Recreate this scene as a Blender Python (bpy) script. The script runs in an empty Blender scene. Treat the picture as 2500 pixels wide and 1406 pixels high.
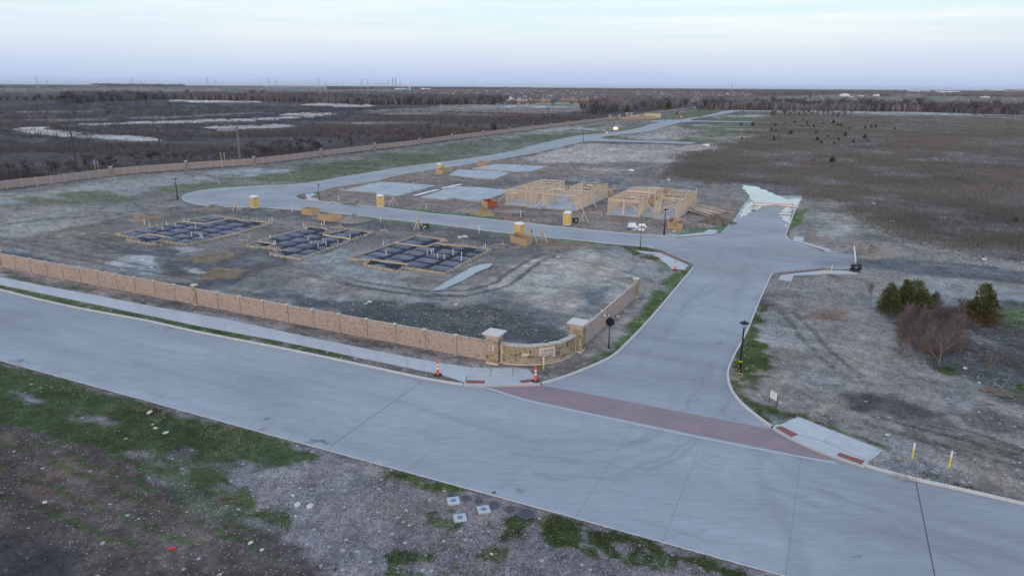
import bpy, bmesh, math, random
import numpy as np
from mathutils import Vector, Matrix
R = math.radians
rnd = random.Random(11)
C = bpy.context.scene.collection
# ------------------------------------------------------------------ camera
CAM_H = 22.5; FPX = 1680.0; PITCH = R(16.27); ROLL = R(0.375)
cam_d = bpy.data.cameras.new('camera'); cam = bpy.data.objects.new('camera', cam_d); C.objects.link(cam)
cam_d.sensor_fit = 'HORIZONTAL'; cam_d.sensor_width = 36.0; cam_d.lens = 36.0*FPX/2500.0
cam_d.clip_start = 0.5; cam_d.clip_end = 90000.0
cam.matrix_world = Matrix.Translation((0, 0, CAM_H)) @ Matrix.Rotation(math.pi/2-PITCH, 4, 'X') @ Matrix.Rotation(ROLL, 4, 'Z')
bpy.context.scene.camera = cam
# ------------------------------------------------------------------ sky
SUN_AZ = R(205); SUN_EL = R(14)                      # azimuth clockwise from +Y (behind the camera, left)
sun_dir = Vector((math.sin(SUN_AZ)*math.cos(SUN_EL), math.cos(SUN_AZ)*math.cos(SUN_EL), math.sin(SUN_EL)))
world = bpy.data.worlds.new('World'); bpy.context.scene.world = world; world.use_nodes = True
wt = world.node_tree; wt.nodes.clear()
def wn(t, **k):
    n = wt.nodes.new(t)
    for a, b in k.items(): setattr(n, a, b)
    return n
def wl(a, b): wt.links.new(a, b)
w_out = wn('ShaderNodeOutputWorld'); w_bg = wn('ShaderNodeBackground'); w_bg.inputs['Strength'].default_value = 1.4
w_bg2 = wn('ShaderNodeBackground'); w_bg2.inputs['Strength'].default_value = 0.03
w_add = wn('ShaderNodeAddShader')
nish = wn('ShaderNodeTexSky', sky_type='NISHITA'); nish.sun_disc = False; nish.sun_elevation = R(3); nish.sun_rotation = SUN_AZ
wl(nish.outputs[0], w_bg2.inputs['Color'])
w_geo = wn('ShaderNodeTexCoord'); w_sep = wn('ShaderNodeSeparateXYZ'); wl(w_geo.outputs['Generated'], w_sep.inputs[0])
# veil of thin high cloud at dusk: colour by elevation, soft streaks, warmer towards the set sun
w_no = wn('ShaderNodeTexNoise'); w_no.inputs['Scale'].default_value = 2.2; w_no.inputs['Detail'].default_value = 5; w_no.inputs['Roughness'].default_value = .55
w_map = wn('ShaderNodeMapping'); w_map.inputs['Scale'].default_value = (1.0, 1.0, 9.0); w_map.inputs['Rotation'].default_value = (R(2.5), R(-4), 0)
wl(w_geo.outputs['Generated'], w_map.inputs[0]); wl(w_map.outputs[0], w_no.inputs['Vector'])
w_mul = wn('ShaderNodeMath', operation='MULTIPLY_ADD'); wl(w_no.outputs['Fac'], w_mul.inputs[0]); w_mul.inputs[1].default_value = .035; 
w_sub = wn('ShaderNodeMath', operation='SUBTRACT'); wl(w_sep.outputs['Z'], w_sub.inputs[0]); w_sub.inputs[1].default_value = .0175
wl(w_sub.outputs[0], w_mul.inputs[2])
w_rmp = wn('ShaderNodeValToRGB'); cr = w_rmp.color_ramp
SKY = [(0.0, (.44, .57, .84)), (.012, (.49, .61, .86)), (.035, (.585, .705, .89)), (.060, (.70, .80, .92)), (.085, (.70, .85, .95)), (.13, (.70, .91, .985)),
       (.22, (.73, .92, 1.08)), (.36, (.66, .86, 1.10)), (.60, (.53, .73, 1.06)), (1.0, (.44, .62, 1.00))]
while len(cr.elements) < len(SKY): cr.elements.new(.5)
for e, (p, c) in zip(cr.elements, SKY): e.position = p; e.color = (*[q/1.4 for q in c], 1)
wl(w_mul.outputs[0], w_rmp.inputs[0])
# cloud streaks
w_no2 = wn('ShaderNodeTexNoise'); w_no2.inputs['Scale'].default_value = 1.7; w_no2.inputs['Detail'].default_value = 6; w_no2.inputs['Roughness'].default_value = .6
w_map2 = wn('ShaderNodeMapping'); w_map2.inputs['Scale'].default_value = (1.0, 1.6, 26.0); w_map2.inputs['Location'].default_value = (3.1, .4, 1.2); w_map2.inputs['Rotation'].default_value = (R(1.5), R(5), 0)
wl(w_geo.outputs['Generated'], w_map2.inputs[0]); wl(w_map2.outputs[0], w_no2.inputs['Vector'])
w_cr = wn('ShaderNodeValToRGB'); w_cr.color_ramp.elements[0].position = .44; w_cr.color_ramp.elements[1].position = .66
wl(w_no2.outputs['Fac'], w_cr.inputs[0])
w_zm = wn('ShaderNodeMapRange'); w_zm.inputs['From Min'].default_value = .03; w_zm.inputs['From Max'].default_value = .09; w_zm.inputs['To Max'].default_value = .7
wl(w_sep.outputs['Z'], w_zm.inputs[0])
w_cm = wn('ShaderNodeMath', operation='MULTIPLY'); w_zf = wn('ShaderNodeMapRange'); w_zf.inputs['From Min'].default_value = .16; w_zf.inputs['From Max'].default_value = .34; w_zf.inputs['To Min'].default_value = 1; w_zf.inputs['To Max'].default_value = .08; wl(w_sep.outputs['Z'], w_zf.inputs[0])
w_cm0 = wn('ShaderNodeMath', operation='MULTIPLY'); wl(w_zf.outputs[0], w_cm0.inputs[0]); wl(w_zm.outputs[0], w_cm0.inputs[1]); wl(w_cr.outputs[0], w_cm.inputs[0]); wl(w_cm0.outputs[0], w_cm.inputs[1])
w_mix = wn('ShaderNodeMixRGB'); w_mix.inputs[2].default_value = (.665, .68, .70, 1); wl(w_cm.outputs[0], w_mix.inputs[0]); wl(w_rmp.outputs[0], w_mix.inputs[1])
# afterglow around the set sun
w_dot = wn('ShaderNodeVectorMath', operation='DOT_PRODUCT'); wl(w_geo.outputs['Generated'], w_dot.inputs[0]); w_dot.inputs[1].default_value = (math.sin(SUN_AZ), math.cos(SUN_AZ), 0.05)
w_gl = wn('ShaderNodeMapRange', interpolation_type='SMOOTHSTEP'); w_gl.inputs['From Min'].default_value = .25; w_gl.inputs['From Max'].default_value = 1.0; w_gl.inputs['To Max'].default_value = .8
wl(w_dot.outputs['Value'], w_gl.inputs[0])
w_mix2 = wn('ShaderNodeMixRGB'); w_mix2.inputs[2].default_value = (.84, .74, .62, 1); wl(w_gl.outputs[0], w_mix2.inputs[0]); wl(w_mix.outputs[0], w_mix2.inputs[1])
wl(w_mix2.outputs[0], w_bg.inputs['Color']); wl(w_bg.outputs[0], w_add.inputs[0]); wl(w_bg2.outputs[0], w_add.inputs[1]); wl(w_add.outputs[0], w_out.inputs[0])
sl = bpy.data.lights.new('sun', 'SUN'); sl.energy = 0.5; sl.angle = R(35); sl.color = (1.0, .82, .66)
so = bpy.data.objects.new('sun', sl); C.objects.link(so); so.rotation_euler = sun_dir.to_track_quat('Z', 'Y').to_euler()
vs = bpy.context.scene.view_settings; vs.view_transform = 'Standard'; vs.look = 'None'; vs.gamma = 1; vs.use_curve_mapping = False; vs.exposure = 0.0
bpy.context.scene.cycles.max_bounces = 4; bpy.context.scene.cycles.diffuse_bounces = 2; bpy.context.scene.cycles.volume_bounces = 0
# ------------------------------------------------------------------ from a photo pixel to a point on flat ground
GZ = 0.12                                             # level of open ground; the road surface is z = 0
def G(px, py, z=GZ):
    x = (px-1250.)/FPX; y = -(py-703.)/FPX; w = -1.
    c, s = math.cos(ROLL), math.sin(ROLL); x, y = x*c-y*s, x*s+y*c
    a = math.pi/2-PITCH; c, s = math.cos(a), math.sin(a); y, w = y*c-w*s, y*s+w*c
    t = (z-CAM_H)/w
    return Vector((x*t, y*t))
def GP(pts, z=GZ): return [G(px, py, z) for px, py in pts]
def horizon(px): return 212.7+(px-1250)*.00654
def base_y(px, top, h): k = h/(CAM_H); return (top-k*horizon(px))/(1-k) if k < 1 else (k*horizon(px)-top)/(k-1)
E1 = Vector((math.cos(R(-25.3)), math.sin(R(-25.3)))); E2 = Vector((-E1.y, E1.x)); RZ = R(-25.3)
# ------------------------------------------------------------------ objects
def link(name, me, parent=None):
    o = bpy.data.objects.new(name, me); C.objects.link(o)
    if parent is not None: o.parent = parent
    return o
def tag(o, label=None, cat=None, group=None, kind=None):
    if label: o['label'] = label
    if cat: o['category'] = cat
    if group: o['group'] = group
    if kind: o['kind'] = kind
    return o
def thing(name, label, cat, loc=(0, 0, 0), rz=0.0, group=None):
    o = link(name, None); o.empty_display_size = .3
    o.location = (loc[0], loc[1], loc[2] if len(loc) > 2 else GZ); o.rotation_euler = (0, 0, rz)
    return tag(o, label, cat, group)
def dup(root, loc, rz, label=None, scale=None):
    def cp(o, par):
        c = o.copy(); C.objects.link(c)
        if par is not None: c.parent = par
        for ch in o.children: cp(ch, c)
        return c
    r = cp(root, None); r.location = (loc[0], loc[1], loc[2] if len(loc) > 2 else GZ); r.rotation_euler = (0, 0, rz)
    if label: r['label'] = label
    if scale: r.scale = scale
    return r
class MB:
    def __init__(s): s.v = []; s.f = []; s.m = []
    def add(s, vs, fs, mi=0):
        n = len(s.v); s.v.extend([tuple(v) for v in vs]); s.f.extend([tuple(n+i for i in f) for f in fs]); s.m.extend([mi]*len(fs)); return s
    def box(s, x0, x1, y0, y1, z0, z1, mi=0, taper=0.0):
        t = taper
        return s.add([(x0, y0, z0), (x1, y0, z0), (x1, y1, z0), (x0, y1, z0), (x0+t, y0+t, z1), (x1-t, y0+t, z1), (x1-t, y1-t, z1), (x0+t, y1-t, z1)],
                     [(0, 3, 2, 1), (4, 5, 6, 7), (0, 1, 5, 4), (1, 2, 6, 5), (2, 3, 7, 6), (3, 0, 4, 7)], mi)
    def cbox(s, c, d, rz=0.0, mi=0):
        ca, sa = math.cos(rz), math.sin(rz); vs = []
        for z in (-1, 1):
            for x, y in ((-1, -1), (1, -1), (1, 1), (-1, 1)):
                a, b = x*d[0]/2, y*d[1]/2; vs.append((c[0]+a*ca-b*sa, c[1]+a*sa+b*ca, c[2]+z*d[2]/2))
        return s.add(vs, [(0, 3, 2, 1), (4, 5, 6, 7), (0, 1, 5, 4), (1, 2, 6, 5), (2, 3, 7, 6), (3, 0, 4, 7)], mi)
    def beam(s, p, q, w, h, mi=0, up=(0, 0, 1)):
        p = Vector(p); q = Vector(q); d = (q-p).normalized(); u = Vector(up)
        if abs(d.dot(u)) > .98: u = Vector((1, 0, 0))
        a = d.cross(u).normalized()*(w/2); b = a.cross(d).normalized()*(h/2)
        return s.add([p-a-b, p+a-b, p+a+b, p-a+b, q-a-b, q+a-b, q+a+b, q-a+b], [(0, 1, 2, 3), (7, 6, 5, 4), (0, 4, 5, 1), (1, 5, 6, 2), (2, 6, 7, 3), (3, 7, 4, 0)], mi)
    def tube(s, pts, rs, n=8, mi=0, caps=True):
        rings = []; base = len(s.v); m = len(pts); P = [Vector(p) for p in pts]
        for i, p in enumerate(P):
            d = (P[min(i+1, m-1)]-P[max(i-1, 0)]).normalized(); u = Vector((0, 0, 1)) if abs(d.z) < .9 else Vector((1, 0, 0))
            a = d.cross(u).normalized(); b = d.cross(a).normalized(); r = rs[i] if hasattr(rs, '__len__') else rs
            for k in range(n):
                t = 2*math.pi*k/n; s.v.append(tuple(p+a*(r*math.cos(t))+b*(r*math.sin(t))))
        for i in range(m-1):
            for k in range(n):
                k2 = (k+1) % n; s.f.append((base+i*n+k, base+i*n+k2, base+(i+1)*n+k2, base+(i+1)*n+k)); s.m.append(mi)
        if caps: s.f.append(tuple(base+k for k in range(n))[::-1]); s.f.append(tuple(base+(m-1)*n+k for k in range(n))); s.m += [mi, mi]
        return s
    def lathe(s, prof, n=12, mi=0, c=(0, 0)):
        base = len(s.v)
        for r, z in prof:
            for k in range(n): t = 2*math.pi*k/n; s.v.append((c[0]+r*math.cos(t), c[1]+r*math.sin(t), z))
        for i in range(len(prof)-1):
            for k in range(n): k2 = (k+1) % n; s.f.append((base+i*n+k, base+i*n+k2, base+(i+1)*n+k2, base+(i+1)*n+k)); s.m.append(mi)
        s.f.append(tuple(base+(len(prof)-1)*n+k for k in range(n))); s.m.append(mi); return s
    def sqlathe(s, prof, cx=0, cy=0, mi=0):            # square rings: (half width, z)
        base = len(s.v)
        for r, z in prof:
            for x, y in ((-1, -1), (1, -1), (1, 1), (-1, 1)): s.v.append((cx+x*r, cy+y*r, z))
        for i in range(len(prof)-1):
            for k in range(4): k2 = (k+1) % 4; s.f.append((base+i*4+k, base+i*4+k2, base+(i+1)*4+k2, base+(i+1)*4+k)); s.m.append(mi)
        n = len(prof)-1; s.f.append(tuple(base+n*4+k for k in range(4))); s.m.append(mi); return s
    def prism(s, poly, z0, z1, mi=0):
        poly = [(p[0], p[1]) for p in poly]
        if sum(poly[i][0]*poly[(i+1) % len(poly)][1]-poly[(i+1) % len(poly)][0]*poly[i][1] for i in range(len(poly))) < 0: poly = poly[::-1]
        n = len(poly); vs = [(x, y, z0) for x, y in poly]+[(x, y, z1) for x, y in poly]
        return s.add(vs, [tuple(range(n, 2*n))]+[(i, (i+1) % n, n+(i+1) % n, n+i) for i in range(n)], mi)
    def mesh(s, name, mats):
        me = bpy.data.meshes.new(name); me.from_pydata(s.v, [], s.f)
        for m in (mats if isinstance(mats, (list, tuple)) else [mats]): me.materials.append(m)
        if any(s.m): me.polygons.foreach_set('material_index', s.m)
        me.update(); return me
    def build(s, name, mats, parent=None, **kw):
        return tag(link(name, s.mesh(name, mats), parent), **kw)
def smooth(o): o.data.polygons.foreach_set('use_smooth', [True]*len(o.data.polygons)); return o
def np_mesh(name, V, F, mat, k=4):
    me = bpy.data.meshes.new(name); V = np.asarray(V, np.float32); F = np.asarray(F, np.int32)
    me.vertices.add(len(V)); me.vertices.foreach_set('co', V.ravel()); me.loops.add(F.size); me.loops.foreach_set('vertex_index', F.ravel())
    me.polygons.add(len(F)); me.polygons.foreach_set('loop_start', np.arange(0, F.size, k, dtype=np.int32))
    me.polygons.foreach_set('loop_total', np.full(len(F), k, np.int32)); me.materials.append(mat); me.update(calc_edges=True); return me
# ------------------------------------------------------------------ materials
def mat(name, col, rough=.8, var=.15, scale=4.0, bump=0.0, bscale=30.0, metal=0.0, spec=.3, stretch=(1, 1, 1), emit=0.0, rnd_obj=0.0, col2=None):
    m = bpy.data.materials.new(name); m.use_nodes = True; t = m.node_tree; b = t.nodes['Principled BSDF']
    b.inputs['Roughness'].default_value = rough; b.inputs['Metallic'].default_value = metal; b.inputs['Specular IOR Level'].default_value = spec
    tc = t.nodes.new('ShaderNodeTexCoord'); mp = t.nodes.new('ShaderNodeMapping'); mp.inputs['Scale'].default_value = stretch; t.links.new(tc.outputs['Object'], mp.inputs[0])
    no = t.nodes.new('ShaderNodeTexNoise'); no.inputs['Scale'].default_value = scale; no.inputs['Detail'].default_value = 6; no.inputs['Roughness'].default_value = .6
    t.links.new(mp.outputs[0], no.inputs['Vector'])
    rp = t.nodes.new('ShaderNodeValToRGB'); rp.color_ramp.elements[0].position = .3; rp.color_ramp.elements[1].position = .7
    c2 = col2 if col2 else tuple(min(1, c*(1+var)) for c in col)
    rp.color_ramp.elements[0].color = (*[c*(1-var) for c in col], 1); rp.color_ramp.elements[1].color = (*c2, 1)
    t.links.new(no.outputs['Fac'], rp.inputs[0]); src = rp.outputs[0]
    if rnd_obj:
        oi = t.nodes.new('ShaderNodeObjectInfo'); mr = t.nodes.new('ShaderNodeMapRange'); mr.inputs['To Min'].default_value = 1-rnd_obj; mr.inputs['To Max'].default_value = 1+rnd_obj
        t.links.new(oi.outputs['Random'], mr.inputs[0]); mx = t.nodes.new('ShaderNodeVectorMath'); mx.operation = 'SCALE'; t.links.new(src, mx.inputs[0]); t.links.new(mr.outputs[0], mx.inputs['Scale']); src = mx.outputs[0]
    t.links.new(src, b.inputs['Base Color'])
    if bump:
        n2 = t.nodes.new('ShaderNodeTexNoise'); n2.inputs['Scale'].default_value = bscale; n2.inputs['Detail'].default_value = 4; t.links.new(mp.outputs[0], n2.inputs['Vector'])
        bp = t.nodes.new('ShaderNodeBump'); bp.inputs['Strength'].default_value = bump; bp.inputs['Distance'].default_value = .05; t.links.new(n2.outputs['Fac'], bp.inputs['Height']); t.links.new(bp.outputs[0], b.inputs['Normal'])
    if emit: b.inputs['Emission Color'].default_value = (*col, 1); b.inputs['Emission Strength'].default_value = emit
    return m
M = {}
M['kerb'] = mat('kerb_concrete', (.56, .535, .515), .85, .12, 2.0, .2)
M['walk'] = mat('sidewalk_concrete', (.475, .48, .475), .8, .08, 1.2, .1, rnd_obj=.05)
M['slab'] = mat('fresh_slab_concrete', (.39, .405, .415), .7, .26, .3, .1, stretch=(1, 2, 1))
M['seal'] = mat('joint_sealant', (.06, .06, .065), .7, .2, 3)
M['seal2'] = mat('saw_cut_joint', (.215, .22, .225), .8, .2, 1)
M['tactile'] = mat('tactile_brick_red', (.27, .10, .085), .8, .2, 8, .3, 60)
M['mortar'] = mat('pink_mortar', (.60, .49, .42), .9, .1, 3)
for i, c in enumerate([(.48, .375, .325), (.42, .325, .285), (.53, .43, .375), (.26, .20, .185)]): M['brick%d' % i] = mat('tan_red_brick_%s' % 'abcd'[i], c, .9, .15, 9, .2, 40)
for i, c in enumerate([(.30, .235, .155), (.38, .305, .205), (.19, .145, .10), (.33, .235, .17)]): M['stone%d' % i] = mat('limestone_%s' % 'abcd'[i], c, .9, .22, 5, .4, 20)
M['smortar'] = mat('cream_mortar', (.84, .72, .58), .9, .08, 3, .2)
M['cap'] = mat('cast_stone_cap', (.62, .56, .50), .7, .07, 2, .1)
M['plaque'] = mat('pale_cast_stone_plaque', (.66, .56, .53), .7, .05, 2)
M['letters'] = mat('dark_bronze_letters', (.04, .035, .04), .5, .1, 5)
M['lumber'] = mat('pine_lumber', (.68, .54, .41), .75, .14, 3, .1, rnd_obj=.13)
M['lumber_grey'] = mat('weathered_lumber', (.46, .36, .27), .8, .2, 3, rnd_obj=.15)
M['form'] = mat('form_board_lumber', (.50, .42, .33), .85, .25, 1.3, rnd_obj=.1)
M['ply'] = mat('osb_board', (.49, .34, .215), .8, .22, 7, .15, 40, rnd_obj=.08)
M['ply_red'] = mat('red_primed_board', (.50, .13, .07), .8, .12, 4)
M['plastic_black'] = mat('black_plastic_sheet', (.070, .068, .100), .5, .5, 3, .8, 4, spec=.5, rnd_obj=.2, col2=(.155, .155, .20))
M['pvc'] = mat('white_pvc', (.80, .80, .78), .4, .04, 3)
M['yellow_plastic'] = mat('yellow_plastic', (.70, .50, .16), .55, .08, 2, spec=.4)
M['white_plastic'] = mat('white_plastic', (.78, .78, .78), .5, .05, 3)
M['black_metal'] = mat('black_painted_metal', (.018, .02, .024), .45, .2, 4)
M['orange'] = mat('orange_rubber', (.85, .13, .035), .55, .08, 4)
M['reflect_white'] = mat('white_reflective_band', (.82, .82, .84), .5, .04, 4)
M['rubber'] = mat('black_rubber', (.04, .04, .045), .8, .2, 4)
M['yellow_paint'] = mat('yellow_marker_plastic', (.86, .66, .04), .5, .07, 5)
M['sign_white'] = mat('white_sign_face', (.80, .79, .81), .5, .03, 3)
M['sign_red'] = mat('red_sign_face', (.65, .05, .05), .5, .05, 3)
M['pole_wood'] = mat('brown_wood_pole', (.115, .078, .07), .85, .25, 2, stretch=(1, 1, .1))
M['pole_grey'] = mat('grey_wood_pole', (.25, .23, .22), .85, .2, 2, stretch=(1, 1, .1))
M['steel'] = mat('galvanised_steel', (.42, .43, .45), .6, .1, 2)
M['wire'] = mat('wire', (.10, .10, .11), .6, .1, 2)
M['bark'] = mat('winter_bark', (.15, .13, .13), .9, .3, 2, rnd_obj=.22)
M['bark_pale'] = mat('pale_sapling_bark', (.22, .175, .15), .9, .2, 2)
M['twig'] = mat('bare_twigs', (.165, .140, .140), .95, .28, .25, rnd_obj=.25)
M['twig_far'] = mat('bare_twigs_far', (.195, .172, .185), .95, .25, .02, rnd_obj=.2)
M['twig_red'] = mat('reddish_twigs', (.175, .130, .130), .95, .3, 1.5)
M['juniper'] = mat('juniper_foliage', (.055, .075, .032), .8, .4, 6, col2=(.17, .185, .065))
M['juniper_rust'] = mat('rusty_dead_foliage', (.20, .085, .04), .9, .4, 2)
M['grassb'] = mat('green_grass_blades', (.058, .086, .032), .8, .4, 1.6, col2=(.125, .145, .055))
M['straw'] = mat('dead_grass_straw', (.36, .27, .19), .9, .3, 2)
M['brush'] = mat('dry_brush_stems', (.190, .170, .165), .95, .22, .03, col2=(.255, .23, .215))
M['rock'] = mat('white_limestone_chips', (.42, .405, .38), .9, .3, 1.5)
M['rock_dark'] = mat('dark_clods', (.105, .090, .085), .95, .35, 1.0)
M['rubble'] = mat('rubble', (.31, .27, .245), .9, .35, 1.2)
# ================================================================== outlines (photo pixels of ground points)
N_EDGE = [(-900, 524), (-500, 606), (-200, 668), (0, 709), (70, 727), (196, 755), (350, 783), (476, 811), (700, 854.6), (854, 887), (1031, 925), (1100, 937), (1130, 941)]
RAMP_W = [(1130, 941), (1182, 942), (1225, 940.5), (1267, 940), (1323, 938)]
ENTRY_W = [(1323, 938), (1360, 928), (1395, 916), (1459, 890), (1490, 875), (1513, 858), (1555, 816), (1600, 767), (1642, 717), (1694, 655)]
RAMP_NW = [(1694, 655), (1692, 645), (1686, 643), (1616, 613), (1600, 609)]
CROSS_S = [(1600, 609), (1564, 603), (1486, 597), (1416, 589), (1330, 581), (1252, 572), (1200, 567), (1091, 552), (985, 541), (905, 531.6), (836, 524.5), (770, 518), (704, 513), (645, 508.5), (590, 508), (540, 507), (496, 503), (465, 497), (449, 490), (447, 484), (455, 476), (473, 471), (500, 466), (537, 462), (590, 458.5), (640, 456), (697, 454), (764, 447), (856, 431), (984, 410), (1112, 393.5), (1240, 373.5), (1302, 357), (1379, 339), (1417, 332), (1456, 329), (1507, 323), (1558, 314), (1592, 303.6)]
FAR_N = [(1592, 303.6), (1610, 301), (1585, 297), (1598, 293.8), (1660, 293.2), (1679, 289.5), (1712, 285.7), (1745, 278), (1763, 272.4), (1786, 269.8), (1809, 270), (1784, 276.7), (1750, 283), (1712, 288), (1686, 292.6), (1690, 295.2), (1760, 296.5), (1837, 297.6), (1837, 299.4), (1760, 298.8), (1690, 298.3), (1661, 300)]
LONG_E = [(1661, 300), (1635, 306), (1610, 314), (1576, 322), (1540, 327), (1507, 330.5), (1476, 334.3), (1465, 338), (1479, 340.7)]
STUB = [(1479, 340.7), (1570, 344.5), (1699, 348.4), (1686, 353), (1566, 348.6), (1456, 346), (1425, 346.8)]
LONG_E2 = [(1425, 346.8), (1379, 357), (1315, 372.7), (1238, 386.8), (1132, 404), (996, 424.6), (905, 445), (814, 459), (777, 470)]
CORN_W = [(777, 470), (741, 474.7), (723, 481.5), (743, 489.5)]
CROSS_N = [(743, 489.5), (859, 502), (950, 511), (1041, 522.5), (1155, 534), (1200, 539), (1260, 545), (1330, 553), (1434, 564), (1538, 574), (1632, 579.4)]
CORN_NE = [(1632, 579.4), (1694, 578), (1748, 572.5), (1762, 571.5)]
NORTH_W = [(1762, 571.5), (1772, 563), (1784, 550), (1798, 534), (1818, 502), (1834, 487), (1845, 478)]
NORTH_END = [(1845, 478), (1955, 480)]
NORTH_E = [(1955, 480), (1955, 486), (1939, 518), (1930, 540), (1923, 559), (1917, 575), (1923, 587), (1937, 593.5)]
STUBE = [(1937, 593.5), (2014, 614), (2076, 622), (2086, 622), (2089, 650), (2066, 658), (2007, 655), (1905, 665), (1884, 669)]
ENTRY_E = [(1884, 669), (1877.5, 680), (1859, 720), (1846, 750), (1820, 813), (1788, 872), (1777, 900), (1774, 917), (1781, 949), (1802, 980), (1837, 1011), (1882, 1044.5)]
RAMP_E = [(1882, 1044.5), (1931, 1070.6), (1994, 1098.5), (2046, 1117.7), (2105, 1137)]
S_MAIN_E = [(2105, 1137), (2170, 1156), (2234, 1173), (2330, 1194), (2500, 1233), (2800, 1300), (3400, 1434)]
S_EDGE = [(3600, 1873), (2600, 1598), (2000, 1433), (1400, 1266), (1200, 1211), (640, 1058), (0, 881.5), (-500, 744), (-900, 634)]
def cr_spline(P, sub=5):
    P = [Vector(p) for p in P]; out = []
    for i in range(len(P)-1):
        p0 = P[max(i-1, 0)]; p1 = P[i]; p2 = P[i+1]; p3 = P[min(i+2, len(P)-1)]
        d1 = (p2-p1).length; m1 = (p2-p0)*.5; m2 = (p3-p1)*.5
        if m1.length > d1: m1 *= d1/m1.length
        if m2.length > d1: m2 *= d1/m2.length
        for k in range(sub):
            t = k/sub; t2 = t*t; t3 = t2*t
            out.append(p1*(2*t3-3*t2+1)+m1*(t3-2*t2+t)+p2*(-2*t3+3*t2)+m2*(t3-t2))
    out.append(P[-1]); return out
CH = {}
for n in 'N_EDGE RAMP_W ENTRY_W RAMP_NW CROSS_S FAR_N LONG_E STUB LONG_E2 CORN_W CROSS_N CORN_NE NORTH_W NORTH_END NORTH_E STUBE ENTRY_E RAMP_E S_MAIN_E S_EDGE'.split():
    sp = n in ('ENTRY_W', 'ENTRY_E', 'CROSS_S', 'N_EDGE', 'S_MAIN_E', 'LONG_E', 'LONG_E2', 'CROSS_N', 'NORTH_E', 'NORTH_W', 'RAMP_W', 'RAMP_E', 'CORN_W', 'CORN_NE')
    w = GP(eval(n), 0.0); CH[n] = cr_spline(w, 3) if sp else w
ROAD = []
for n in CH:
    for p in CH[n]:
        if not ROAD or (p-ROAD[-1]).length > .01: ROAD.append(p)
ROAD = np.array([(p.x, p.y) for p in ROAD])
# ------------------------------------------------------------------ numpy helpers
_rng = np.random.default_rng(7); _T = _rng.random((512, 512)).astype(np.float32)
def vnoise(x, y, sc, seed=0):
    x = x/sc+seed*37.3+1000.3; y = y/sc+seed*91.7+1000.7
    xi = np.floor(x).astype(np.int64); yi = np.floor(y).astype(np.int64); fx = (x-xi).astype(np.float32); fy = (y-yi).astype(np.float32)
    fx = fx*fx*(3-2*fx); fy = fy*fy*(3-2*fy); a = xi & 511; b = yi & 511; a1 = (xi+1) & 511; b1 = (yi+1) & 511
    return (_T[a, b]*(1-fx)+_T[a1, b]*fx)*(1-fy)+(_T[a, b1]*(1-fx)+_T[a1, b1]*fx)*fy
def fbm(x, y, sc, o=4, seed=0):
    s = 0; a = 1.; t = 0
    for k in range(o): s = s+vnoise(x, y, sc/2**k, seed+k*5)*a; t += a; a *= .55
    return s/t
def sdf(px, py, P, closed=True):
    """signed distance (inside negative) to a polygon, or distance to a polyline"""
    P = np.asarray(P, float); n = len(P); best = np.full(px.shape, 1e18); ins = np.zeros(px.shape, bool)
    for i in range(n if closed else n-1):
        ax, ay = P[i]; bx, by = P[(i+1) % n]; dx, dy = bx-ax, by-ay; L = dx*dx+dy*dy+1e-12
        t = np.clip(((px-ax)*dx+(py-ay)*dy)/L, 0, 1); q = (px-ax-t*dx)**2+(py-ay-t*dy)**2; np.minimum(best, q, out=best)
        if closed and ay != by: ins ^= ((ay > py) != (by > py)) & (px < ax+(py-ay)*dx/dy)
    best = np.sqrt(best); return np.where(ins, -best, best) if closed else best
def inpoly(px, py, P):
    ins = np.zeros(px.shape, bool); n = len(P)
    for i in range(n):
        ax, ay = P[i]; bx, by = P[(i+1) % n]
        if ay != by: ins ^= ((ay > py) != (by > py)) & (px < ax+(py-ay)*(bx-ax)/(by-ay))
    return ins
def sst(a, b, x): t = np.clip((x-a)/(b-a+1e-9), 0, 1); return t*t*(3-2*t)
e1x, e1y = E1.x, E1.y
class Patch:
    def __init__(s, px, col, soft=.6, wob=1.0, ws=4., brk=None, alpha=1., chips=None, streak=0, line=None, seed=0):
        s.P = np.array([tuple(p) for p in GP(px)]); s.col = np.array(col); s.soft = soft; s.wob = wob; s.ws = ws; s.brk = brk; s.alpha = alpha; s.chips = chips; s.streak = streak; s.line = line; s.seed = seed
        m = soft+wob+(line or 0)+1; s.bb = (s.P[:, 0].min()-m, s.P[:, 0].max()+m, s.P[:, 1].min()-m, s.P[:, 1].max()+m)
    def mask(s, x, y):
        r = np.hypot(x, y); sf = np.maximum(s.soft, r*.003)
        wx = x+(fbm(x, y, s.ws, 3, s.seed+3)-.5)*2*s.wob*1.5; wy = y+(fbm(x, y, s.ws, 3, s.seed+9)-.5)*2*s.wob*1.5
        if s.line is not None: d = sdf(wx, wy, s.P, False)-s.line
        else: d = sdf(wx, wy, s.P)
        m = 1-sst(-sf, sf, d)
        if s.brk is not None:
            th, w, sc = s.brk
            if s.streak: u = (x*e1x+y*e1y)/s.streak; v = -x*e1y+y*e1x; n = fbm(u, v, sc, 4, s.seed+21)
            else: n = fbm(x, y, sc, 4, s.seed+21)
            m = m*sst(th-w, th+w, n)
        return m*s.alpha
    def apply(s, X, Y, col, chip):
        k = np.nonzero((X > s.bb[0]) & (X < s.bb[1]) & (Y > s.bb[2]) & (Y < s.bb[3]))[0]
        if not len(k): return
        m = s.mask(X[k], Y[k]).astype(np.float32)
        col[k] = col[k]*(1-m[:, None])+s.col[None, :]*m[:, None]
        if s.chips is not None: chip[k] = chip[k]*(1-m)+s.chips*m
GR = (.108, .124, .068); GB = (.080, .108, .036); DK = (.085, .086, .083); MID = (.215, .198, .178); PALE = (.33, .33, .31); CHALK = (.42, .375, .355); RUST = (.27, .165, .11)
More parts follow.
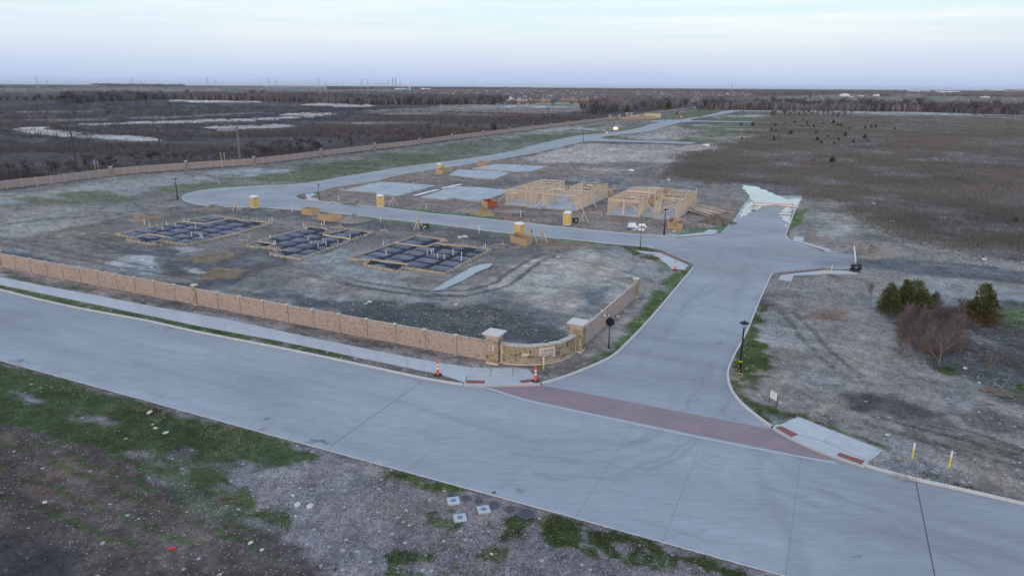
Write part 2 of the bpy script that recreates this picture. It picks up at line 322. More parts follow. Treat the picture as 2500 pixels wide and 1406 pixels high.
BRU = (.178, .162, .160); BURN = (.036, .034, .040); BDK = (.078, .069, .073); TAN = (.17, .142, .13); SAND = (.26, .19, .105); MUD = (.125, .118, .11)
PT = []
def P_(*a, **k): p = Patch(*a, seed=len(PT), **k); PT.append(p); return p
# --- far left country
P_([(-1400, 214), (700, 214), (1700, 262), (1500, 290), (1020, 353), (625, 402), (280, 428), (0, 462), (-1400, 640)], BDK, 4, 8, 60, chips=.02)
P_([(-1400, 207.5), (500, 209.5), (1000, 214), (1000, 222), (620, 226), (150, 236), (-400, 232), (-1400, 240)], TAN, 10, 30, 200, brk=(.35, .2, 150))
P_([(-800, 300), (0, 262), (150, 250), (420, 250), (640, 258), (900, 259), (1100, 270), (1000, 285), (800, 305), (640, 325), (420, 345), (300, 352), (-300, 372), (-900, 420)], BURN, 4, 9, 40, brk=(.30, .15, 40), streak=3)
P_([(-300, 300), (200, 252), (900, 262), (1100, 272), (640, 330), (300, 360), (-300, 420)], (.095, .085, .088), 2, 6, 12, brk=(.52, .06, 9), streak=6, alpha=.85)
P_([(-300, 300), (200, 252), (900, 262), (1100, 272), (640, 330), (300, 360), (-300, 420)], (.022, .020, .026), 2, 6, 12, brk=(.55, .06, 7), streak=5, alpha=.85)
P_([(0, 289), (150, 291), (400, 285), (640, 273), (640, 277), (400, 290), (150, 296), (0, 295)], TAN, 1.5, 3, 20, brk=(.3, .2, 15))
P_([(870, 272), (1000, 264), (1200, 260), (1430, 264), (1430, 272), (1200, 284), (1000, 281), (900, 278)], (.195, .155, .135), 3, 5, 30, brk=(.3, .2, 25))
P_([(700, 300), (1000, 296), (1200, 286), (1200, 291), (1000, 303), (700, 318)], (.13, .105, .10), 3, 5, 30, brk=(.4, .15, 20), streak=5)
P_([(30, 316), (70, 310), (130, 309), (110, 316), (160, 322), (260, 329), (370, 334), (385, 343), (330, 346), (220, 338), (120, 330), (50, 323)], CHALK, 1, 2.5, 10, brk=(.29, .12, 8), streak=2)
P_([(130, 307), (200, 303), (330, 298), (600, 290), (720, 284), (800, 277), (808, 281), (720, 289), (600, 296), (330, 303), (200, 308)], CHALK, 1, 3, 8, brk=(.38, .12, 6))
P_([(408, 246), (430, 243), (500, 243.6), (640, 249), (560, 251.5), (430, 248.5)], (.50, .43, .41), 1.5, 2, 20)
P_([(515, 319), (560, 311), (600, 308), (700, 304), (720, 308), (640, 314), (560, 320)], CHALK, 1, 3, 6, brk=(.45, .1, 5))
P_([(740, 256), (800, 250), (870, 255), (915, 260), (830, 261)], CHALK, 2, 3, 15, brk=(.42, .12, 12))
P_([(0, 271), (60, 272), (200, 271), (300, 266), (200, 274), (60, 277)], (.26, .22, .20), 2, 3, 15, brk=(.5, .1, 12), streak=4)
P_([(850, 300), (960, 292), (1150, 290), (1150, 295), (960, 300), (870, 306)], (.27, .22, .19), 2, 3, 12, brk=(.5, .1, 8), streak=3)
P_([(-300, 525), (0, 462), (280, 426), (625, 399), (1020, 351), (1487, 291), (1487, 286), (1020, 343), (625, 388), (280, 410), (0, 440), (-300, 490)], (.175, .125, .118), 1.2, 1.5, 8, brk=(.22, .2, 6))
# --- centre and right background
P_([(1020, 262), (1150, 252), (1400, 250), (1440, 262), (1200, 268)], (.26, .24, .21), 4, 8, 40, brk=(.4, .2, 30))
P_([(1180, 257), (1300, 259), (1420, 261), (1420, 264), (1300, 264), (1180, 260)], (.40, .37, .35), 2, 4, 40, brk=(.4, .15, 30))
P_([(1830, 240), (2060, 229), (2500, 234), (2900, 240), (2900, 258), (2480, 258), (2300, 252), (2050, 246), (1850, 252)], (.165, .145, .105), 10, 20, 100, brk=(.2, .2, 90))
P_([(1690, 262), (1800, 268), (2150, 272), (2900, 285), (2900, 292), (2500, 284), (2300, 284), (2100, 277), (1800, 272), (1690, 266)], (.34, .32, .30), 1, 2, 15, brk=(.25, .2, 12))
P_([(1760, 272), (2100, 276), (2900, 292), (2900, 330), (2300, 292), (2050, 284), (1880, 276)], (.15, .135, .10), 3, 4, 20)
P_([(2120, 279), (2200, 280), (2330, 286), (2320, 292), (2200, 290)], (.30, .31, .28), 2, 3, 15, brk=(.4, .15, 14))
P_([(2300, 286), (2500, 287), (2900, 297), (2900, 306), (2500, 294), (2350, 292)], GR, 2, 3, 15, brk=(.3, .2, 12))
P_([(1880, 275), (2500, 288), (3600, 310), (3600, 780), (2500, 640), (2380, 622), (2290, 600), (2200, 560), (2100, 505), (1960, 462), (1840, 452), (1700, 455), (1610, 432), (1640, 395), (1750, 370), (1830, 330)], BRU, 5, 9, 18)
P_([(2100, 350), (2500, 340), (3000, 380), (3000, 560), (2500, 560), (2350, 520), (2150, 430)], (.142, .127, .135), 8, 12, 40, brk=(.42, .14, 35), streak=3)
P_([(1880, 340), (2300, 330), (2500, 330), (2300, 420), (2000, 460), (1900, 400)], (.205, .178, .180), 8, 10, 40, brk=(.5, .12, 30), streak=3)
P_([(2200, 470), (2500, 520), (2900, 620), (2500, 620), (2300, 570)], (.12, .118, .115), 4, 6, 12, brk=(.45, .12, 10), streak=2)
# --- strip between the far wall and the long road
P_([(-600, 600), (0, 466), (280, 431), (625, 404), (1020, 356), (1480, 295), (1690, 267), (1800, 269), (1600, 303), (1240, 375), (760, 449), (600, 459), (450, 470), (447, 496), (200, 520), (-600, 640)], (.175, .165, .142), .8, 1, 6, chips=.28)
P_([(-600, 600), (0, 474), (300, 438), (480, 424), (520, 450), (300, 480), (0, 500), (-300, 560)], (.27, .26, .24), 1.5, 3, 8, brk=(.45, .14, 9), streak=3, chips=.2)
gA = P_([(0, 485), (160, 470), (420, 455), (600, 428), (900, 385), (1200, 340), (1500, 300), (1790, 270), (1600, 304), (1240, 374), (1000, 407), (764, 446), (600, 456), (480, 470), (300, 490), (100, 500)], GR, 1.5, 2, 8, brk=(.47, .09, 7), streak=3.5, alpha=.85, chips=.12)
P_([(700, 405), (900, 380), (1200, 338), (1480, 305), (1500, 312), (1300, 345), (1000, 398), (800, 430)], (.088, .104, .060), 2, 3, 8, brk=(.43, .12, 10), streak=4, alpha=.75, chips=.05)
P_([(560, 430), (800, 418), (1000, 398), (1100, 388), (900, 416), (740, 440), (560, 452)], GR, 1.5, 3, 5, brk=(.45, .08, 6), streak=2, chips=.5)
P_([(470, 430), (520, 417), (600, 410), (720, 415), (680, 424), (520, 440)], (.29, .30, .29), 1.5, 2, 6, brk=(.42, .12, 6), streak=3)
P_([(1200, 343), (1300, 334), (1500, 318), (1520, 306), (1400, 304), (1250, 328)], (.31, .30, .27), 1, 2, 6, brk=(.52, .06, 7), streak=4, alpha=.85)
P_([(1420, 300), (1480, 296), (1600, 293), (1640, 297), (1600, 302), (1480, 303)], (.22, .17, .145), 1.5, 2, 10, brk=(.3, .2, 12))
# --- right of the long road
P_([(1250, 390), (1330, 374), (1430, 350), (1690, 356), (1800, 335), (1845, 300), (1840, 340), (1750, 372), (1640, 395), (1610, 432), (1480, 440), (1350, 425)], (.315, .27, .24), 1.5, 3, 8, chips=.3)
P_([(1290, 385), (1420, 358), (1620, 365), (1600, 385), (1450, 405), (1330, 400)], (.38, .325, .295), 2, 3, 8, brk=(.4, .12, 8), streak=3)
P_([(1330, 400), (1480, 395), (1640, 400), (1610, 432), (1700, 455), (1480, 450), (1300, 430), (1260, 410)], (.18, .16, .15), 2, 4, 8, brk=(.36, .12, 8), streak=2, chips=.3)
P_([(1480, 340), (1560, 325), (1640, 306), (1850, 301), (1880, 320), (1850, 340), (1700, 348)], (.27, .23, .20), 1, 2, 8, chips=.1)
P_([(1640, 345), (1700, 320), (1640, 308), (1720, 301), (1860, 300), (1870, 335), (1780, 352)], GR, 1.5, 3, 10, brk=(.36, .12, 12), streak=3)
P_([(1470, 333), (1500, 332), (1560, 341), (1700, 346), (1560, 342.5), (1480, 338)], GR, .6, 1, 6, brk=(.35, .15, 6))
P_([(1480, 330), (1600, 340), (1690, 338), (1640, 322), (1560, 330)], (.34, .32, .31), 1.5, 3, 8, brk=(.45, .12, 8), streak=4)
P_([(1695, 296), (1720, 289), (1790, 277), (1900, 278), (1880, 296)], GR, 1.5, 3, 14, brk=(.38, .15, 14), streak=4)
P_([(1740, 286), (1800, 279), (1880, 279), (1880, 284), (1800, 287)], (.34, .32, .30), 1.5, 3, 14, brk=(.4, .15, 10), streak=4)
P_([(1690, 268), (1786, 269), (1740, 278), (1680, 289), (1600, 296), (1560, 292), (1620, 281)], GR, 1.5, 2, 14, brk=(.3, .15, 12), streak=3)
# --- lots north of the cross street
P_([(745, 473), (777, 470), (814, 459), (1000, 424), (1132, 404), (1250, 386), (1340, 400), (1480, 425), (1700, 452), (1840, 455), (1830, 490), (1784, 550), (1762, 571), (1632, 579), (1434, 564), (1155, 534), (950, 511), (743, 489)], (.215, .172, .145), .6, 1.2, 4, chips=.55)
P_([(1240, 430), (1500, 430), (1840, 455), (1830, 490), (1800, 520), (1700, 490), (1490, 455)], (.225, .215, .205), 2, 3, 6, brk=(.36, .15, 6), streak=2, chips=.6)
P_([(1300, 440), (1500, 445), (1500, 460), (1380, 462), (1300, 450)], DK, 1.5, 3, 6, brk=(.5, .1, 5), streak=2)
P_([(1090, 445), (1230, 440), (1330, 430), (1400, 425), (1330, 445), (1200, 458), (1110, 452)], (.15, .135, .13), 1, 2, 4, brk=(.42, .12, 5), streak=2, chips=.3)
P_([(780, 470), (830, 462), (930, 440), (1000, 428), (1010, 434), (940, 445), (850, 467), (800, 478)], RUST, .5, 1, 3, brk=(.45, .12, 3), chips=.2)
P_([(960, 480), (1030, 470), (1110, 448), (1120, 452), (1050, 478), (1000, 500), (930, 500)], (.17, .14, .125), .6, 1, 3, brk=(.42, .12, 3), chips=.45)
P_([(850, 490), (1000, 500), (1100, 515), (1250, 520), (1250, 540), (1100, 528), (930, 508)], (.16, .135, .115), .6, 1, 3, brk=(.42, .12, 3), chips=.3)
P_([(1105, 515), (1250, 505), (1340, 515), (1300, 548), (1180, 530)], (.22, .16, .125), .6, 1, 3, brk=(.45, .12, 3), chips=.3)
P_([(1450, 520), (1480, 500), (1500, 488), (1480, 482), (1420, 510), (1400, 525), (1440, 540), (1600, 540), (1590, 532)], (.19, .135, .11), .6, 1, 3, brk=(.42, .12, 3), chips=.3)
P_([(1690, 470), (1800, 490), (1820, 500), (1790, 530), (1740, 505), (1700, 490)], (.19, .15, .13), .8, 1.5, 4, brk=(.4, .12, 4), streak=2, chips=.2)
P_([(1080, 515), (1150, 523), (1200, 530), (1250, 545), (1330, 552), (1200, 538), (1041, 521), (940, 509), (1000, 511)], (.10, .19, .125), .3, .5, 2, brk=(.3, .12, 3), chips=.02)
P_([(890, 504), (1000, 510), (1130, 527), (1130, 531), (950, 510.5)], (.11, .16, .10), .25, .3, 2, brk=(.35, .15, 3), chips=.05)
P_([(1640, 576), (1690, 560), (1740, 556), (1780, 545), (1805, 520), (1795, 540), (1772, 563), (1755, 560), (1700, 568)], (.075, .16, .085), .4, .5, 2, brk=(.3, .15, 3), chips=.03)
P_([(744, 473), (776, 469), (790, 480), (779, 488), (745, 488)], (.10, .17, .085), .3, .5, 2, brk=(.3, .15, 3), chips=.03)
# --- lot with the forms
P_([(-700, 640), (0, 508), (300, 500), (450, 495), (700, 514), (1246, 573), (1560, 604), (1616, 613), (1690, 645), (1640, 718), (1555, 816), (1450, 892), (1330, 938), (1130, 941), (490, 800), (0, 709), (-700, 565)], MID, .5, 1, 5, chips=.26)
P_([(-300, 560), (0, 520), (260, 510), (470, 500), (700, 517), (1246, 574), (1500, 600), (1350, 640), (1210, 680), (1050, 720), (850, 700), (600, 700), (300, 640), (0, 600)], (.165, .150, .135), 2, 4, 8, brk=(.36, .14, 9), streak=2, chips=.3)
P_([(460, 500), (700, 515), (1000, 545), (1246, 575), (1240, 600), (1040, 568), (920, 558), (700, 540), (500, 516)], (.115, .11, .105), .8, 1.5, 4, brk=(.36, .14, 4), chips=.22)
P_([(-200, 540), (0, 515), (300, 505), (380, 520), (200, 560), (0, 590), (-200, 610)], (.265, .25, .225), 2, 3, 8, brk=(.4, .14, 8), streak=3)
P_([(100, 568), (240, 545), (420, 515), (520, 510), (430, 530), (250, 560), (110, 584)], (.16, .14, .12), 1, 1.5, 4, brk=(.42, .12, 5), streak=2.5)
P_([(300, 536), (360, 522), (410, 517), (412, 524), (340, 541)], RUST, .7, 1, 3, brk=(.4, .12, 3))
P_([(90, 572), (180, 563), (230, 572), (150, 582)], (.23, .20, .165), .7, 1, 3, brk=(.4, .12, 3))
P_([(200, 575), (280, 585), (400, 608), (480, 612), (470, 640), (300, 620), (190, 590)], (.10, .105, .105), 1, 2, 4, brk=(.4, .12, 4), streak=2)
P_([(560, 625), (840, 568), (868, 575), (740, 640), (560, 700), (480, 705), (400, 690), (385, 650), (470, 625)], (.105, .10, .10), 1, 2, 4, brk=(.36, .12, 4), streak=2, chips=.2)
P_([(280, 625), (330, 620), (388, 632), (405, 672), (340, 668), (250, 645)], (.33, .325, .315), .6, 1, 3, brk=(.35, .14, 3), chips=.15)
P_([(420, 602), (470, 600), (560, 618), (520, 626), (440, 622)], (.285, .275, .26), .6, 1, 3, brk=(.38, .14, 3))
P_([(-100, 608), (0, 611), (100, 628), (220, 655), (390, 686), (490, 698), (490, 710), (300, 690), (100, 648), (-100, 622)], (.09, .095, .105), .7, 1, 4, brk=(.34, .14, 5), streak=3)
P_([(465, 632), (500, 618), (565, 616), (566, 628), (530, 642), (470, 645)], SAND, .5, .8, 2.5, brk=(.3, .12, 2), chips=.02)
P_([(490, 668), (530, 651), (586, 656), (588, 668), (560, 678), (505, 681)], (.24, .175, .10), .5, .8, 2.5, brk=(.28, .12, 2), chips=.02)
P_([(450, 655), (485, 652), (500, 668), (470, 672)], (.33, .34, .34), .4, .6, 2, brk=(.4, .1, 2))
P_([(700, 640), (840, 600), (860, 640), (1000, 668), (900, 690), (740, 660)], (.235, .235, .225), 1, 2, 4, brk=(.38, .14, 4), chips=.35)
P_([(700, 680), (850, 660), (1040, 700), (1240, 690), (1300, 730), (1100, 745), (850, 735), (650, 712)], (.255, .245, .23), 1, 2, 5, brk=(.40, .14, 5), streak=2, chips=.3)
P_([(590, 712), (700, 722), (850, 738), (1050, 738), (1200, 752), (1330, 785), (1400, 830), (1330, 845), (1190, 832), (850, 775), (600, 722)], (.080, .082, .080), .8, 1.5, 4, brk=(.30, .12, 4), chips=.55)
P_([(1180, 730), (1300, 740), (1400, 770), (1400, 790), (1300, 790)], (.14, .145, .15), .8, 1.5, 4, brk=(.40, .12, 4), chips=.3)
P_([(1210, 700), (1280, 640), (1450, 612), (1600, 650), (1575, 700), (1500, 745), (1410, 778), (1300, 745)], (.365, .335, .295), 1.5, 2.5, 6, brk=(.34, .16, 6), streak=2, chips=.1)
P_([(1450, 612), (1560, 615), (1660, 660), (1640, 710), (1560, 700), (1550, 650)], (.27, .255, .24), 1, 2, 4, brk=(.36, .16, 4), chips=.45)
P_([(1380, 680), (1460, 690), (1500, 730), (1420, 760), (1390, 720)], (.17, .185, .19), 1.2, 2, 4, brk=(.48, .12, 4), streak=2)
P_([(1310, 585), (1360, 580), (1470, 594), (1440, 606), (1340, 612)], (.24, .175, .13), .6, 1, 3, brk=(.34, .14, 3))
P_([(1200, 565), (1246, 572), (1420, 590), (1560, 604), (1540, 606), (1420, 593), (1300, 582), (1200, 570)], (.12, .21, .14), .2, .3, 2, brk=(.38, .14, 3), chips=.02)
P_([(830, 524), (905, 531), (1091, 552), (1091, 555), (905, 535), (840, 528)], (.11, .19, .13), .2, .3, 2, brk=(.38, .14, 3), chips=.02)
gC = P_([(1525, 603), (1570, 603), (1612, 613), (1590, 616), (1600, 626), (1640, 655), (1600, 640), (1545, 622), (1530, 612)], GR, .3, .5, 1.5, brk=(.34, .12, 2))
P_([(1600, 655), (1650, 640), (1660, 655), (1640, 662), (1610, 664)], (.12, .165, .13), .3, .4, 1.5)
gD = P_([(1690, 648), (1694, 655), (1642, 718), (1600, 768), (1555, 818), (1500, 868), (1459, 890), (1395, 917), (1330, 935), (1340, 920), (1440, 880), (1520, 810), (1570, 745), (1600, 700), (1650, 662)], (.085, .125, .040), .4, .6, 1.6, brk=(.42, .10, 2.2), chips=.3)
P_([(1220, 895), (1300, 898), (1410, 865), (1440, 845), (1560, 730), (1580, 690), (1600, 700), (1520, 810), (1440, 880), (1320, 930)], (.30, .26, .24), .6, .8, 3, brk=(.28, .12, 3), chips=.15)
P_([(1240, 905), (1320, 902), (1410, 885), (1470, 865), (1490, 860), (1430, 892), (1330, 925), (1290, 925)], (.17, .16, .15), .4, .6, 2, brk=(.42, .12, 2), chips=.35)
# --- front verge
P_([(-700, 515), (0, 652), (490, 745), (1193, 881), (1250, 893), (1120, 893), (1031, 878), (700, 812), (0, 676), (-700, 548)], (.265, .228, .21), .35, .4, 3, chips=.2)
P_([(-700, 520), (0, 655), (490, 750), (1150, 876), (1000, 858), (490, 762), (0, 668)], (.165, .145, .135), .35, .6, 2, brk=(.45, .12, 2.5), streak=2, chips=.2)
P_([(0, 660), (490, 760), (900, 840), (700, 812), (200, 714), (0, 676)], (.09, .10, .065), .3, .6, 2, brk=(.56, .08, 2), streak=3)
P_([(-700, 565), (0, 695), (308, 758), (700, 835), (964, 891), (1132, 920), (1130, 940), (1031, 923), (700, 853), (350, 781), (0, 708), (-700, 578)], (.16, .145, .13), .2, .2, 2, chips=.5)
gV = P_([(-700, 565), (0, 696), (308, 759), (560, 808), (850, 866), (870, 880), (700, 850), (476, 808), (196, 752), (0, 706), (-700, 576)], (.062, .088, .032), .2, .25, 1.2, brk=(.30, .10, 1.5), chips=.22)
# --- east side
P_([(1884, 671), (1937, 592), (1923, 585), (1925, 556), (1955, 486), (1965, 465), (2100, 505), (2200, 562), (2290, 602), (2380, 624), (2500, 642), (3600, 790), (3600, 1480), (2500, 1233), (2234, 1173), (2105, 1137), (1882, 1044), (1781, 949), (1774, 917), (1820, 813), (1859, 720)], (.23, .21, .19), .5, 1, 5, chips=.45)
P_([(1955, 470), (2100, 510), (2250, 585), (2400, 628), (2400, 650), (2200, 610), (2060, 560), (1970, 520)], (.155, .152, .128), 1.2, 2, 5, brk=(.4, .14, 5), chips=.6)
P_([(1990, 520), (2060, 525), (2100, 560), (2060, 590), (1990, 575)], (.31, .30, .275), 1.5, 2, 5, brk=(.32, .16, 5), chips=.2)
P_([(2080, 625), (2200, 630), (2400, 650), (2500, 662), (3000, 720), (3000, 760), (2500, 690), (2350, 680), (2200, 668), (2095, 655)], (.105, .11, .115), .8, 1.5, 5, brk=(.26, .14, 6), streak=3, chips=.12)
P_([(2060, 600), (2110, 590), (2170, 605), (2200, 625), (2110, 632), (2090, 618)], (.26, .20, .17), .5, .8, 3, brk=(.34, .14, 3), chips=.9)
P_([(2120, 740), (2180, 700), (2300, 690), (2500, 700), (3000, 760), (3000, 800), (2500, 745), (2450, 735), (2250, 745)], (.25, .255, .25), 1, 2, 5, brk=(.38, .14, 5), streak=3, chips=.7)
P_([(2150, 765), (2250, 745), (2450, 735), (2600, 770), (2600, 990), (2480, 990), (2380, 930), (2280, 905), (2200, 850)], (.085, .088, .082), .8, 1.5, 4, brk=(.30, .14, 4), chips=.35)
P_([(2440, 760), (2600, 760), (2600, 830), (2470, 800)], (.085, .13, .05), .6, 1, 3, brk=(.42, .12, 3))
P_([(1870, 790), (1980, 740), (2120, 760), (2160, 830), (2200, 900), (2060, 940), (1900, 900), (1860, 860)], (.28, .26, .235), 1.5, 2.5, 5, brk=(.34, .16, 5), chips=.35)
P_([(1930, 770), (1990, 745), (2080, 760), (2050, 785), (1980, 790)], (.23, .175, .145), .8, 1, 4, brk=(.42, .12, 4), chips=.1)
P_([(1850, 820), (1900, 830), (1930, 840), (1880, 850)], (.33, .325, .31), .4, .6, 2, brk=(.40, .12, 2))
P_([(2050, 955), (2160, 960), (2250, 990), (2330, 1010), (2300, 1030), (2180, 1018), (2080, 1000)], (.082, .078, .080), .6, 1, 3, brk=(.28, .14, 3), chips=.08)
P_([(2180, 1020), (2300, 1030), (2500, 1080), (3000, 1200), (3000, 1330), (2500, 1150), (2300, 1090), (2200, 1050)], (.155, .135, .115), .6, 1, 3, brk=(.36, .14, 3), streak=2, chips=.25)
P_([(2250, 1000), (2400, 990), (2700, 1060), (2700, 1110), (2450, 1060)], (.125, .115, .11), .6, 1, 3, brk=(.42, .12, 3), chips=.25)
gE = P_([(1846, 752), (1878, 740), (1868, 790), (1856, 830), (1875, 880), (1880, 925), (1845, 940), (1850, 985), (1900, 1005), (1990, 1005), (2020, 1030), (2100, 1070), (2170, 1090), (2140, 1125), (2156, 1097), (1949, 1016), (1889, 1042), (1800, 978), (1776, 917), (1790, 872), (1822, 813)], GB, .4, .7, 1.6, brk=(.36, .10, 2.0), chips=.15)
gE2 = P_([(1938, 515), (1975, 508), (1960, 535), (1955, 552), (1928, 562)], (.10, .145, .04), .4, .6, 2, brk=(.32, .12, 2))
gE3 = P_([(2240, 1165), (2300, 1150), (2330, 1170), (2420, 1195), (2330, 1190)], GB, .3, .5, 1.5, brk=(.42, .10, 1.5), chips=.4)
gE4 = P_([(2290, 905), (2330, 895), (2350, 910), (2320, 920)], GB, .3, .5, 1.5, brk=(.34, .10, 1.5))
gE5 = P_([(2470, 940), (2530, 935), (2560, 985), (2480, 975)], GB, .3, .5, 1.5, brk=(.34, .10, 1.5))
P_([(2130, 1120), (2240, 1130), (2350, 1160), (2330, 1190), (2234, 1170), (2130, 1142)], (.17, .155, .15), .4, .5, 2, brk=(.3, .12, 2), chips=1.0)
P_([(1862, 1010), (1905, 1010), (1900, 1035), (1885, 1038)], (.20, .25, .24), .25, .4, 1.5)
# --- foreground
P_([(-900, 640), (0, 884), (640, 1060), (1400, 1268), (2600, 1600), (3600, 1880), (3600, 4000), (-900, 4000)], (.165, .148, .152), .25, .15, 2, chips=.75)
gF = P_([(-900, 640), (0, 886), (640, 1062), (790, 1105), (760, 1140), (640, 1140), (600, 1180), (640, 1230), (600, 1260), (450, 1195), (300, 1130), (0, 1035), (-900, 800)], (.052, .074, .030), .3, .5, 2.0, brk=(.30, .12, 2.0), streak=2, chips=.06)
P_([(20, 950), (60, 960), (110, 980), (60, 985)], (.21, .21, .22), .3, .4, 1, brk=(.42, .1, 1), chips=.6)
P_([(-900, 800), (0, 1030), (300, 1125), (450, 1190), (600, 1262), (760, 1350), (960, 1480), (1000, 1800), (-900, 1800)], (.078, .064, .060), .4, .6, 2, brk=(.12, .12, 2), chips=.22)
P_([(-900, 830), (0, 1060), (600, 1290), (1000, 1500), (-900, 1800)], (.105, .082, .072), .4, .6, 2, brk=(.52, .10, 1.2), streak=3.5, chips=.18)
for k_, (a_, b_) in enumerate([((0, 1048), (640, 1300)), ((0, 1075), (700, 1370)), ((-60, 1120), (480, 1330)), ((0, 1210), (330, 1330))]):
    P_([a_, ((a_[0]*2+b_[0])/3, (a_[1]*2+b_[1])/3-4), ((a_[0]+2*b_[0])/3, (a_[1]+2*b_[1])/3-2), b_], (.056, .072, .034), .25, .3, 1.5, brk=(.42, .10, 1.2), line=.22, chips=.05)
P_([(0, 1310), (150, 1320), (230, 1380), (200, 1500), (-200, 1500)], (.046, .043, .046), .6, .6, 2, brk=(.26, .12, 2), chips=.02)
P_([(330, 1140), (480, 1180), (640, 1260), (720, 1330), (600, 1290), (400, 1190)], (.085, .10, .07), .5, .8, 2, brk=(.42, .12, 2), streak=3, chips=.3)
gG = P_([(620, 1240), (720, 1235), (735, 1265), (700, 1290), (640, 1275)], GR, .3, .5, 1.2, brk=(.38, .10, 1.4), chips=.2)
gH = P_([(935, 1150), (1010, 1160), (1120, 1190), (1140, 1205), (1090, 1212), (1040, 1195), (950, 1178)], GB, .25, .4, .8, brk=(.34, .10, 1.0), chips=.2)
gI = P_([(1258, 1262), (1330, 1256), (1450, 1285), (1600, 1325), (1950, 1424), (1900, 1470), (1700, 1406), (1540, 1400), (1400, 1340), (1300, 1330), (1230, 1330)], (.062, .090, .030), .3, .6, 1.0, brk=(.40, .09, 1.2), chips=.45)
gJ = P_([(780, 1350), (1000, 1330), (1230, 1330), (1240, 1400), (1000, 1430), (800, 1420)], GR, .3, .5, 1.0, brk=(.58, .06, .9), chips=.5)
gK = P_([(1030, 1235), (1100, 1240), (1140, 1280), (1110, 1310), (1060, 1290)], GR, .25, .4, .8, brk=(.48, .08, .8), chips=.4)
P_([(600, 1160), (680, 1140), (860, 1130), (960, 1180), (1000, 1250), (900, 1290), (760, 1270), (640, 1220)], (.19, .175, .178), .5, .8, 2, brk=(.34, .14, 2), chips=1.0)
P_([(900, 1130), (960, 1145), (950, 1175), (900, 1165)], (.26, .215, .20), .3, .4, 1, brk=(.38, .12, 1))
# tyre ruts and dark tracks
def track(px, w=.22, col=(.085, .08, .078), off=0.0, a=.95, brk=(.22, .14, 2.5)):
    P = GP(px)
    for sgn in ((-1, 1) if off else (0,)):
        q = []
        for i, p in enumerate(P):
            d = (P[min(i+1, len(P)-1)]-P[max(i-1, 0)]).normalized(); q.append(p+Vector((-d.y, d.x))*off*sgn)
        pt = P_([(0, 700)], col, .16, .25, 3, brk=brk, line=w, alpha=a); pt.P = np.array([tuple(v) for v in cr_spline(q, 4)]); m = 2.5
        pt.bb = (pt.P[:, 0].min()-m, pt.P[:, 0].max()+m, pt.P[:, 1].min()-m, pt.P[:, 1].max()+m)
track([(860, 690), (960, 706), (1060, 716), (1150, 714), (1220, 694), (1270, 662), (1305, 636), (1345, 622)], .28, off=.95)
track([(640, 640), (760, 668), (880, 692), (1000, 712), (1100, 728)], .2, off=.9, a=.6)
track([(-60, 575), (60, 600), (200, 628), (350, 655), (500, 680)], .3, off=1.0, a=.7)
track([(200, 575), (300, 600), (420, 622), (560, 612), (700, 590), (820, 570)], .3, off=.9, a=.7)
track([(0, 545), (150, 535), (330, 518), (470, 505), (560, 512)], .3, off=.9, a=.6)
track([(1500, 440), (1450, 460), (1400, 450), (1500, 425), (1700, 395)], .35, off=1.0, a=.5)
track([(1600, 700), (1500, 660), (1380, 640), (1280, 650)], .2, off=.9, a=.4)
track([(1925, 765), (1960, 800), (2000, 850), (2060, 900)], .3, off=.8, a=.6)
track([(2160, 1010), (2260, 1040), (2380, 1070), (2520, 1120)], .22, off=.8, a=.75)
track([(2120, 1025), (2240, 1060), (2400, 1100), (2560, 1150)], .22, off=.8, a=.6)
# ================================================================== one polar ground sheet, finest where the photograph looks
da = R(.085)
th = np.concatenate([np.arange(-R(180), -R(46), R(6)), np.arange(-R(46), R(46), da), np.arange(R(46), R(180), R(6))])
dep = np.arange(R(41), R(.36), -da*1.02); rad = np.concatenate([[.05, 6, 12, 18, 22], CAM_H/np.tan(dep), [4200, 5200, 7000, 10000, 16000, 28000, 60000]])
nt, nr = len(th), len(rad); TH, RR = np.meshgrid(th, rad); X = (RR*np.sin(TH)).ravel(); Y = (RR*np.cos(TH)).ravel()
near = RR.ravel() < 3000
road_d = np.full(X.shape, 1e3)
kk = np.nonzero((X > ROAD[:, 0].min()-2) & (X < ROAD[:, 0].max()+2) & (Y > ROAD[:, 1].min()-2) & (Y < ROAD[:, 1].max()+2))[0]
road_d[kk] = sdf(X[kk], Y[kk], ROAD)
col = np.tile(np.array([.115, .100, .102], np.float32), (len(X), 1)); chip = np.full(len(X), .05, np.float32)
n_ = fbm(X, Y, 900, 5, 2); col *= (.75+.5*sst(.3, .7, n_))[:, None]
for p in PT: p.apply(X, Y, col, chip)
n1 = fbm(X, Y, 9, 4, 40); n2 = fbm(X, Y, 1.3, 3, 60); u_ = (X*e1x+Y*e1y)/4.; v_ = -X*e1y+Y*e1x; n3 = fbm(u_, v_, 1.6, 4, 77); n4 = fbm((X*e1y*-1+Y*e1x)/4., X*e1x+Y*e1y, 2.2, 3, 81)
n5 = fbm(X/3, Y, 26, 4, 95); f = (.38+.26*n1+.50*n2+.40*n3+.26*n4+.24*n5); f = 1+(f-1.21)*1.45; hue = (fbm(X, Y, 4.5, 3, 97)-.42)*.20; col[:, 0] *= 1+hue; col[:, 2] *= 1-hue*.8; sp = fbm(X, Y, .45, 2, 91); f = f*(.66+.68*sp)
col *= np.clip(f*1.04, .48, 2.0)[:, None]; col[:, 0] *= 1.015; col[:, 2] *= .975
Zg = GZ+(fbm(X, Y, 6, 3, 5)-.5)*.10+(fbm(X, Y, 1.1, 3, 6)-.5)*.05+(fbm(X, Y, .4, 2, 8)-.5)*.035
flat = sst(0, 2.5, road_d); Zg = GZ+(Zg-GZ)*(.15+.85*flat)
def zr(y): return .15*sst(80, 97, np.asarray(y, float))      # the far streets lie as an exact sheet just over the ground
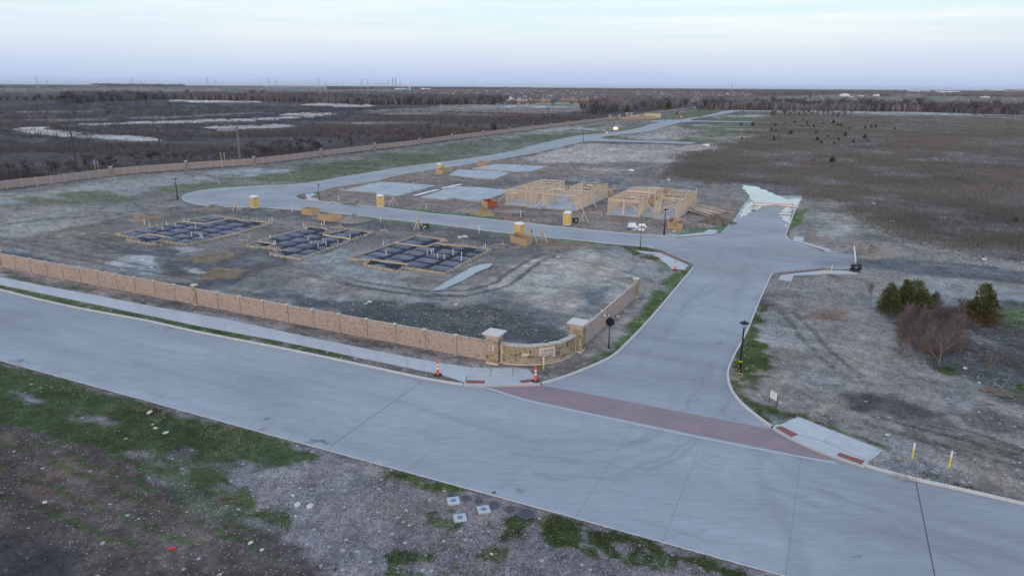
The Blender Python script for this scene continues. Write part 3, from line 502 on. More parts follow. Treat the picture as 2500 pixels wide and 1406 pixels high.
farz = Y > 97.5; Zg = np.where((road_d < .07) & ~farz, zr(Y)-.09, Zg); Zg = np.where(farz & (road_d < 14), np.minimum(Zg, .135), Zg)
M['ground'] = gm = bpy.data.materials.new('soil_grass_and_gravel'); gm.use_nodes = True; t = gm.node_tree; bs = t.nodes['Principled BSDF']; bs.inputs['Roughness'].default_value = .95; bs.inputs['Specular IOR Level'].default_value = .15
def N(t, ty, **k):
    n = t.nodes.new(ty)
    for a, b in k.items(): setattr(n, a, b)
    return n
at = N(t, 'ShaderNodeAttribute', attribute_name='soil'); tc = N(t, 'ShaderNodeTexCoord')
na = N(t, 'ShaderNodeTexNoise'); na.inputs['Scale'].default_value = 5.; na.inputs['Detail'].default_value = 5; na.inputs['Roughness'].default_value = .7; t.links.new(tc.outputs['Object'], na.inputs['Vector'])
mr = N(t, 'ShaderNodeMapRange'); mr.inputs['From Min'].default_value = .25; mr.inputs['From Max'].default_value = .75; mr.inputs['To Min'].default_value = .45; mr.inputs['To Max'].default_value = 1.55; t.links.new(na.outputs['Fac'], mr.inputs[0])
vm = N(t, 'ShaderNodeVectorMath', operation='SCALE'); t.links.new(at.outputs['Color'], vm.inputs[0]); t.links.new(mr.outputs[0], vm.inputs['Scale'])
nb = N(t, 'ShaderNodeTexNoise'); nb.inputs['Scale'].default_value = 24.; nb.inputs['Detail'].default_value = 3; nb.inputs['Roughness'].default_value = .8; t.links.new(tc.outputs['Object'], nb.inputs['Vector'])
mr2 = N(t, 'ShaderNodeMapRange'); mr2.inputs['From Min'].default_value = .3; mr2.inputs['From Max'].default_value = .7; mr2.inputs['To Min'].default_value = .45; mr2.inputs['To Max'].default_value = 1.6; t.links.new(nb.outputs['Fac'], mr2.inputs[0])
vm2 = N(t, 'ShaderNodeVectorMath', operation='SCALE'); t.links.new(vm.outputs[0], vm2.inputs[0]); t.links.new(mr2.outputs[0], vm2.inputs['Scale'])
src = vm2.outputs[0]
for sc, thr, cc in ((9., .26, (.43, .415, .39, 1)), (2.6, .24, (.40, .385, .36, 1))):
    vo = N(t, 'ShaderNodeTexVoronoi'); vo.inputs['Scale'].default_value = sc; t.links.new(tc.outputs['Object'], vo.inputs['Vector'])
    sp_ = N(t, 'ShaderNodeSeparateColor'); t.links.new(vo.outputs['Color'], sp_.inputs[0])
    m1 = N(t, 'ShaderNodeMath', operation='MULTIPLY'); m1.inputs[1].default_value = .42 if sc > 5 else .22; t.links.new(at.outputs['Alpha'], m1.inputs[0])
    m2 = N(t, 'ShaderNodeMath', operation='LESS_THAN'); t.links.new(sp_.outputs[0], m2.inputs[0]); t.links.new(m1.outputs[0], m2.inputs[1])
    m3 = N(t, 'ShaderNodeMath', operation='LESS_THAN'); t.links.new(vo.outputs['Distance'], m3.inputs[0]); m3.inputs[1].default_value = thr*1.2
    m4 = N(t, 'ShaderNodeMath', operation='MULTIPLY'); t.links.new(m2.outputs[0], m4.inputs[0]); t.links.new(m3.outputs[0], m4.inputs[1])
    mx = N(t, 'ShaderNodeMixRGB'); t.links.new(m4.outputs[0], mx.inputs[0]); t.links.new(src, mx.inputs[1]); mx.inputs[2].default_value = cc; src = mx.outputs[0]
t.links.new(src, bs.inputs['Base Color'])
bp = N(t, 'ShaderNodeBump'); bp.inputs['Strength'].default_value = .6; bp.inputs['Distance'].default_value = .08; t.links.new(na.outputs['Fac'], bp.inputs['Height']); t.links.new(bp.outputs[0], bs.inputs['Normal'])
idx = np.arange(nt*nr).reshape(nr, nt); ids = np.concatenate([idx, idx[:, :1]], 1)
Fq = np.stack([ids[:-1, :-1], ids[:-1, 1:], ids[1:, 1:], ids[1:, :-1]], -1).reshape(-1, 4)[:, ::-1]
rd_in = road_d < .0
deep = (road_d[Fq] < -1.2).all(1) & (Y[Fq] < 96).all(1)                     # no soil sheet needed under the middle of the road
Fg = Fq[~deep]
me = np_mesh('ground', np.stack([X, Y, Zg], 1), Fg, gm); ca = me.color_attributes.new('soil', 'FLOAT_COLOR', 'POINT')
ca.data.foreach_set('color', np.concatenate([col, chip[:, None]], 1).astype(np.float32).ravel()); me.polygons.foreach_set('use_smooth', np.ones(len(Fg), bool))
tag(link('ground', me), kind='structure', label='open ground of grey dirt, gravel, rough grass and ploughed soil')
def ground_z(x, y):                                   # height of the sheet at a point, for things that stand on it
    x = np.asarray(x, float); y = np.asarray(y, float)
    return GZ+(fbm(x, y, 6, 3, 5)-.5)*.10+(fbm(x, y, 1.1, 3, 6)-.5)*.05
# ------------------------------------------------------------------ road surface from the same grid
FR = Fq[(road_d[Fq] < .0).any(1) & (Y[Fq] < 100).all(1)]; use = np.unique(FR); remap = np.zeros(len(X), np.int64); remap[use] = np.arange(len(use)); rx, ry = X[use], Y[use]
rc = np.tile(np.array([.325, .335, .345], np.float32), (len(use), 1)); ru = rx*e1x+ry*e1y; rv = -rx*e1y+ry*e1x
rc *= (.80+.40*fbm(ru/5, rv, 2.2, 4, 101))[:, None]; rc *= (.80+.4*fbm(rx, ry, 16, 3, 104))[:, None]; rc *= (.95+.10*fbm(rx, ry, .7, 2, 108))[:, None]
RP = []
def rp_(px, c, soft=.5, wob=.6, ws=3, **k):
    p = Patch(px, c, soft, wob, ws, seed=200+len(RP), **k); p.P = np.array([tuple(v) for v in GP(px, 0)]); RP.append(p); return p
rp_([(1560, 600), (1700, 580), (1800, 540), (1900, 500), (1925, 560), (2090, 620), (2000, 660), (1880, 670), (1800, 740), (1700, 700), (1690, 650)], (.30, .30, .295), 3, 3, 6, brk=(.36, .16, 6), alpha=.75)
rp_([(1800, 540), (1835, 495), (1950, 495), (1925, 560), (1850, 600)], (.25, .235, .215), 2, 2, 5, brk=(.30, .16, 5), alpha=.9)
rp_([(2000, 610), (2090, 620), (2090, 650), (2000, 650)], (.22, .23, .24), 1, 1, 3, brk=(.40, .12, 4), streak=3)
rp_([(440, 500), (450, 465), (760, 447), (1000, 424), (1250, 380), (1250, 386), (1000, 422), (770, 468), (720, 480), (700, 512), (560, 508)], (.31, .32, .335), 2, 3, 9, brk=(.40, .14, 9), streak=2, alpha=.8)
rp_([(1180, 950), (1430, 880), (1500, 1000), (1900, 1060), (1900, 1180), (1500, 1300), (1100, 1150)], (.33, .345, .36), 3, 3, 7, brk=(.40, .14, 6), streak=3, alpha=.7)
rp_([(1770, 1015), (1882, 1045), (2050, 1120), (2105, 1138), (1990, 1130), (1860, 1055)], (.24, .235, .235), .5, .6, 2, brk=(.38, .12, 3), alpha=.8)
for px_, w_ in (([(1960, 1410), (1860, 1150), (1790, 1000), (1790, 800), (1830, 600)], .9), ([(300, 830), (900, 960), (1300, 1080), (1550, 1090), (1650, 1000), (1680, 880)], .55), ([(380, 900), (900, 1030), (1300, 1120), (1500, 1130), (1640, 1080), (1700, 980)], .5),
                ([(2500, 1380), (2150, 1250), (1950, 1180), (1800, 1060), (1740, 960)], .6), ([(2500, 1320), (2200, 1230), (2000, 1140), (1850, 1040)], .5), ([(1560, 900), (1660, 760), (1740, 660), (1760, 600), (1700, 585), (1500, 575)], .7),
                ([(1600, 720), (1700, 640), (1640, 600), (1400, 575), (1100, 545)], .6), ([(1000, 530), (1300, 562), (1600, 592), (1900, 640)], .8)):
    rp_(px_, (.235, .24, .25), .45, .4, 5, line=w_*.45, brk=(.40, .14, 4), alpha=.34)
for (cx_, cy_, a_, b_, al) in ((425, 802, 26, 5, .6), (40, 883, 24, 6, .85), (645, 1022, 8, 4, .8), (765, 1080, 30, 7, .75), (130, 910, 16, 2, .8), (385, 973, 12, 3, .7), (375, 798, 10, 2, .5), (705, 1150, 8, 2, .4), (1270, 1202, 14, 7, .45), (1575, 1240, 6, 4, .4), (1675, 1262, 7, 4, .4), (1720, 1296, 6, 2.5, .5), (2090, 1363, 9, 5, .6), (1755, 838, 9, 4, .6), (1848, 650, 8, 3, .6)):
    rp_([(cx_+a_*math.cos(t)*(1+.3*math.sin(3*t)), cy_+b_*math.sin(t)*(1+.3*math.cos(2*t))) for t in [k*math.pi/5 for k in range(10)]], (.10, .105, .12), .12, .35, .7, brk=(.40, .12, .5), alpha=al)
for px_, w_ in (([(1250, 1090), (1420, 1110), (1560, 1070), (1680, 990), (1740, 880)], .3), ([(1300, 1150), (1480, 1165), (1640, 1110), (1760, 1010), (1790, 900)], .3), ([(1700, 1120), (1900, 1190), (2150, 1280), (2400, 1370)], .35), ([(1820, 1080), (2000, 1180), (2250, 1280), (2500, 1360)], .3), ([(1600, 620), (1750, 640), (1850, 700), (1840, 800)], .35), ([(1700, 590), (1850, 540), (1890, 500)], .4), ([(1780, 600), (1880, 620), (2050, 640)], .4), ([(1620, 800), (1720, 700), (1850, 640), (1980, 630)], .35)):
    for o_ in (0, 14): rp_([(x_+o_*.3, y_+o_) for x_, y_ in px_], (.22, .225, .235), .2, .3, 3, line=w_*.4, brk=(.44, .12, 2.5), alpha=.5)
rp_([(-900, 628), (0, 868), (640, 1045), (1200, 1198), (1900, 1392), (1900, 1404), (1200, 1210), (640, 1057), (0, 881)], (.43, .45, .47), .4, .3, 3, alpha=.5)
rp_([(-900, 560), (0, 712), (476, 816), (1031, 930), (1130, 946), (1031, 936), (476, 822), (0, 718)], (.31, .32, .33), .3, .3, 3, brk=(.42, .12, 3), alpha=.5)
rchip = np.zeros(len(use), np.float32)
for p in RP: p.apply(rx, ry, rc, rchip)
M['road'] = rm = bpy.data.materials.new('brushed_concrete_paving'); rm.use_nodes = True; t = rm.node_tree; bs = t.nodes['Principled BSDF']; bs.inputs['Roughness'].default_value = .72; bs.inputs['Specular IOR Level'].default_value = .25
at = N(t, 'ShaderNodeAttribute', attribute_name='paving'); tc = N(t, 'ShaderNodeTexCoord'); mp = N(t, 'ShaderNodeMapping'); mp.inputs['Rotation'].default_value = (0, 0, R(25.3)); mp.inputs['Scale'].default_value = (.35, 2.2, 1); t.links.new(tc.outputs['Object'], mp.inputs[0])
na = N(t, 'ShaderNodeTexNoise'); na.inputs['Scale'].default_value = 1.6; na.inputs['Detail'].default_value = 6; na.inputs['Roughness'].default_value = .65; t.links.new(mp.outputs[0], na.inputs['Vector'])
mr = N(t, 'ShaderNodeMapRange'); mr.inputs['From Min'].default_value = .3; mr.inputs['From Max'].default_value = .7; mr.inputs['To Min'].default_value = .90; mr.inputs['To Max'].default_value = 1.08; t.links.new(na.outputs['Fac'], mr.inputs[0])
vm = N(t, 'ShaderNodeVectorMath', operation='SCALE'); t.links.new(at.outputs['Color'], vm.inputs[0]); t.links.new(mr.outputs[0], vm.inputs['Scale']); t.links.new(vm.outputs[0], bs.inputs['Base Color'])
me = np_mesh('concrete_road', np.stack([rx, ry, zr(ry)-.003*(ry > 96)], 1), remap[FR], rm); ca = me.color_attributes.new('paving', 'FLOAT_COLOR', 'POINT')
ca.data.foreach_set('color', np.concatenate([rc, np.ones((len(use), 1))], 1).astype(np.float32).ravel())
road = tag(link('concrete_road', me), kind='structure', label='pale blue-grey concrete streets of the new subdivision')
bm = bmesh.new(); f_ = bm.faces.new([bm.verts.new((p[0], p[1], .15)) for p in ROAD]); bmesh.ops.triangulate(bm, faces=[f_]); bmesh.ops.bisect_plane(bm, geom=bm.verts[:]+bm.edges[:]+bm.faces[:], plane_co=(0, 98.5, 0), plane_no=(0, 1, 0), clear_inner=True)
mf = bpy.data.meshes.new('far_street_surface'); bm.to_mesh(mf); bm.free(); mf.materials.append(mat('far_street_concrete', (.325, .327, .33), .75, .16, .12, stretch=(1, 1, 1)))
if sum(p.normal.z*p.area for p in mf.polygons) < 0: mf.flip_normals()
link('far_street_surface', mf, road)
def strip_poly(P, off0, off1):
    L = []; Rr = []
    for i, p in enumerate(P):
        d = (P[min(i+1, len(P)-1)]-P[max(i-1, 0)]); d.normalize(); n = Vector((-d.y, d.x)); L.append(p+n*off0); Rr.append(p+n*off1)
    return L, Rr
def kerb(chain, h=.15, w=.16, side=1, name='kerb'):
    P = CH[chain] if isinstance(chain, str) else chain; prof = [(-.02, -.02), (.0, h*.85), (.025, h), (w, h), (w+.01, -.02)]; mb = MB(); n = len(prof)
    for i, p in enumerate(P):
        d = (P[min(i+1, len(P)-1)]-P[max(i-1, 0)]).normalized(); nn = Vector((-d.y, d.x))*side
        for a, z in prof: q = p+nn*a; mb.v.append((q.x, q.y, z+float(zr(q.y))*.55))
    for i in range(len(P)-1):
        for k in range(n-1): mb.f.append((i*n+k, (i+1)*n+k, (i+1)*n+k+1, i*n+k+1)); mb.m.append(0)
    return mb.build(name, M['kerb'], road)
for c in ('N_EDGE', 'ENTRY_W', 'CROSS_S', 'LONG_E', 'LONG_E2', 'CROSS_N', 'NORTH_W', 'NORTH_E', 'ENTRY_E', 'S_MAIN_E', 'S_EDGE'):
    kerb(c, w=.09 if c == 'S_EDGE' else (.15 if c in ('N_EDGE', 'S_MAIN_E') else .16), h=.15)
kerb(GP([(1200, 943.5), (1230, 941), (1262, 940.5), (1300, 938)], 0), .09, .12); kerb(GP([(1940, 1074), (1980, 1092), (2010, 1104), (2040, 1115)], 0), .13, .16)
# joints across and along the paving
def joint(a, b, w=.018, m='seal2', z=.004):
    pa, pb = G(*a, 0), G(*b, 0); d = (pb-pa).normalized(); n = Vector((-d.y, d.x))*w/2; k = max(2, int((pb-pa).length/2)); mb = MB()
    for i in range(k+1):
        p = pa.lerp(pb, i/k); zz = z+float(zr(p.y)); mb.v += [(p.x-n.x, p.y-n.y, zz), (p.x+n.x, p.y+n.y, zz)]
    for i in range(k): mb.f.append((2*i, 2*i+2, 2*i+3, 2*i+1)); mb.m.append(0)
    mb.build('paving_joint', M[m], road)
joint((1031, 931), (806, 1089), .035, 'seal'); joint((2236, 1176), (2283, 1409), .05, 'seal'); joint((1376, 1022), (1211, 1209), .02); joint((1546, 1037), (1405, 1262), .02)
joint((1718, 1064), (1618, 1322), .02); joint((1956, 1112), (1917, 1409), .022); joint((1059, 1095), (996, 1149), .022); joint((1515, 860), (1745, 893), .03); joint((1745, 893), (1774, 900), .025)
joint((1059, 1097), (1262, 1150)); joint((1440, 1118), (1540, 1146), .025); joint((1580, 1276), (1720, 1316), .025); joint((1640, 1045), (1700, 1000), .025); joint((1700, 1010), (1790, 1076), .03); joint((1555, 1030), (1580, 990), .02)
joint((1495, 630), (1600, 582), .02); joint((1860, 690), (1930, 590), .02); joint((1560, 600), (1640, 581), .02)
joint((700, 1150), (640, 1054), .015); joint((100, 908), (200, 860), .02); joint((600, 1046), (760, 950), .02)
# brick paver band across the entry and red truncated-dome mats
M['paver'] = pm = bpy.data.materials.new('red_stamped_paving'); pm.use_nodes = True; t = pm.node_tree; bs = t.nodes['Principled BSDF']; bs.inputs['Roughness'].default_value = .8
tc = N(t, 'ShaderNodeTexCoord'); mp = N(t, 'ShaderNodeMapping'); mp.inputs['Rotation'].default_value = (0, 0, R(25.3)); t.links.new(tc.outputs['Object'], mp.inputs[0])
bt = N(t, 'ShaderNodeTexBrick'); bt.inputs['Scale'].default_value = 1.; bt.inputs['Brick Width'].default_value = .3; bt.inputs['Row Height'].default_value = .15; bt.inputs['Mortar Size'].default_value = .012
bt.inputs['Color1'].default_value = (.285, .19, .195, 1); bt.inputs['Color2'].default_value = (.235, .155, .165, 1); bt.inputs['Mortar'].default_value = (.30, .26, .27, 1); t.links.new(mp.outputs[0], bt.inputs['Vector'])
na = N(t, 'ShaderNodeTexNoise'); na.inputs['Scale'].default_value = .5; na.inputs['Detail'].default_value = 5; t.links.new(tc.outputs['Object'], na.inputs['Vector']); mr = N(t, 'ShaderNodeMapRange'); mr.inputs['To Min'].default_value = .8; mr.inputs['To Max'].default_value = 1.25; t.links.new(na.outputs['Fac'], mr.inputs[0])
vm = N(t, 'ShaderNodeVectorMath', operation='SCALE'); t.links.new(bt.outputs['Color'], vm.inputs[0]); t.links.new(mr.outputs[0], vm.inputs['Scale']); t.links.new(vm.outputs[0], bs.inputs['Base Color'])
XW = [(1165, 944.5), (1200, 945), (1323, 940.5), (1427, 959), (1600, 993), (1750, 1022), (1830, 1037), (1882, 1048), (1931, 1074), (1994, 1101), (2046, 1120), (2000, 1123), (1882, 1096), (1718, 1064), (1555, 1030), (1408, 1000), (1290, 974), (1214, 960)]
def sheet(px, z, name, m, parent=None, slope=0, **k):
    mb = MB(); P = GP(px, z); mb.add([(p.x, p.y, z if i < len(P)-slope else .012) for i, p in enumerate(P)], [tuple(range(len(P)))]); o = mb.build(name, m, parent, **k)
    if o.data.polygons[0].normal.z < 0: o.data.flip_normals()
    return o
def apron(px, z, name, m, parent): return MB().prism(GP(px, z), -.02, z).build(name, m, parent)
sheet(XW, .006, 'paver_crossing', M['paver'], kind='structure', label='red brick paver band across the mouth of the entry street')
sheet([(1140, 940), (1200, 948), (1290, 976), (1555, 1033), (1718, 1067), (1882, 1099), (2040, 1128), (2040, 1132), (1882, 1103), (1718, 1071), (1555, 1037), (1290, 980), (1190, 950)], .008, 'concrete_band', M['walk'], road)
# sidewalks: separate slabs with tooled joints
def walk(top, bot, n, name='sidewalk', label=None, z=.165, gap=.012):
    A = [Vector(v) for v in resample(GP(top, z), n+1)]; B = [Vector(v) for v in resample(GP(bot, z), n+1)]
    r = link(name, None); tag(r, label=label, kind='structure')
    for i in range(n):
        a0, a1, b0, b1 = A[i], A[i+1], B[i], B[i+1]; g = gap/max((a1-a0).length, .1); a0_, a1_ = a0.lerp(a1, g), a0.lerp(a1, 1-g); b0_, b1_ = b0.lerp(b1, g), b0.lerp(b1, 1-g)
        MB().prism([a0_, a1_, b1_, b0_], -.02, z+.002*((i*7) % 3)).build('sidewalk_slab', M['walk'], r)
    return r
def resample(P, n):
    L = [0]
    for i in range(len(P)-1): L.append(L[-1]+(P[i+1]-P[i]).length)
    out = []
    for k in range(n):
        s = L[-1]*k/(n-1); i = 0
        while i < len(P)-2 and L[i+1] < s: i += 1
        out.append(P[i].lerp(P[i+1], (s-L[i])/max(1e-6, L[i+1]-L[i])))
    return out
walk([(-700, 538), (0, 676), (98, 696), (224, 719), (392, 751), (560, 780), (700, 811), (817, 835), (920, 856), (1031, 878), (1086, 887), (1119, 894), (1152, 897)],
     [(-700, 562), (0, 695), (140, 723), (308, 758), (504, 799), (700, 835), (854, 867), (964, 890), (1053, 908), (1100, 917), (1128, 924), (1134, 932)], 46, label='pale concrete sidewalk between the brick wall and the main road')
# corner landing slabs and ramps
def landing(polys, label, z=.165):
    r = link('corner_landing', None); tag(r, label=label, kind='structure')
    for px in polys: MB().prism(GP(px, z), -.02, z).build('sidewalk_slab', M['walk'], r)
    return r
landing([[(1153, 897), (1200, 898), (1196, 917), (1142, 919), (1133, 929)], [(1201, 898), (1250, 897), (1252, 917), (1197, 917)], [(1251, 897), (1289, 901), (1318, 931), (1300, 924), (1253, 917)]], 'sidewalk landing in front of the stone monument')
apron([(1134, 931), (1142, 920), (1196, 918), (1252, 918), (1299, 925), (1319, 933), (1320, 938), (1267, 939.5), (1225, 940), (1182, 941), (1131, 940.5)], .150, 'ramp_apron', M['walk'], road)
la = landing([[(1889, 1038), (1910, 1034), (1949, 1017), (2040, 1053), (2010, 1075), (1951, 1060)], [(2041, 1053), (2156, 1098.5), (2125, 1123), (2112, 1121), (2011, 1075)]], 'white concrete corner landing at the right of the red crossing')
apron([(1886, 1044), (1890, 1039), (1950, 1061), (2010, 1077), (2111, 1122), (2122, 1124), (2110, 1137), (2046, 1117), (1994, 1098), (1931, 1070)], .152, 'ramp_apron', M['walk'], road)
landing([[(1551, 611), (1590, 614.5), (1613, 617), (1627, 624), (1608, 629), (1592, 622), (1560, 615)], [(1614, 617), (1682, 647), (1668, 658), (1641, 656), (1609, 629.5), (1628, 624)]], 'sidewalk corner beside the orange marker post')
landing([[(1622, 570), (1655, 574), (1716, 568), (1748, 568), (1748, 571), (1690, 576), (1655, 578), (1636, 575)], [(1717, 567.6), (1730, 560), (1752, 562), (1749, 567.6)]], 'sidewalk corner below the brown dirt heap')
landing([[(1939, 577.5), (1963, 579), (1961, 590), (1935, 586.5)], [(1935, 587), (1961, 590.5), (2023, 607), (2086, 611.5), (2086, 617), (2016, 614), (1940, 592)]], 'narrow sidewalk along the upper side of the short stub street')
landing([[(1900, 682), (1906, 672), (1938, 672), (1932, 686)], [(1906, 670.5), (2010, 660), (2064, 661), (2094, 664), (2093, 669), (2023, 668), (1938, 671.5)]], 'narrow sidewalk along the lower side of the short stub street')
landing([[(739, 476), (764, 471), (772, 474), (757, 482), (778, 485.5), (778, 488.5), (744, 489)]], 'pale ramp corner where the long street meets the cross street')
def red(px, label, z=.17):
    o = sheet(px, z, 'tactile_mat', M['tactile']); return tag(o, label=label, cat='tactile paving', group='red tactile mats set into the sidewalk ramps')
red([(1138, 927), (1184, 929), (1183, 936), (1137, 935)], 'red tactile mat on the ramp left of the orange cone by the monument', .156)
red([(1267, 928), (1299, 925), (1304, 931), (1274, 935)], 'red tactile mat beside the base of the cone below the CREEK CROSSING wall', .156)
red([(1893, 1043), (1907, 1039), (1949, 1060), (1931, 1066)], 'red tactile mat on the right corner nearest the red crossing', .172)
red([(2043, 1111), (2050, 1104), (2111, 1124), (2104, 1133)], 'red tactile mat at the outer end of the right corner landing', .172)
red([(1601, 611), (1616, 612.5), (1684, 644), (1682, 647.5), (1614, 617.5)], 'long red tactile strip on the corner by the orange marker post', .172)
red([(1650, 578.6), (1748, 571), (1748, 572.4), (1652, 580)], 'thin red tactile strip on the corner below the brown dirt heap', .172)
red([(1935, 588.2), (1940, 588.6), (2016, 611.4), (2010, 612.6)], 'red tactile strip along the upper side of the stub street', .172)
red([(1905, 668), (2005, 656.5), (2008, 657.6), (1912, 669)], 'red tactile strip along the lower side of the stub street', .172)
red([(739, 476), (745, 475), (751, 488), (744, 489)], 'red tactile mat on the corner by the far street-name sign', .172)
# ------------------------------------------------------------------ standing water
M['water'] = wm = bpy.data.materials.new('still_rain_water'); wm.use_nodes = True; b_ = wm.node_tree.nodes['Principled BSDF']; b_.inputs['Base Color'].default_value = (.13, .15, .175, 1); b_.inputs['Roughness'].default_value = .03; b_.inputs['Specular IOR Level'].default_value = .6
b_.inputs['IOR'].default_value = 1.6; b_.inputs['Coat Weight'].default_value = .25; b_.inputs['Coat Roughness'].default_value = .02
def puddle(px, label, z=.2, jag=.5, seed=1):
    rr = random.Random(seed); P = GP(px, z); out = []
    for i, p in enumerate(P):
        q = P[(i+1) % len(P)]; k = max(1, int((q-p).length/1.1))
        for j in range(k):
            s_ = p.lerp(q, j/k); out.append(s_+Vector((rr.uniform(-1, 1), rr.uniform(-.6, .6)))*jag)
    bm = bmesh.new(); vs_ = [bm.verts.new((p.x, p.y, z)) for p in out]; f_ = bm.faces.new(vs_); bmesh.ops.triangulate(bm, faces=[f_]); me = bpy.data.meshes.new('puddle'); bm.to_mesh(me); bm.free(); me.materials.append(M['water'])
    o = link('puddle', me)
    if sum(p.normal.z for p in me.polygons) < 0: me.flip_normals()
    return tag(o, label=label, cat='puddle', group='puddles of rain water')
puddle([(1050, 712), (1098, 682), (1156, 650), (1176, 645), (1205, 643), (1196, 652), (1162, 666), (1120, 690), (1080, 706)], 'long narrow puddle in the dirt lot beside the third foundation form', .185, .12)
puddle([(1811, 451), (1850, 457), (1880, 470), (1920, 487), (1956, 483), (1950, 498), (1940, 510), (1930, 535), (1922, 555), (1918, 540), (1905, 526), (1902, 515), (1925, 505), (1895, 500), (1860, 503), (1846, 512), (1830, 520), (1802, 533), (1816, 502), (1835, 490), (1828, 475), (1815, 462)], 'big ragged sky-reflecting puddle around the striped barricade', .2, .45, 4)
puddle([(1530, 415), (1540, 413.5), (1552, 416), (1540, 418.5)], 'small bright puddle in the grey dirt above the framed house', .2, .5, 5)
puddle([(1710, 352), (1730, 352.5), (1762, 357), (1750, 359), (1722, 356)], 'thin bright puddle beyond the end of the short stub street', .2, .8, 6)
puddle([(1630, 432), (1636, 424), (1640, 426), (1636, 436), (1635, 447), (1631, 440)], 'narrow crooked puddle at the edge of the brown brush', .2, .4, 7)
# ================================================================== brick walls
BR = [M['brick%d' % i] for i in range(4)]; ST = [M['stone%d' % i] for i in range(4)]
def pick(r, w=(44, 26, 24, 6)): return r.choices(range(4), w)[0]
brick_me = []
for i in range(4): brick_me.append(MB().box(-.098, .098, -.014, .012, -.029, .029, taper=.003).mesh('brick', BR[i]))
def bricks_face(mb, x0, x1, yf, z0, z1, s, mw=4, r=rnd, lst=None, soldier=.2):
    """running bond on a wall face whose outward side is s*y; mw = first material index of the bricks"""
    zz = z0; row = 0; top = z1-soldier
    while zz+.06 < top:
        x = x0-(.1 if row % 2 else 0)
        while x < x1:
            a, b = max(x+.004, x0), min(x+.2, x1)
            if b-a > .04:
                if lst is not None: lst.append(((a+b)/2, yf, zz+.033, b-a))
                else:
                    d = .012+.004*r.random(); mb.box(a, b, min(yf, yf+s*d), max(yf, yf+s*d), zz+.004, zz+.062, mw+pick(r))
            x += .208
        zz += .068; row += 1
    x = x0
    while lst is None and x+.06 < x1: mb.box(x+.004, x+.063, min(yf, yf+s*.02), max(yf, yf+s*.02), top+.006, z1-.004, mw+pick(r)); x += .069
def stone_rects(W, Hh, r, umin=.13, umax=.42):
    """irregular ashlar: fill a W x H face with rectangles on a coarse grid"""
    g = .14; nx, nz = int(W/g), max(2, int(Hh/g)); used = [[False]*nz for _ in range(nx)]; out = []
    gx, gz = W/nx, Hh/nz
    for k in range(nz):
        for i in range(nx):
            if used[i][k]: continue
            a, b = r.choice([(2, 1), (3, 2), (2, 2), (3, 1), (2, 2), (1, 2), (1, 1), (2, 3), (3, 2), (4, 2), (3, 3)])
            while a > 1 and (i+a > nx or any(used[i+q][k] for q in range(a))): a -= 1
            while b > 1 and (k+b > nz or any(used[i+p][k+q] for p in range(a) for q in range(b))): b -= 1
            for p in range(a):
                for q in range(b): used[i+p][k+q] = True
            out.append((i*gx, (i+a)*gx, k*gz, (k+b)*gz))
    return out
def pillar(parent, x, y, w, h, r, stones=True, name='pillar', small=True, faces=((0, -1), (1, 0), (-1, 0), (0, 1)), capw=None):
    """square stone pillar in the wall's own frame, with a cast-stone cap"""
    b = MB().box(x-w/2, x+w/2, y-w/2, y+w/2, -.15, h, 0); hw = w/2
    if stones:
        for fx, fy in faces:
            for (a, c, e, g) in stone_rects(w, h-.34 if not small else h-.05, r):
                d = .015+.02*r.random(); a0, c0, e0, g0 = a+.018, c-.018, e+.018+.12, g-.018+.12
                if g0 > h-.02: g0 = h-.02
                mi = 1+pick(r, (38, 30, 20, 12))
                if fx == 0: yy = sorted((y+fy*hw, y+fy*(hw+d))); b.box(x-hw+a0, x-hw+c0, yy[0], yy[1], e0, g0, mi)
                else: xx = sorted((x+fx*hw, x+fx*(hw+d))); b.box(xx[0], xx[1], y-hw+a0, y-hw+c0, e0, g0, mi)
            if not small:
                q = -hw+.02
                while q+.06 < hw:                              # soldier course under the cap
                    mi = 5+pick(r)
                    if fx == 0: yy = sorted((y+fy*hw, y+fy*(hw+.03))); b.box(x+q, x+q+.055, yy[0], yy[1], h-.22, h-.02, mi)
                    else: xx = sorted((x+fx*hw, x+fx*(hw+.03))); b.box(xx[0], xx[1], y+q, y+q+.055, h-.22, h-.02, mi)
                    q += .068
    p = b.build(name, [M['smortar']]+ST+BR, parent)
    c = MB(); k = w/2
    if small: c.sqlathe([(k+.0, h), (k+.07, h+.02), (k+.09, h+.1), (k+.08, h+.13), (.01, h+.19)], x, y)
    else: c.sqlathe([(k+.02, h), (k+.03, h+.06), (k+.08, h+.12), (k+.17, h+.22), (k+.24, h+.27), (k+.26, h+.36), (k+.24, h+.40), (.02, h+.47)], x, y)
    c.build('cap', M['cap'], p); return p
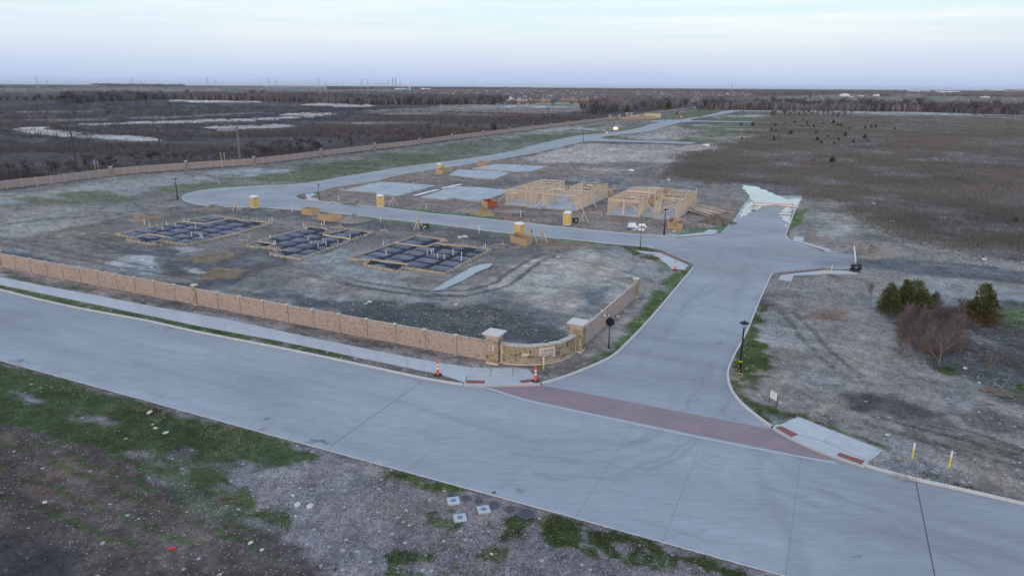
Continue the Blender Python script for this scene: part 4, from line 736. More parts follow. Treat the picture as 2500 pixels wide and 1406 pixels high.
def wall_run(name, label, p0, p1, n, h, pill=(), detail=True, seed=1, both=False, loose=0, pw=.42, ph=None, pad0=.0, pad1=.0, group=None, faceflip=1):
    """wall of n precast brick-faced panels from p0 to p1 (world xy); local x along the wall, local -y towards the viewer"""
    r = random.Random(seed); d = p1-p0; L = d.length; t = thing(name, label, 'wall', (p0.x, p0.y, GZ), math.atan2(d.y, d.x), group); s = -1*faceflip
    step = (L-pad0-pad1)/n; mats = [M['mortar']]+BR
    for i in range(n):
        a = pad0+i*step; b = a+step; mb = MB(); mb.box(a+.16, b-.16, -.06, .06, .02 if detail else .12, h, 0)
        if detail:
            yf = s*.06
            bricks_face(mb, a+.17, b-.17, yf, .05, h, s, 1, r)
            if both: bricks_face(mb, a+.17, b-.17, -yf, .05, h, -s, 1, r)
        mb.build('panel', mats, t)
    for i in range(n+1):
        x = pad0+i*step
        if i in pill: pillar(t, x, 0, pw, ph or h+.28, r, stones=detail, faces=((0, s), (0, -s), (1, 0), (-1, 0)) if detail else ()); continue
        if (i == 0 and pad0) or (i == n and pad1): continue
        mb = MB(); mb.box(x-.15, x+.15, -.10, .10, -.1, h+.015, 0)
        if detail:
            zz = .05
            while zz+.06 < h-.04:
                o_ = r.choice((0, .06)); mb.box(x-.145, x-.01-o_, s*.10 if s > 0 else -.115, .115 if s > 0 else -.10, zz+.004, zz+.062, 1+pick(r)); mb.box(x-.002-o_, x+.135, s*.10 if s > 0 else -.115, .115 if s > 0 else -.10, zz+.004, zz+.062, 1+pick(r)); zz += .068
            mb.box(x+.139, x+.151, s*.10 if s > 0 else -.118, .118 if s > 0 else -.10, -.05, h-.01, 5)
        mb.box(x-.17, x+.17, -.13, .13, h+.016, h+.06, 6)
        mb.build('post', mats+[M['wire'], M['cap']], t)
    return t
BR_EXTRA = None
pA = G(3, 652); pMon = G(1193, 881)
dW = (pMon-pA).normalized(); pFar = pA-dW*(3.17*6)
front = wall_run('brick_wall', 'long tan brick screen wall running along the sidewalk up to the CREEK CROSSING monument', pFar, pMon, 28, 1.83, pill=(0, 6, 17), seed=3, pad1=.02)
# the panel beside the monument carries its bricks one by one
lst = []; last_x = (pMon-pFar).length
pan = [o for o in front.children if o.name.startswith('panel')][27]
step_ = (last_x-.02)/28; a_, b_ = 27*step_+.17, 28*step_-.17
old = pan.data; mbp = MB().box(27*step_+.16, 28*step_-.16, -.06, .06, .02, 1.83, 0)
x = a_
while x+.06 < b_: mbp.box(x+.004, x+.063, -.08, -.06, 1.63, 1.826, 1+pick(rnd)); x += .069
pan.data = mbp.mesh('panel', [M['mortar']]+BR)
bricks_face(None, a_, b_, -.06, .05, 1.83, -1, lst=lst)
full = [q for q in lst if q[3] > .19]; rest = [q for q in lst if q[3] <= .19]+full[300:]
for (bx, by, bz, bw) in full[:300]:
    o = link('brick', brick_me[pick(rnd)], pan); o.location = (bx, by, bz)
mb = MB()
for (bx, by, bz, bw) in rest: mb.box(bx-bw/2, bx+bw/2, by-.014, by, bz-.029, bz+.029, pick(rnd))
mb.build('cut_bricks', BR, pan, kind='stuff')
# far boundary wall, drawn as one bent line
fw = [(-420, 530), (-120, 481), (0, 463.5), (143, 447), (281.6, 429), (465, 413.7), (625.6, 402), (788, 381.7), (915, 366), (1020, 353.5), (1107, 340.7), (1180.6, 331.8), (1243.5, 324), (1346, 311), (1425, 301), (1487, 293.5)]
fwP = resample(cr_spline(GP(fw), 4), 14)
t = thing('brick_wall', 'long distant tan brick boundary wall curving from the left edge towards the far monument', 'wall', (0, 0, 0)); r = random.Random(9)
Ltot = sum((fwP[i+1]-fwP[i]).length for i in range(len(fwP)-1)); npan = int(Ltot/3.2); PP = resample(cr_spline(GP(fw), 4), npan+1)
mats = [M['mortar']]+BR
M['brickface'] = bm_ = bpy.data.materials.new('brick_face_far'); bm_.use_nodes = True; tt = bm_.node_tree; bs = tt.nodes['Principled BSDF']; bs.inputs['Roughness'].default_value = .9
tc = N(tt, 'ShaderNodeTexCoord'); bt = N(tt, 'ShaderNodeTexBrick'); bt.inputs['Scale'].default_value = 1.; bt.inputs['Brick Width'].default_value = .2; bt.inputs['Row Height'].default_value = .068; bt.inputs['Mortar Size'].default_value = .006
bt.inputs['Color1'].default_value = (.43, .32, .285, 1); bt.inputs['Color2'].default_value = (.36, .265, .24, 1); bt.inputs['Mortar'].default_value = (.50, .41, .35, 1)
mp = N(tt, 'ShaderNodeMapping'); mp.inputs['Rotation'].default_value = (R(90), 0, 0); tt.links.new(tc.outputs['Object'], mp.inputs[0]); tt.links.new(mp.outputs[0], bt.inputs['Vector']); tt.links.new(bt.outputs['Color'], bs.inputs['Base Color'])
panel_me = MB().box(-1.5, 1.5, -.06, .06, .14, 1.9, 0).mesh('panel', M['brickface']); post_me = MB().box(-.17, .17, -.12, .12, -.1, 1.93, 0).mesh('post', mat('wall_post', (.49, .405, .35), .9, .12, 3))
acc = 0
for i in range(npan):
    a, b = PP[i], PP[i+1]; m_ = (a+b)/2; d = b-a; o = link('panel', panel_me, t); o.location = (m_.x, m_.y, GZ); o.rotation_euler = (0, 0, math.atan2(d.y, d.x)); o.scale = ((d.length-.3)/3.0, 1, 1)
px_pill = [GP([q])[0] for q in ((281.6, 429), (465, 413.7), (625.6, 402), (788, 381.7), (915, 366), (1020, 353.5), (1107, 340.7), (1180.6, 331.8), (1243.5, 324), (1300, 317), (1346, 311), (1387, 306), (1425, 301), (1460, 297), (1487, 293.5), (-120, 481))]
pil_idx = {min(range(npan+1), key=lambda k: (PP[k]-q).length) for q in px_pill}
far_p = None
for i in range(npan+1):
    p = PP[i]; d = PP[min(i+1, npan)]-PP[max(i-1, 0)]; az = math.atan2(d.y, d.x)
    if i in pil_idx:
        if far_p is None:
            q = bpy.data.objects.new('pillar_frame', None); far_p = pillar(None, 0, 0, .55, 2.3, r, stones=True, faces=((0, -1), (1, 0), (-1, 0))); far_p.parent = t; o = far_p
        else:
            o = far_p.copy(); C.objects.link(o); o.parent = t
            for ch in far_p.children: c2 = ch.copy(); C.objects.link(c2); c2.parent = o
        o.location = (p.x, p.y, GZ); o.rotation_euler = (0, 0, az)
    else: o = link('post', post_me, t); o.location = (p.x, p.y, GZ); o.rotation_euler = (0, 0, az)
# the stretch beyond the far monument
Q = resample(GP([(1556, 284), (1600, 277.5), (1645, 272), (1693, 266.5)]), 70); t = thing('brick_wall', 'farthest stretch of tan brick wall running behind the far monument towards the creek trees', 'wall', (0, 0, 0))
for i in range(69):
    a, b = Q[i], Q[i+1]; m_ = (a+b)/2; d = b-a; o = link('panel', panel_me, t); o.location = (m_.x, m_.y, GZ); o.rotation_euler = (0, 0, math.atan2(d.y, d.x)); o.scale = ((d.length-.1)/3.0, 1, 1)
    if i % 9 == 0 or i == 68:
        o = far_p.copy(); C.objects.link(o); o.parent = t; o.location = (a.x, a.y, GZ); o.rotation_euler = (0, 0, math.atan2(d.y, d.x))
# ================================================================== entrance monument
mon = thing('stone_monument', 'curved stone entrance wall lettered CREEK CROSSING between two capped stone pillars', 'monument', (0, 0, GZ))
rm_ = random.Random(21)
def local(p): return Vector((p.x, p.y))
frame1 = pMon+E1*.54+E2*(.0)
p1c = frame1+E2*.02; p2c = G(1414.6, 861.7)-E1*.40+E2*.55
def pil_at(c, w, h, emblem=False):
    hold = pillar(None, 0, 0, w, h, rm_, small=False); hold.parent = mon; hold.location = (c.x, c.y, 0); hold.rotation_euler = (0, 0, RZ); return hold
w1 = 1.07; P1 = pil_at(p1c, w1, 2.32); P2 = pil_at(p2c, w1, 2.32)
plinth = lambda P: None
# emblem: two overlapping letters C on a pale square
em = MB().box(-.24, .24, -w1/2-.07, -w1/2-.03, 1.22, 1.70).build('emblem_plaque', M['plaque'], P1)
def arc_letters(mb, cx, cz, rad, th, a0, a1, y0, y1, n=14, sx=.82):
    for k in range(n):
        t0 = a0+(a1-a0)*k/n; t1 = a0+(a1-a0)*(k+1)/n
        def pt(tt, rr): return (cx+sx*rr*math.cos(tt), cz+rr*math.sin(tt))
        th0 = th*(.35+.65*abs(math.cos(t0))); th1 = th*(.35+.65*abs(math.cos(t1)))
        q = [pt(t0, rad), pt(t1, rad), pt(t1, rad-th1), pt(t0, rad-th0)]
        mb.add([(a, y0, b) for a, b in q]+[(a, y1, b) for a, b in q], [(0, 1, 2, 3), (7, 6, 5, 4), (0, 4, 5, 1), (2, 6, 7, 3), (1, 5, 6, 2), (3, 7, 4, 0)])
mb = MB(); arc_letters(mb, -.04, 1.50, .14, .045, R(45), R(315), -w1/2-.10, -w1/2-.065); arc_letters(mb, .06, 1.42, .14, .045, R(45), R(315), -w1/2-.10, -w1/2-.065); mb.build('monogram', M['letters'], P1)
mb = MB()
for k in range(7): mb.box(-.23+k*.068, -.18+k*.068, -w1/2-.05, -w1/2-.02, 1.02, 1.19, pick(rm_))
mb.build('soldier_bricks', BR, P1)
# curved wall: circle through three base points
A3, B3, C3 = G(1226, 886.5), G(1326, 889.5), G(1404, 864)
def circ(a, b, c):
    ax, ay, bx, by, cx, cy = a.x, a.y, b.x, b.y, c.x, c.y; d = 2*(ax*(by-cy)+bx*(cy-ay)+cx*(ay-by))
    ux = ((ax*ax+ay*ay)*(by-cy)+(bx*bx+by*by)*(cy-ay)+(cx*cx+cy*cy)*(ay-by))/d; uy = ((ax*ax+ay*ay)*(cx-bx)+(bx*bx+by*by)*(ax-cx)+(cx*cx+cy*cy)*(bx-ax))/d
    return Vector((ux, uy)), (a-Vector((ux, uy))).length
cc, cR = circ(A3, B3, C3); t0 = math.atan2(A3.y-cc.y, A3.x-cc.x); t1 = math.atan2(C3.y-cc.y, C3.x-cc.x)
while t1 < t0: t1 += 2*math.pi
if t1-t0 > math.pi: t0 += 2*math.pi; t0, t1 = t1, t0
arcL = abs(t1-t0)*cR; WH = 1.78
def onarc(u, off, z): a = t0+(t1-t0)*u/arcL; return (cc.x+(cR+off)*math.cos(a), cc.y+(cR+off)*math.sin(a), z)
def arc_block(mb, u0, u1, o0, o1, z0, z1, mi=0, n=1):
    for k in range(n):
        a, b = u0+(u1-u0)*k/n, u0+(u1-u0)*(k+1)/n
        vs_ = [onarc(a, o1, z0), onarc(b, o1, z0), onarc(b, o0, z0), onarc(a, o0, z0), onarc(a, o1, z1), onarc(b, o1, z1), onarc(b, o0, z1), onarc(a, o0, z1)]
        mb.add(vs_, [(0, 3, 2, 1), (4, 5, 6, 7), (0, 1, 5, 4), (1, 2, 6, 5), (2, 3, 7, 6), (3, 0, 4, 7)], mi)
cw = MB(); arc_block(cw, -.3, arcL+.2, -.42, 0, -.15, WH-.12, 0, 28); CWo = cw.build('curved_wall', M['smortar'], mon)
cp = MB(); u = -.25
while u < arcL+.1:
    k = rm_.uniform(.22, .5); arc_block(cp, u+.01, min(u+k, arcL+.2)-.01, -.40+rm_.uniform(-.06, .02), .03+rm_.uniform(-.01, .05), WH-.115, WH-.02+rm_.uniform(-.02, .03), 0); u += k
cp.build('coping_stones', mat('pale_rough_coping', (.50, .47, .43), .9, .25, 4, .4, 12), CWo)
mb = MB(); u = 0
while u < arcL: arc_block(mb, u+.006, u+.061, 0, .045, .10, .285, pick(rm_)); u += .068
mb.build('base_soldier_course', BR, CWo)
ps, pe = arcL*.425, arcL*.62; PZ0, PZ1 = .80, 1.42         # plaque span along the arc
nst = 0; extra = MB()
cells = []
for (a, b, c, e) in stone_rects(arcL, WH-.45, rm_):
    c += .30; e += .30
    if not (b > ps and a < pe and e > PZ0 and c < PZ1): cells.append((a, b, c, e)); continue
    if ps-a > .07: cells.append((a, ps, c, e))
    elif b-pe > .07: cells.append((pe, b, c, e))
    elif PZ0-c > .07: cells.append((a, b, c, PZ0))
    elif e-PZ1 > .07: cells.append((a, b, PZ1, e))
for (a, b, c, e) in cells:
    d = .02+.03*rm_.random()
    if nst < 290:
        m_ = MB(); ce = Vector(onarc((a+b)/2, 0, (c+e)/2)); arc_block(m_, a+.019, b-.019, 0, d, c+.019, e-.019)
        m_.v = [tuple(Vector(v)-ce) for v in m_.v]; o = m_.build('stone', ST[pick(rm_, (40, 26, 22, 12))], CWo); o.location = ce; nst += 1
    else: arc_block(extra, a+.016, b-.016, 0, d, c+.016, e-.016, pick(rm_))
if extra.v: extra.build('more_stones', ST, CWo, kind='stuff')
mb = MB(); arc_block(mb, ps, pe, 0, .07, PZ0, PZ1, 0, 8); PLQ = mb.build('name_plaque', M['plaque'], mon); mb = MB(); arc_block(mb, arcL*.235, arcL*.305, 0, .055, .86, 1.02, 0, 2); mb.build('blank_plaque', M['plaque'], CWo)
# serif capitals: strokes on a unit-high cell, mapped on to the plaque
GL = {'C': (.78, [('a', .42, .5, .5, R(50), R(310))], [(.66, .70, .74, .96), (.66, .04, .74, .30)]),
      'O': (.86, [('a', .43, .5, .5, 0, R(360))], []), 'G': (.86, [('a', .44, .5, .5, R(50), R(330))], [(.70, .70, .78, .96), (.68, .04, .80, .46), (.60, .42, .88, .48)]),
      'I': (.36, [], [(.12, 0, .24, 1), (.02, 0, .34, .05), (.02, .95, .34, 1)]), 'E': (.66, [], [(.08, 0, .22, 1), (.0, 0, .58, .06), (.0, .94, .56, 1), (.2, .47, .46, .53), (.52, 0, .58, .24), (.50, .78, .56, 1), (.42, .38, .47, .62)]),
      'R': (.80, [('h', .38, .74, .26)], [(.08, 0, .22, 1), (0, 0, .32, .05), (0, .95, .4, 1), (.2, .47, .4, .53), ('d', .36, .5, .74, 0, .13), (.62, 0, .82, .05)]),
      'K': (.78, [], [(.08, 0, .22, 1), (0, 0, .32, .05), (0, .95, .32, 1), ('d', .2, .45, .62, 1, .06), ('d', .32, .58, .68, 0, .14), (.52, 0, .80, .05), (.48, .95, .76, 1)]),
      'S': (.62, [('s',)], []), 'N': (.86, [], [(.10, 0, .16, 1), (.70, 0, .76, 1), ('d', .12, 1, .74, 0, .13), (0, 0, .26, .05), (0, .95, .2, 1), (.60, .95, .86, 1)])}
def write_arc(mb, text, uc, z, hh, sp, o0=.071, o1=.085):
    W = sum(GL[c][0]*hh+sp for c in text)-sp; u = uc-W/2
    def quad(q):
        arcs = [onarc(a, o1, b) for a, b in q]+[onarc(a, o0, b) for a, b in q]; mb.add(arcs, [(0, 1, 2, 3), (7, 6, 5, 4), (0, 4, 5, 1), (1, 5, 6, 2), (2, 6, 7, 3), (3, 7, 4, 0)])
    def ring(cx, cz, rx_, rz_, a0, a1, th, n=16):
        for k in range(n):
            q0 = a0+(a1-a0)*k/n; q1 = a0+(a1-a0)*(k+1)/n; f0 = th*(.35+.65*abs(math.cos(q0))); f1 = th*(.35+.65*abs(math.cos(q1)))
            quad([(u+hh*(cx+rx_*math.cos(q0)), z+hh*(cz+rz_*math.sin(q0))), (u+hh*(cx+rx_*math.cos(q1)), z+hh*(cz+rz_*math.sin(q1))), (u+hh*(cx+(rx_-f1)*math.cos(q1)), z+hh*(cz+(rz_-f1)*math.sin(q1))), (u+hh*(cx+(rx_-f0)*math.cos(q0)), z+hh*(cz+(rz_-f0)*math.sin(q0)))])
    for ch in text:
        w, arcs, bars = GL[ch]; mb = MB()
        for a in arcs:
            if a[0] == 'a': ring(a[1], a[2], a[1]-.02, .5, a[4], a[5], .14)
            elif a[0] == 'h': ring(a[1], a[2], .26, a[3], R(-90), R(90), .13, 8)
            else: ring(.31, .75, .24, .25, R(30), R(270), .11, 10); ring(.31, .26, .26, .26, R(-150), R(90), .11, 10)
        for b in bars:
            if b[0] == 'd': _, x0, z0, x1, z1, th = b; quad([(u+hh*(x0-th/2), z+hh*z0), (u+hh*(x0+th/2), z+hh*z0), (u+hh*(x1+th/2), z+hh*z1), (u+hh*(x1-th/2), z+hh*z1)])
            else: x0, z0, x1, z1 = b; quad([(u+hh*x0, z+hh*z0), (u+hh*x1, z+hh*z0), (u+hh*x1, z+hh*z1), (u+hh*x0, z+hh*z1)])
        mb.build('letter', M['letters'], PLQ); u += w*hh+sp
um = (ps+pe)/2; write_arc(None, 'CREEK', um, 1.13, .22, .065); write_arc(None, 'CROSSING', um, .87, .15, .035)
# wall from the monument back to its end pillar
pa_, pb_ = p2c+E2*.5+E1*.1, G(1551, 726.5); side = wall_run('brick_wall', 'short brick wall leading back from the monument to a lone stone end pillar', pa_, pb_, 6, 1.83, pill=(6,), seed=5, pad0=.02, both=False, pw=.5)
# ================================================================== far monument and plastered walls beside the long street
M['farbrick'] = mat('pinkish_far_masonry', (.44, .33, .26), .9, .15, 1); M['stucco'] = mat('pale_block_wall', (.62, .52, .38), .9, .08, 1)
fm = thing('far_entrance_monument', 'distant pink masonry entrance walls with four white-capped pillars and an arched panel', 'monument', (0, 0, 0))
def fwall(a, b, h, m='farbrick', th=.4, name='wall', par=fm):
    pa, pb = G(*a), G(*b); mb = MB(); mb.beam((pa.x, pa.y, GZ+h/2), (pb.x, pb.y, GZ+h/2), th, h); return mb.build(name, M[m], par)
for (x_, y_) in ((1489, 293.5), (1512, 292.5)):
    p = G(x_, y_); o = MB().box(-.6, .6, -.6, .6, 0, 2.9).build('pillar', M['farbrick'], fm); o.location = (p.x, p.y, GZ); MB().sqlathe([(.6, 2.9), (1.0, 3.2), (1.0, 3.4), (.05, 3.5)]).build('cap', M['cap'], o)
for (x_, y_) in ((1530, 290), (1541, 290)):
    p = G(x_, y_); o = MB().box(-.7, .7, -.7, .7, 0, 3.6).build('pillar', M['farbrick'], fm); o.location = (p.x, p.y, GZ); MB().sqlathe([(.7, 3.6), (1.1, 3.9), (1.1, 4.2), (.05, 4.3)]).build('cap', M['cap'], o)
fwall((1489, 292.5), (1512, 292), 2.1); fwall((1512, 292.5), (1572, 292.5), 1.9); fwall((1530, 290), (1541, 290), 3.0); fwall((1541, 290), (1573, 289), 2.6)
p = G(1551, 291.2); MB().prism([(p.x-3.2, p.y), (p.x+3.2, p.y), (p.x+3.2, p.y+.3), (p.x-3.2, p.y+.3)], GZ+2.0, GZ+2.6).build('arched_panel', M['cap'], fm)
bw = thing('block_wall', 'pale yellow block wall standing beside the far monument', 'wall', (0, 0, 0)); fwall((1573, 287.5), (1613, 288.5), 3.2, 'stucco', .3, 'block_panel', bw); fwall((1573, 291), (1600, 291.5), 2.3, 'farbrick', .3, 'brick_panel', bw)
# ================================================================== foundation forms
def inside(p, poly):
    c = False; n = len(poly)
    for i in range(n):
        a, b = poly[i], poly[(i+1) % n]
        if (a.y > p.y) != (b.y > p.y) and p.x < (b.x-a.x)*(p.y-a.y)/(b.y-a.y)+a.x: c = not c
    return c
block_me = []
for k in range(5):
    rr = random.Random(50+k); bm = bmesh.new(); n = 6; vs_ = {}
    for i in range(n+1):
        for j in range(n+1):
            u, v = i/n*2-1, j/n*2-1; e = max(abs(u), abs(v)); z = .27*(1-sst(.74, 1.02, np.array(e)).item())+(rr.uniform(-.025, .025) if e < .9 else 0); vs_[i, j] = bm.verts.new((u*.5*(1-.04*rr.random()), v*.5*(1-.04*rr.random()), z-.04))
    for i in range(n):
        for j in range(n): bm.faces.new((vs_[i, j], vs_[i+1, j], vs_[i+1, j+1], vs_[i, j+1]))
    me = bpy.data.meshes.new('fill_block'); bm.to_mesh(me); bm.free(); me.materials.append(M['plastic_black']); me.polygons.foreach_set('use_smooth', [True]*len(me.polygons)); block_me.append(me)
M['trench'] = mat('dark_trench_floor', (.028, .024, .035), .9, .4, 2)
pipe_me = MB().lathe([(.055, -.05), (.055, 1.0), (.02, 1.01)], 8).mesh('pipe', M['pvc'])
def add_pipes(t, pts, origin, rr, z=.15, hs=(.35, .9)):
    for (a, b) in pts:
        p = G(a, b, .3); o = link('pipe', pipe_me, t); o.location = (p.x-origin.x, p.y-origin.y, z); o.scale = (1, 1, rr.uniform(*hs)); o.rotation_euler = (rr.uniform(-.05, .05), rr.uniform(-.05, .05), 0)
def form_bed(outline, inner, label, seed, pipes, cell=(3.55, 2.75)):
    rr = random.Random(seed); P = GP(outline, GZ+.28); O = P[0]; t = thing('foundation_form', label, 'foundation form', (O.x, O.y, GZ), 0, 'foundations formed up with boards and black plastic'); L = [p-O for p in P]
    MB().prism(L, -.04, .035).build('trench_floor', M['trench'], t)
    u0 = min(p.dot(E1) for p in L); u1 = max(p.dot(E1) for p in L); v0 = min(p.dot(E2) for p in L); v1 = max(p.dot(E2) for p in L)
    nu = max(1, round((u1-u0)/cell[0])); nv = max(1, round((v1-v0)/cell[1])); cu, cv = (u1-u0)/nu, (v1-v0)/nv
    for i in range(nu):
        for j in range(nv):
            for (fu, fv, su, sv) in ((0.5, .5, 1, 1),):
                c = E1*(u0+(i+fu)*cu)+E2*(v0+(j+fv)*cv)
                if not inside(c, L): continue
                ok = all(inside(c+E1*(sx*cu*.34)+E2*(sy*cv*.34), L) for sx in (-1, 1) for sy in (-1, 1)); k = 1. if ok else .62
                o = link('fill_block', rr.choice(block_me), t); o.location = (c.x, c.y, 0); o.rotation_euler = (0, 0, RZ+rr.choice((0, math.pi))+rr.uniform(-.03, .03)); o.scale = ((cu-.55)*k, (cv-.55)*k, rr.uniform(.8, 1.1))
    def board(a, b, nm='form_board'):
        n = max(1, round((b-a).length/4.2))
        for k in range(n):
            p, q = a.lerp(b, k/n), a.lerp(b, (k+1)/n); MB().beam((p.x, p.y, .17), (q.x, q.y, .17+rr.uniform(-.02, .02)), .05, .34).build(nm, M['form'], t)
        m = int((b-a).length/1.15); d = (b-a).normalized(); nn = Vector((-d.y, d.x))
        if inside((a+b)/2+nn*.3, L): nn = -nn
        for k in range(m+1):
            p = a.lerp(b, (k+.5)/(m+1))+nn*.06; q = p+nn*.42
            s_ = MB().beam((p.x, p.y, -.05), (p.x, p.y, .46+rr.uniform(0, .15)), .05, .05); s_.beam((q.x, q.y, 0), (p.x, p.y, .36), .04, .06); s_.build('stake', M['form'], t)
    for i in range(len(L)): board(L[i], L[(i+1) % len(L)])
    for a, b in inner: a, b = G(*a, GZ+.28)-O, G(*b, GZ+.28)-O; MB().beam((a.x, a.y, .25), (b.x, b.y, .25), .06, .2).build('cross_board', M['lumber'], t)
    add_pipes(t, pipes, O, rr)
    # profile stands just off the corners
    for p in L[::3]:
        d = p.normalized() if p.length > .1 else Vector((-1, 0)); q = p+Vector((rr.uniform(-1, 1), rr.uniform(-1, 1)))*.3+d*1.6; s_ = MB()
        for dx in (-.5, .5): s_.beam((q.x+dx, q.y, -.05), (q.x+dx, q.y, .55), .05, .05)
        s_.beam((q.x-.6, q.y, .42), (q.x+.6, q.y, .42), .03, .1); s_.build('batter_board', M['form'], t)
    return t
form_bed([(280, 571), (519, 525), (560, 531), (595, 538), (620, 538), (665, 543), (560, 572), (456, 596), (392, 587), (369, 595), (307, 584), (331, 579)], [((443, 540), (500, 546)), (((500, 546)), (566, 532)), ((331, 579), (362, 571)), ((362, 571), (418, 580))],
         'left foundation form, farthest from the monument, black plastic mounds framed by boards', 61, [(366, 554), (397, 561), (408, 551), (429, 552), (478, 557), (450, 539), (468, 576), (490, 580), (495, 584), (460, 541), (384, 553), (353, 546)])
form_bed([(627, 588.5), (759, 552), (789, 556), (800, 560), (788, 573), (848, 558), (912, 566), (731, 631), (658, 619), (684, 608), (640, 602), (602, 599)], [((788, 573), (856, 583)), ((627, 589), (675, 595)), ((675, 595), (645, 606))],
         'middle foundation form, black plastic mounds between two dirt lanes', 62, [(742, 557), (747, 561), (673, 595), (753, 587), (759, 594), (777, 603), (789, 591), (796, 598), (825, 592), (855, 584), (660, 581), (670, 599), (792, 549), (785, 550)])
form_bed([(848, 631), (1016, 574), (1090, 584), (1064, 594), (1101, 597), (1150, 601), (1198, 608), (1085, 666), (984, 651), (971, 661), (889, 645), (905, 633)], [((960, 592), (1039, 602)), ((1039, 602), (1064, 593)), ((905, 633), (996, 645))],
         'right foundation form, nearest the long narrow puddle, black plastic mounds framed by boards', 63, [(936, 600), (943, 622), (1043, 622), (1053, 619), (1058, 617), (1069, 629), (1085, 632), (1106, 622), (1127, 622), (1126, 636), (1180, 606), (1185, 603)])
# ================================================================== poured slabs
def slab(outline, label, pipes, seed, h=.28):
    P = GP(outline, GZ+h); O = P[0]; t = thing('concrete_slab', label, 'concrete slab', (O.x, O.y, GZ), 0, 'poured house slabs with pipe stubs'); MB().prism([p-O for p in P], -.05, h).build('slab', M['slab'], t)
    add_pipes(t, pipes, O, random.Random(seed), h-.06, (.3, .75)); return t
slab([(838, 464), (925, 444), (985, 447), (1062, 453), (972, 478), (930, 473), (905, 468)], 'grey poured slab just right of the far street-name sign', [(900, 453), (927, 455), (922, 457), (937, 451), (999, 464), (1013, 461), (1009, 452), (924, 450)], 1)
slab([(1028, 481), (1107, 455), (1170, 457), (1246, 464), (1236, 470), (1178, 491), (1140, 487), (1110, 483), (1090, 486), (1060, 484)], 'pale poured slab directly left of the framed house with two wings', [(1084, 470), (1103, 466), (1121, 462), (1155, 469), (1222, 466), (1104, 458), (1151, 489), (1154, 486)], 2)
slab([(1096, 426), (1118, 414), (1180, 416), (1244, 421), (1235, 426), (1208, 437), (1150, 433)], 'poured slab beside the yellow toilet and plywood bin near the long street', [(1168, 425), (1171, 424), (1145, 430), (1220, 421), (1195, 413), (1208, 410)], 3)
slab([(1153, 411), (1205, 401), (1270, 403), (1338, 406), (1292, 419), (1244, 417)], 'farthest poured slab, behind the other slabs and right of a plywood bin', [(1205, 408), (1217, 411), (1256, 404), (1282, 403), (1283, 405), (1220, 416)], 4)
# strips of white board lying beside the second slab
for k, (a, b) in enumerate((((1013, 478), (1042, 471)), ((1042, 470), (1070, 464)), ((1082, 460), (1125, 451)))):
    pa, pb = G(*a), G(*b); tag(MB().beam((pa.x, pa.y, GZ+.06), (pb.x, pb.y, GZ+.08), .9, .06).build('white_board', M['sign_white']), label=('leftmost of three white boards on the ground beside the pale slab', 'middle of three white boards on the ground beside the pale slab', 'rightmost and longest white board on the ground behind the pale slab')[k], cat='board', group='white boards beside the slab')
# ================================================================== framed houses
def framed_house(origin, label, slab_poly, walls, extra, braces, seed, size):
    rr = random.Random(seed); t = thing('timber_frame', label, 'framed house', (origin.x, origin.y, GZ), RZ, 'timber house frames under construction')
    MB().prism([Vector(p) for p in slab_poly], -.05, .28).build('slab', M['slab'], t); Z0 = .28; cache = {}
    def stud(x, y, h, dx, dy):
        key = (round(h, 2), dx > dy)
        if key not in cache: cache[key] = MB().box(-.045 if dx > dy else -.06, .045 if dx > dy else .06, -.06 if dx > dy else -.045, .06 if dx > dy else .045, 0, h).mesh('stud', M['lumber'])
        o = link('stud', cache[key], t); o.location = (x, y, Z0+.04)
    for w in walls:
        x0, y0, x1, y1 = w[:4]; h = w[4] if len(w) > 4 and w[4] else 2.62; gaps = w[5] if len(w) > 5 else (); dx, dy = abs(x1-x0), abs(y1-y0); L = math.hypot(dx, dy); n = int(L/.42)
        MB().beam((x0, y0, Z0+.02), (x1, y1, Z0+.02), .1, .04).build('bottom_plate', M['lumber'], t)
        MB().beam((x0, y0, Z0+h+.045), (x1, y1, Z0+h+.045), .1, .09).build('top_plate', M['lumber'], t)
        for i in range(n+1):
            s_ = i/n; u = s_*L; g = [q for q in gaps if q[0] < u < q[1]]
            if g: continue
            stud(x0+(x1-x0)*s_, y0+(y1-y0)*s_, h, dx, dy)
        for g in gaps:
            a, b = g[0]/L, g[1]/L; zt = Z0+(g[2] if len(g) > 2 else 2.1); MB().beam((x0+(x1-x0)*a, y0+(y1-y0)*a, zt+.12), (x0+(x1-x0)*b, y0+(y1-y0)*b, zt+.12), .1, .24).build('header', M['lumber'], t)
            if len(g) > 3:
                MB().beam((x0+(x1-x0)*a, y0+(y1-y0)*a, Z0+g[3]), (x0+(x1-x0)*b, y0+(y1-y0)*b, Z0+g[3]), .1, .06).build('sill', M['lumber'], t)
                for q in (a+(b-a)*.33, a+(b-a)*.66): MB().beam((x0+(x1-x0)*q, y0+(y1-y0)*q, Z0), (x0+(x1-x0)*q, y0+(y1-y0)*q, Z0+h), .07, .07).build('cripple', M['lumber'], t)
    for (p, q) in braces: MB().beam(p, q, .05, .12).build('brace', M['lumber'], t)
    extra(t, rr); return t
hA = G(1235, 497, GZ+.28)
def exA(t, rr):
    MB().beam((8, 0, 2.8), (15, 0, 2.8), .1, .12).build('garage_beam', M['lumber'], t)
    for y in np.arange(.8, 17.6, 3.1): MB().beam((.05, y, 3.02), (5.25 if y > 6 else 4.4, y, 3.02), .09, .05).build('tie', M['lumber'], t)
    for y in np.arange(10.4, 18, 2.4): MB().beam((9.5, y, 3.02), (15, y, 3.02), .09, .05).build('tie', M['lumber'], t)
    MB().beam((4.4, 0, 2.95), (8, -.0, 2.95), .09, .1).build('tie', M['lumber'], t); MB().beam((4.4, .2, 2.95), (8.2, 5.5, 2.95), .09, .05).build('tie', M['lumber'], t)
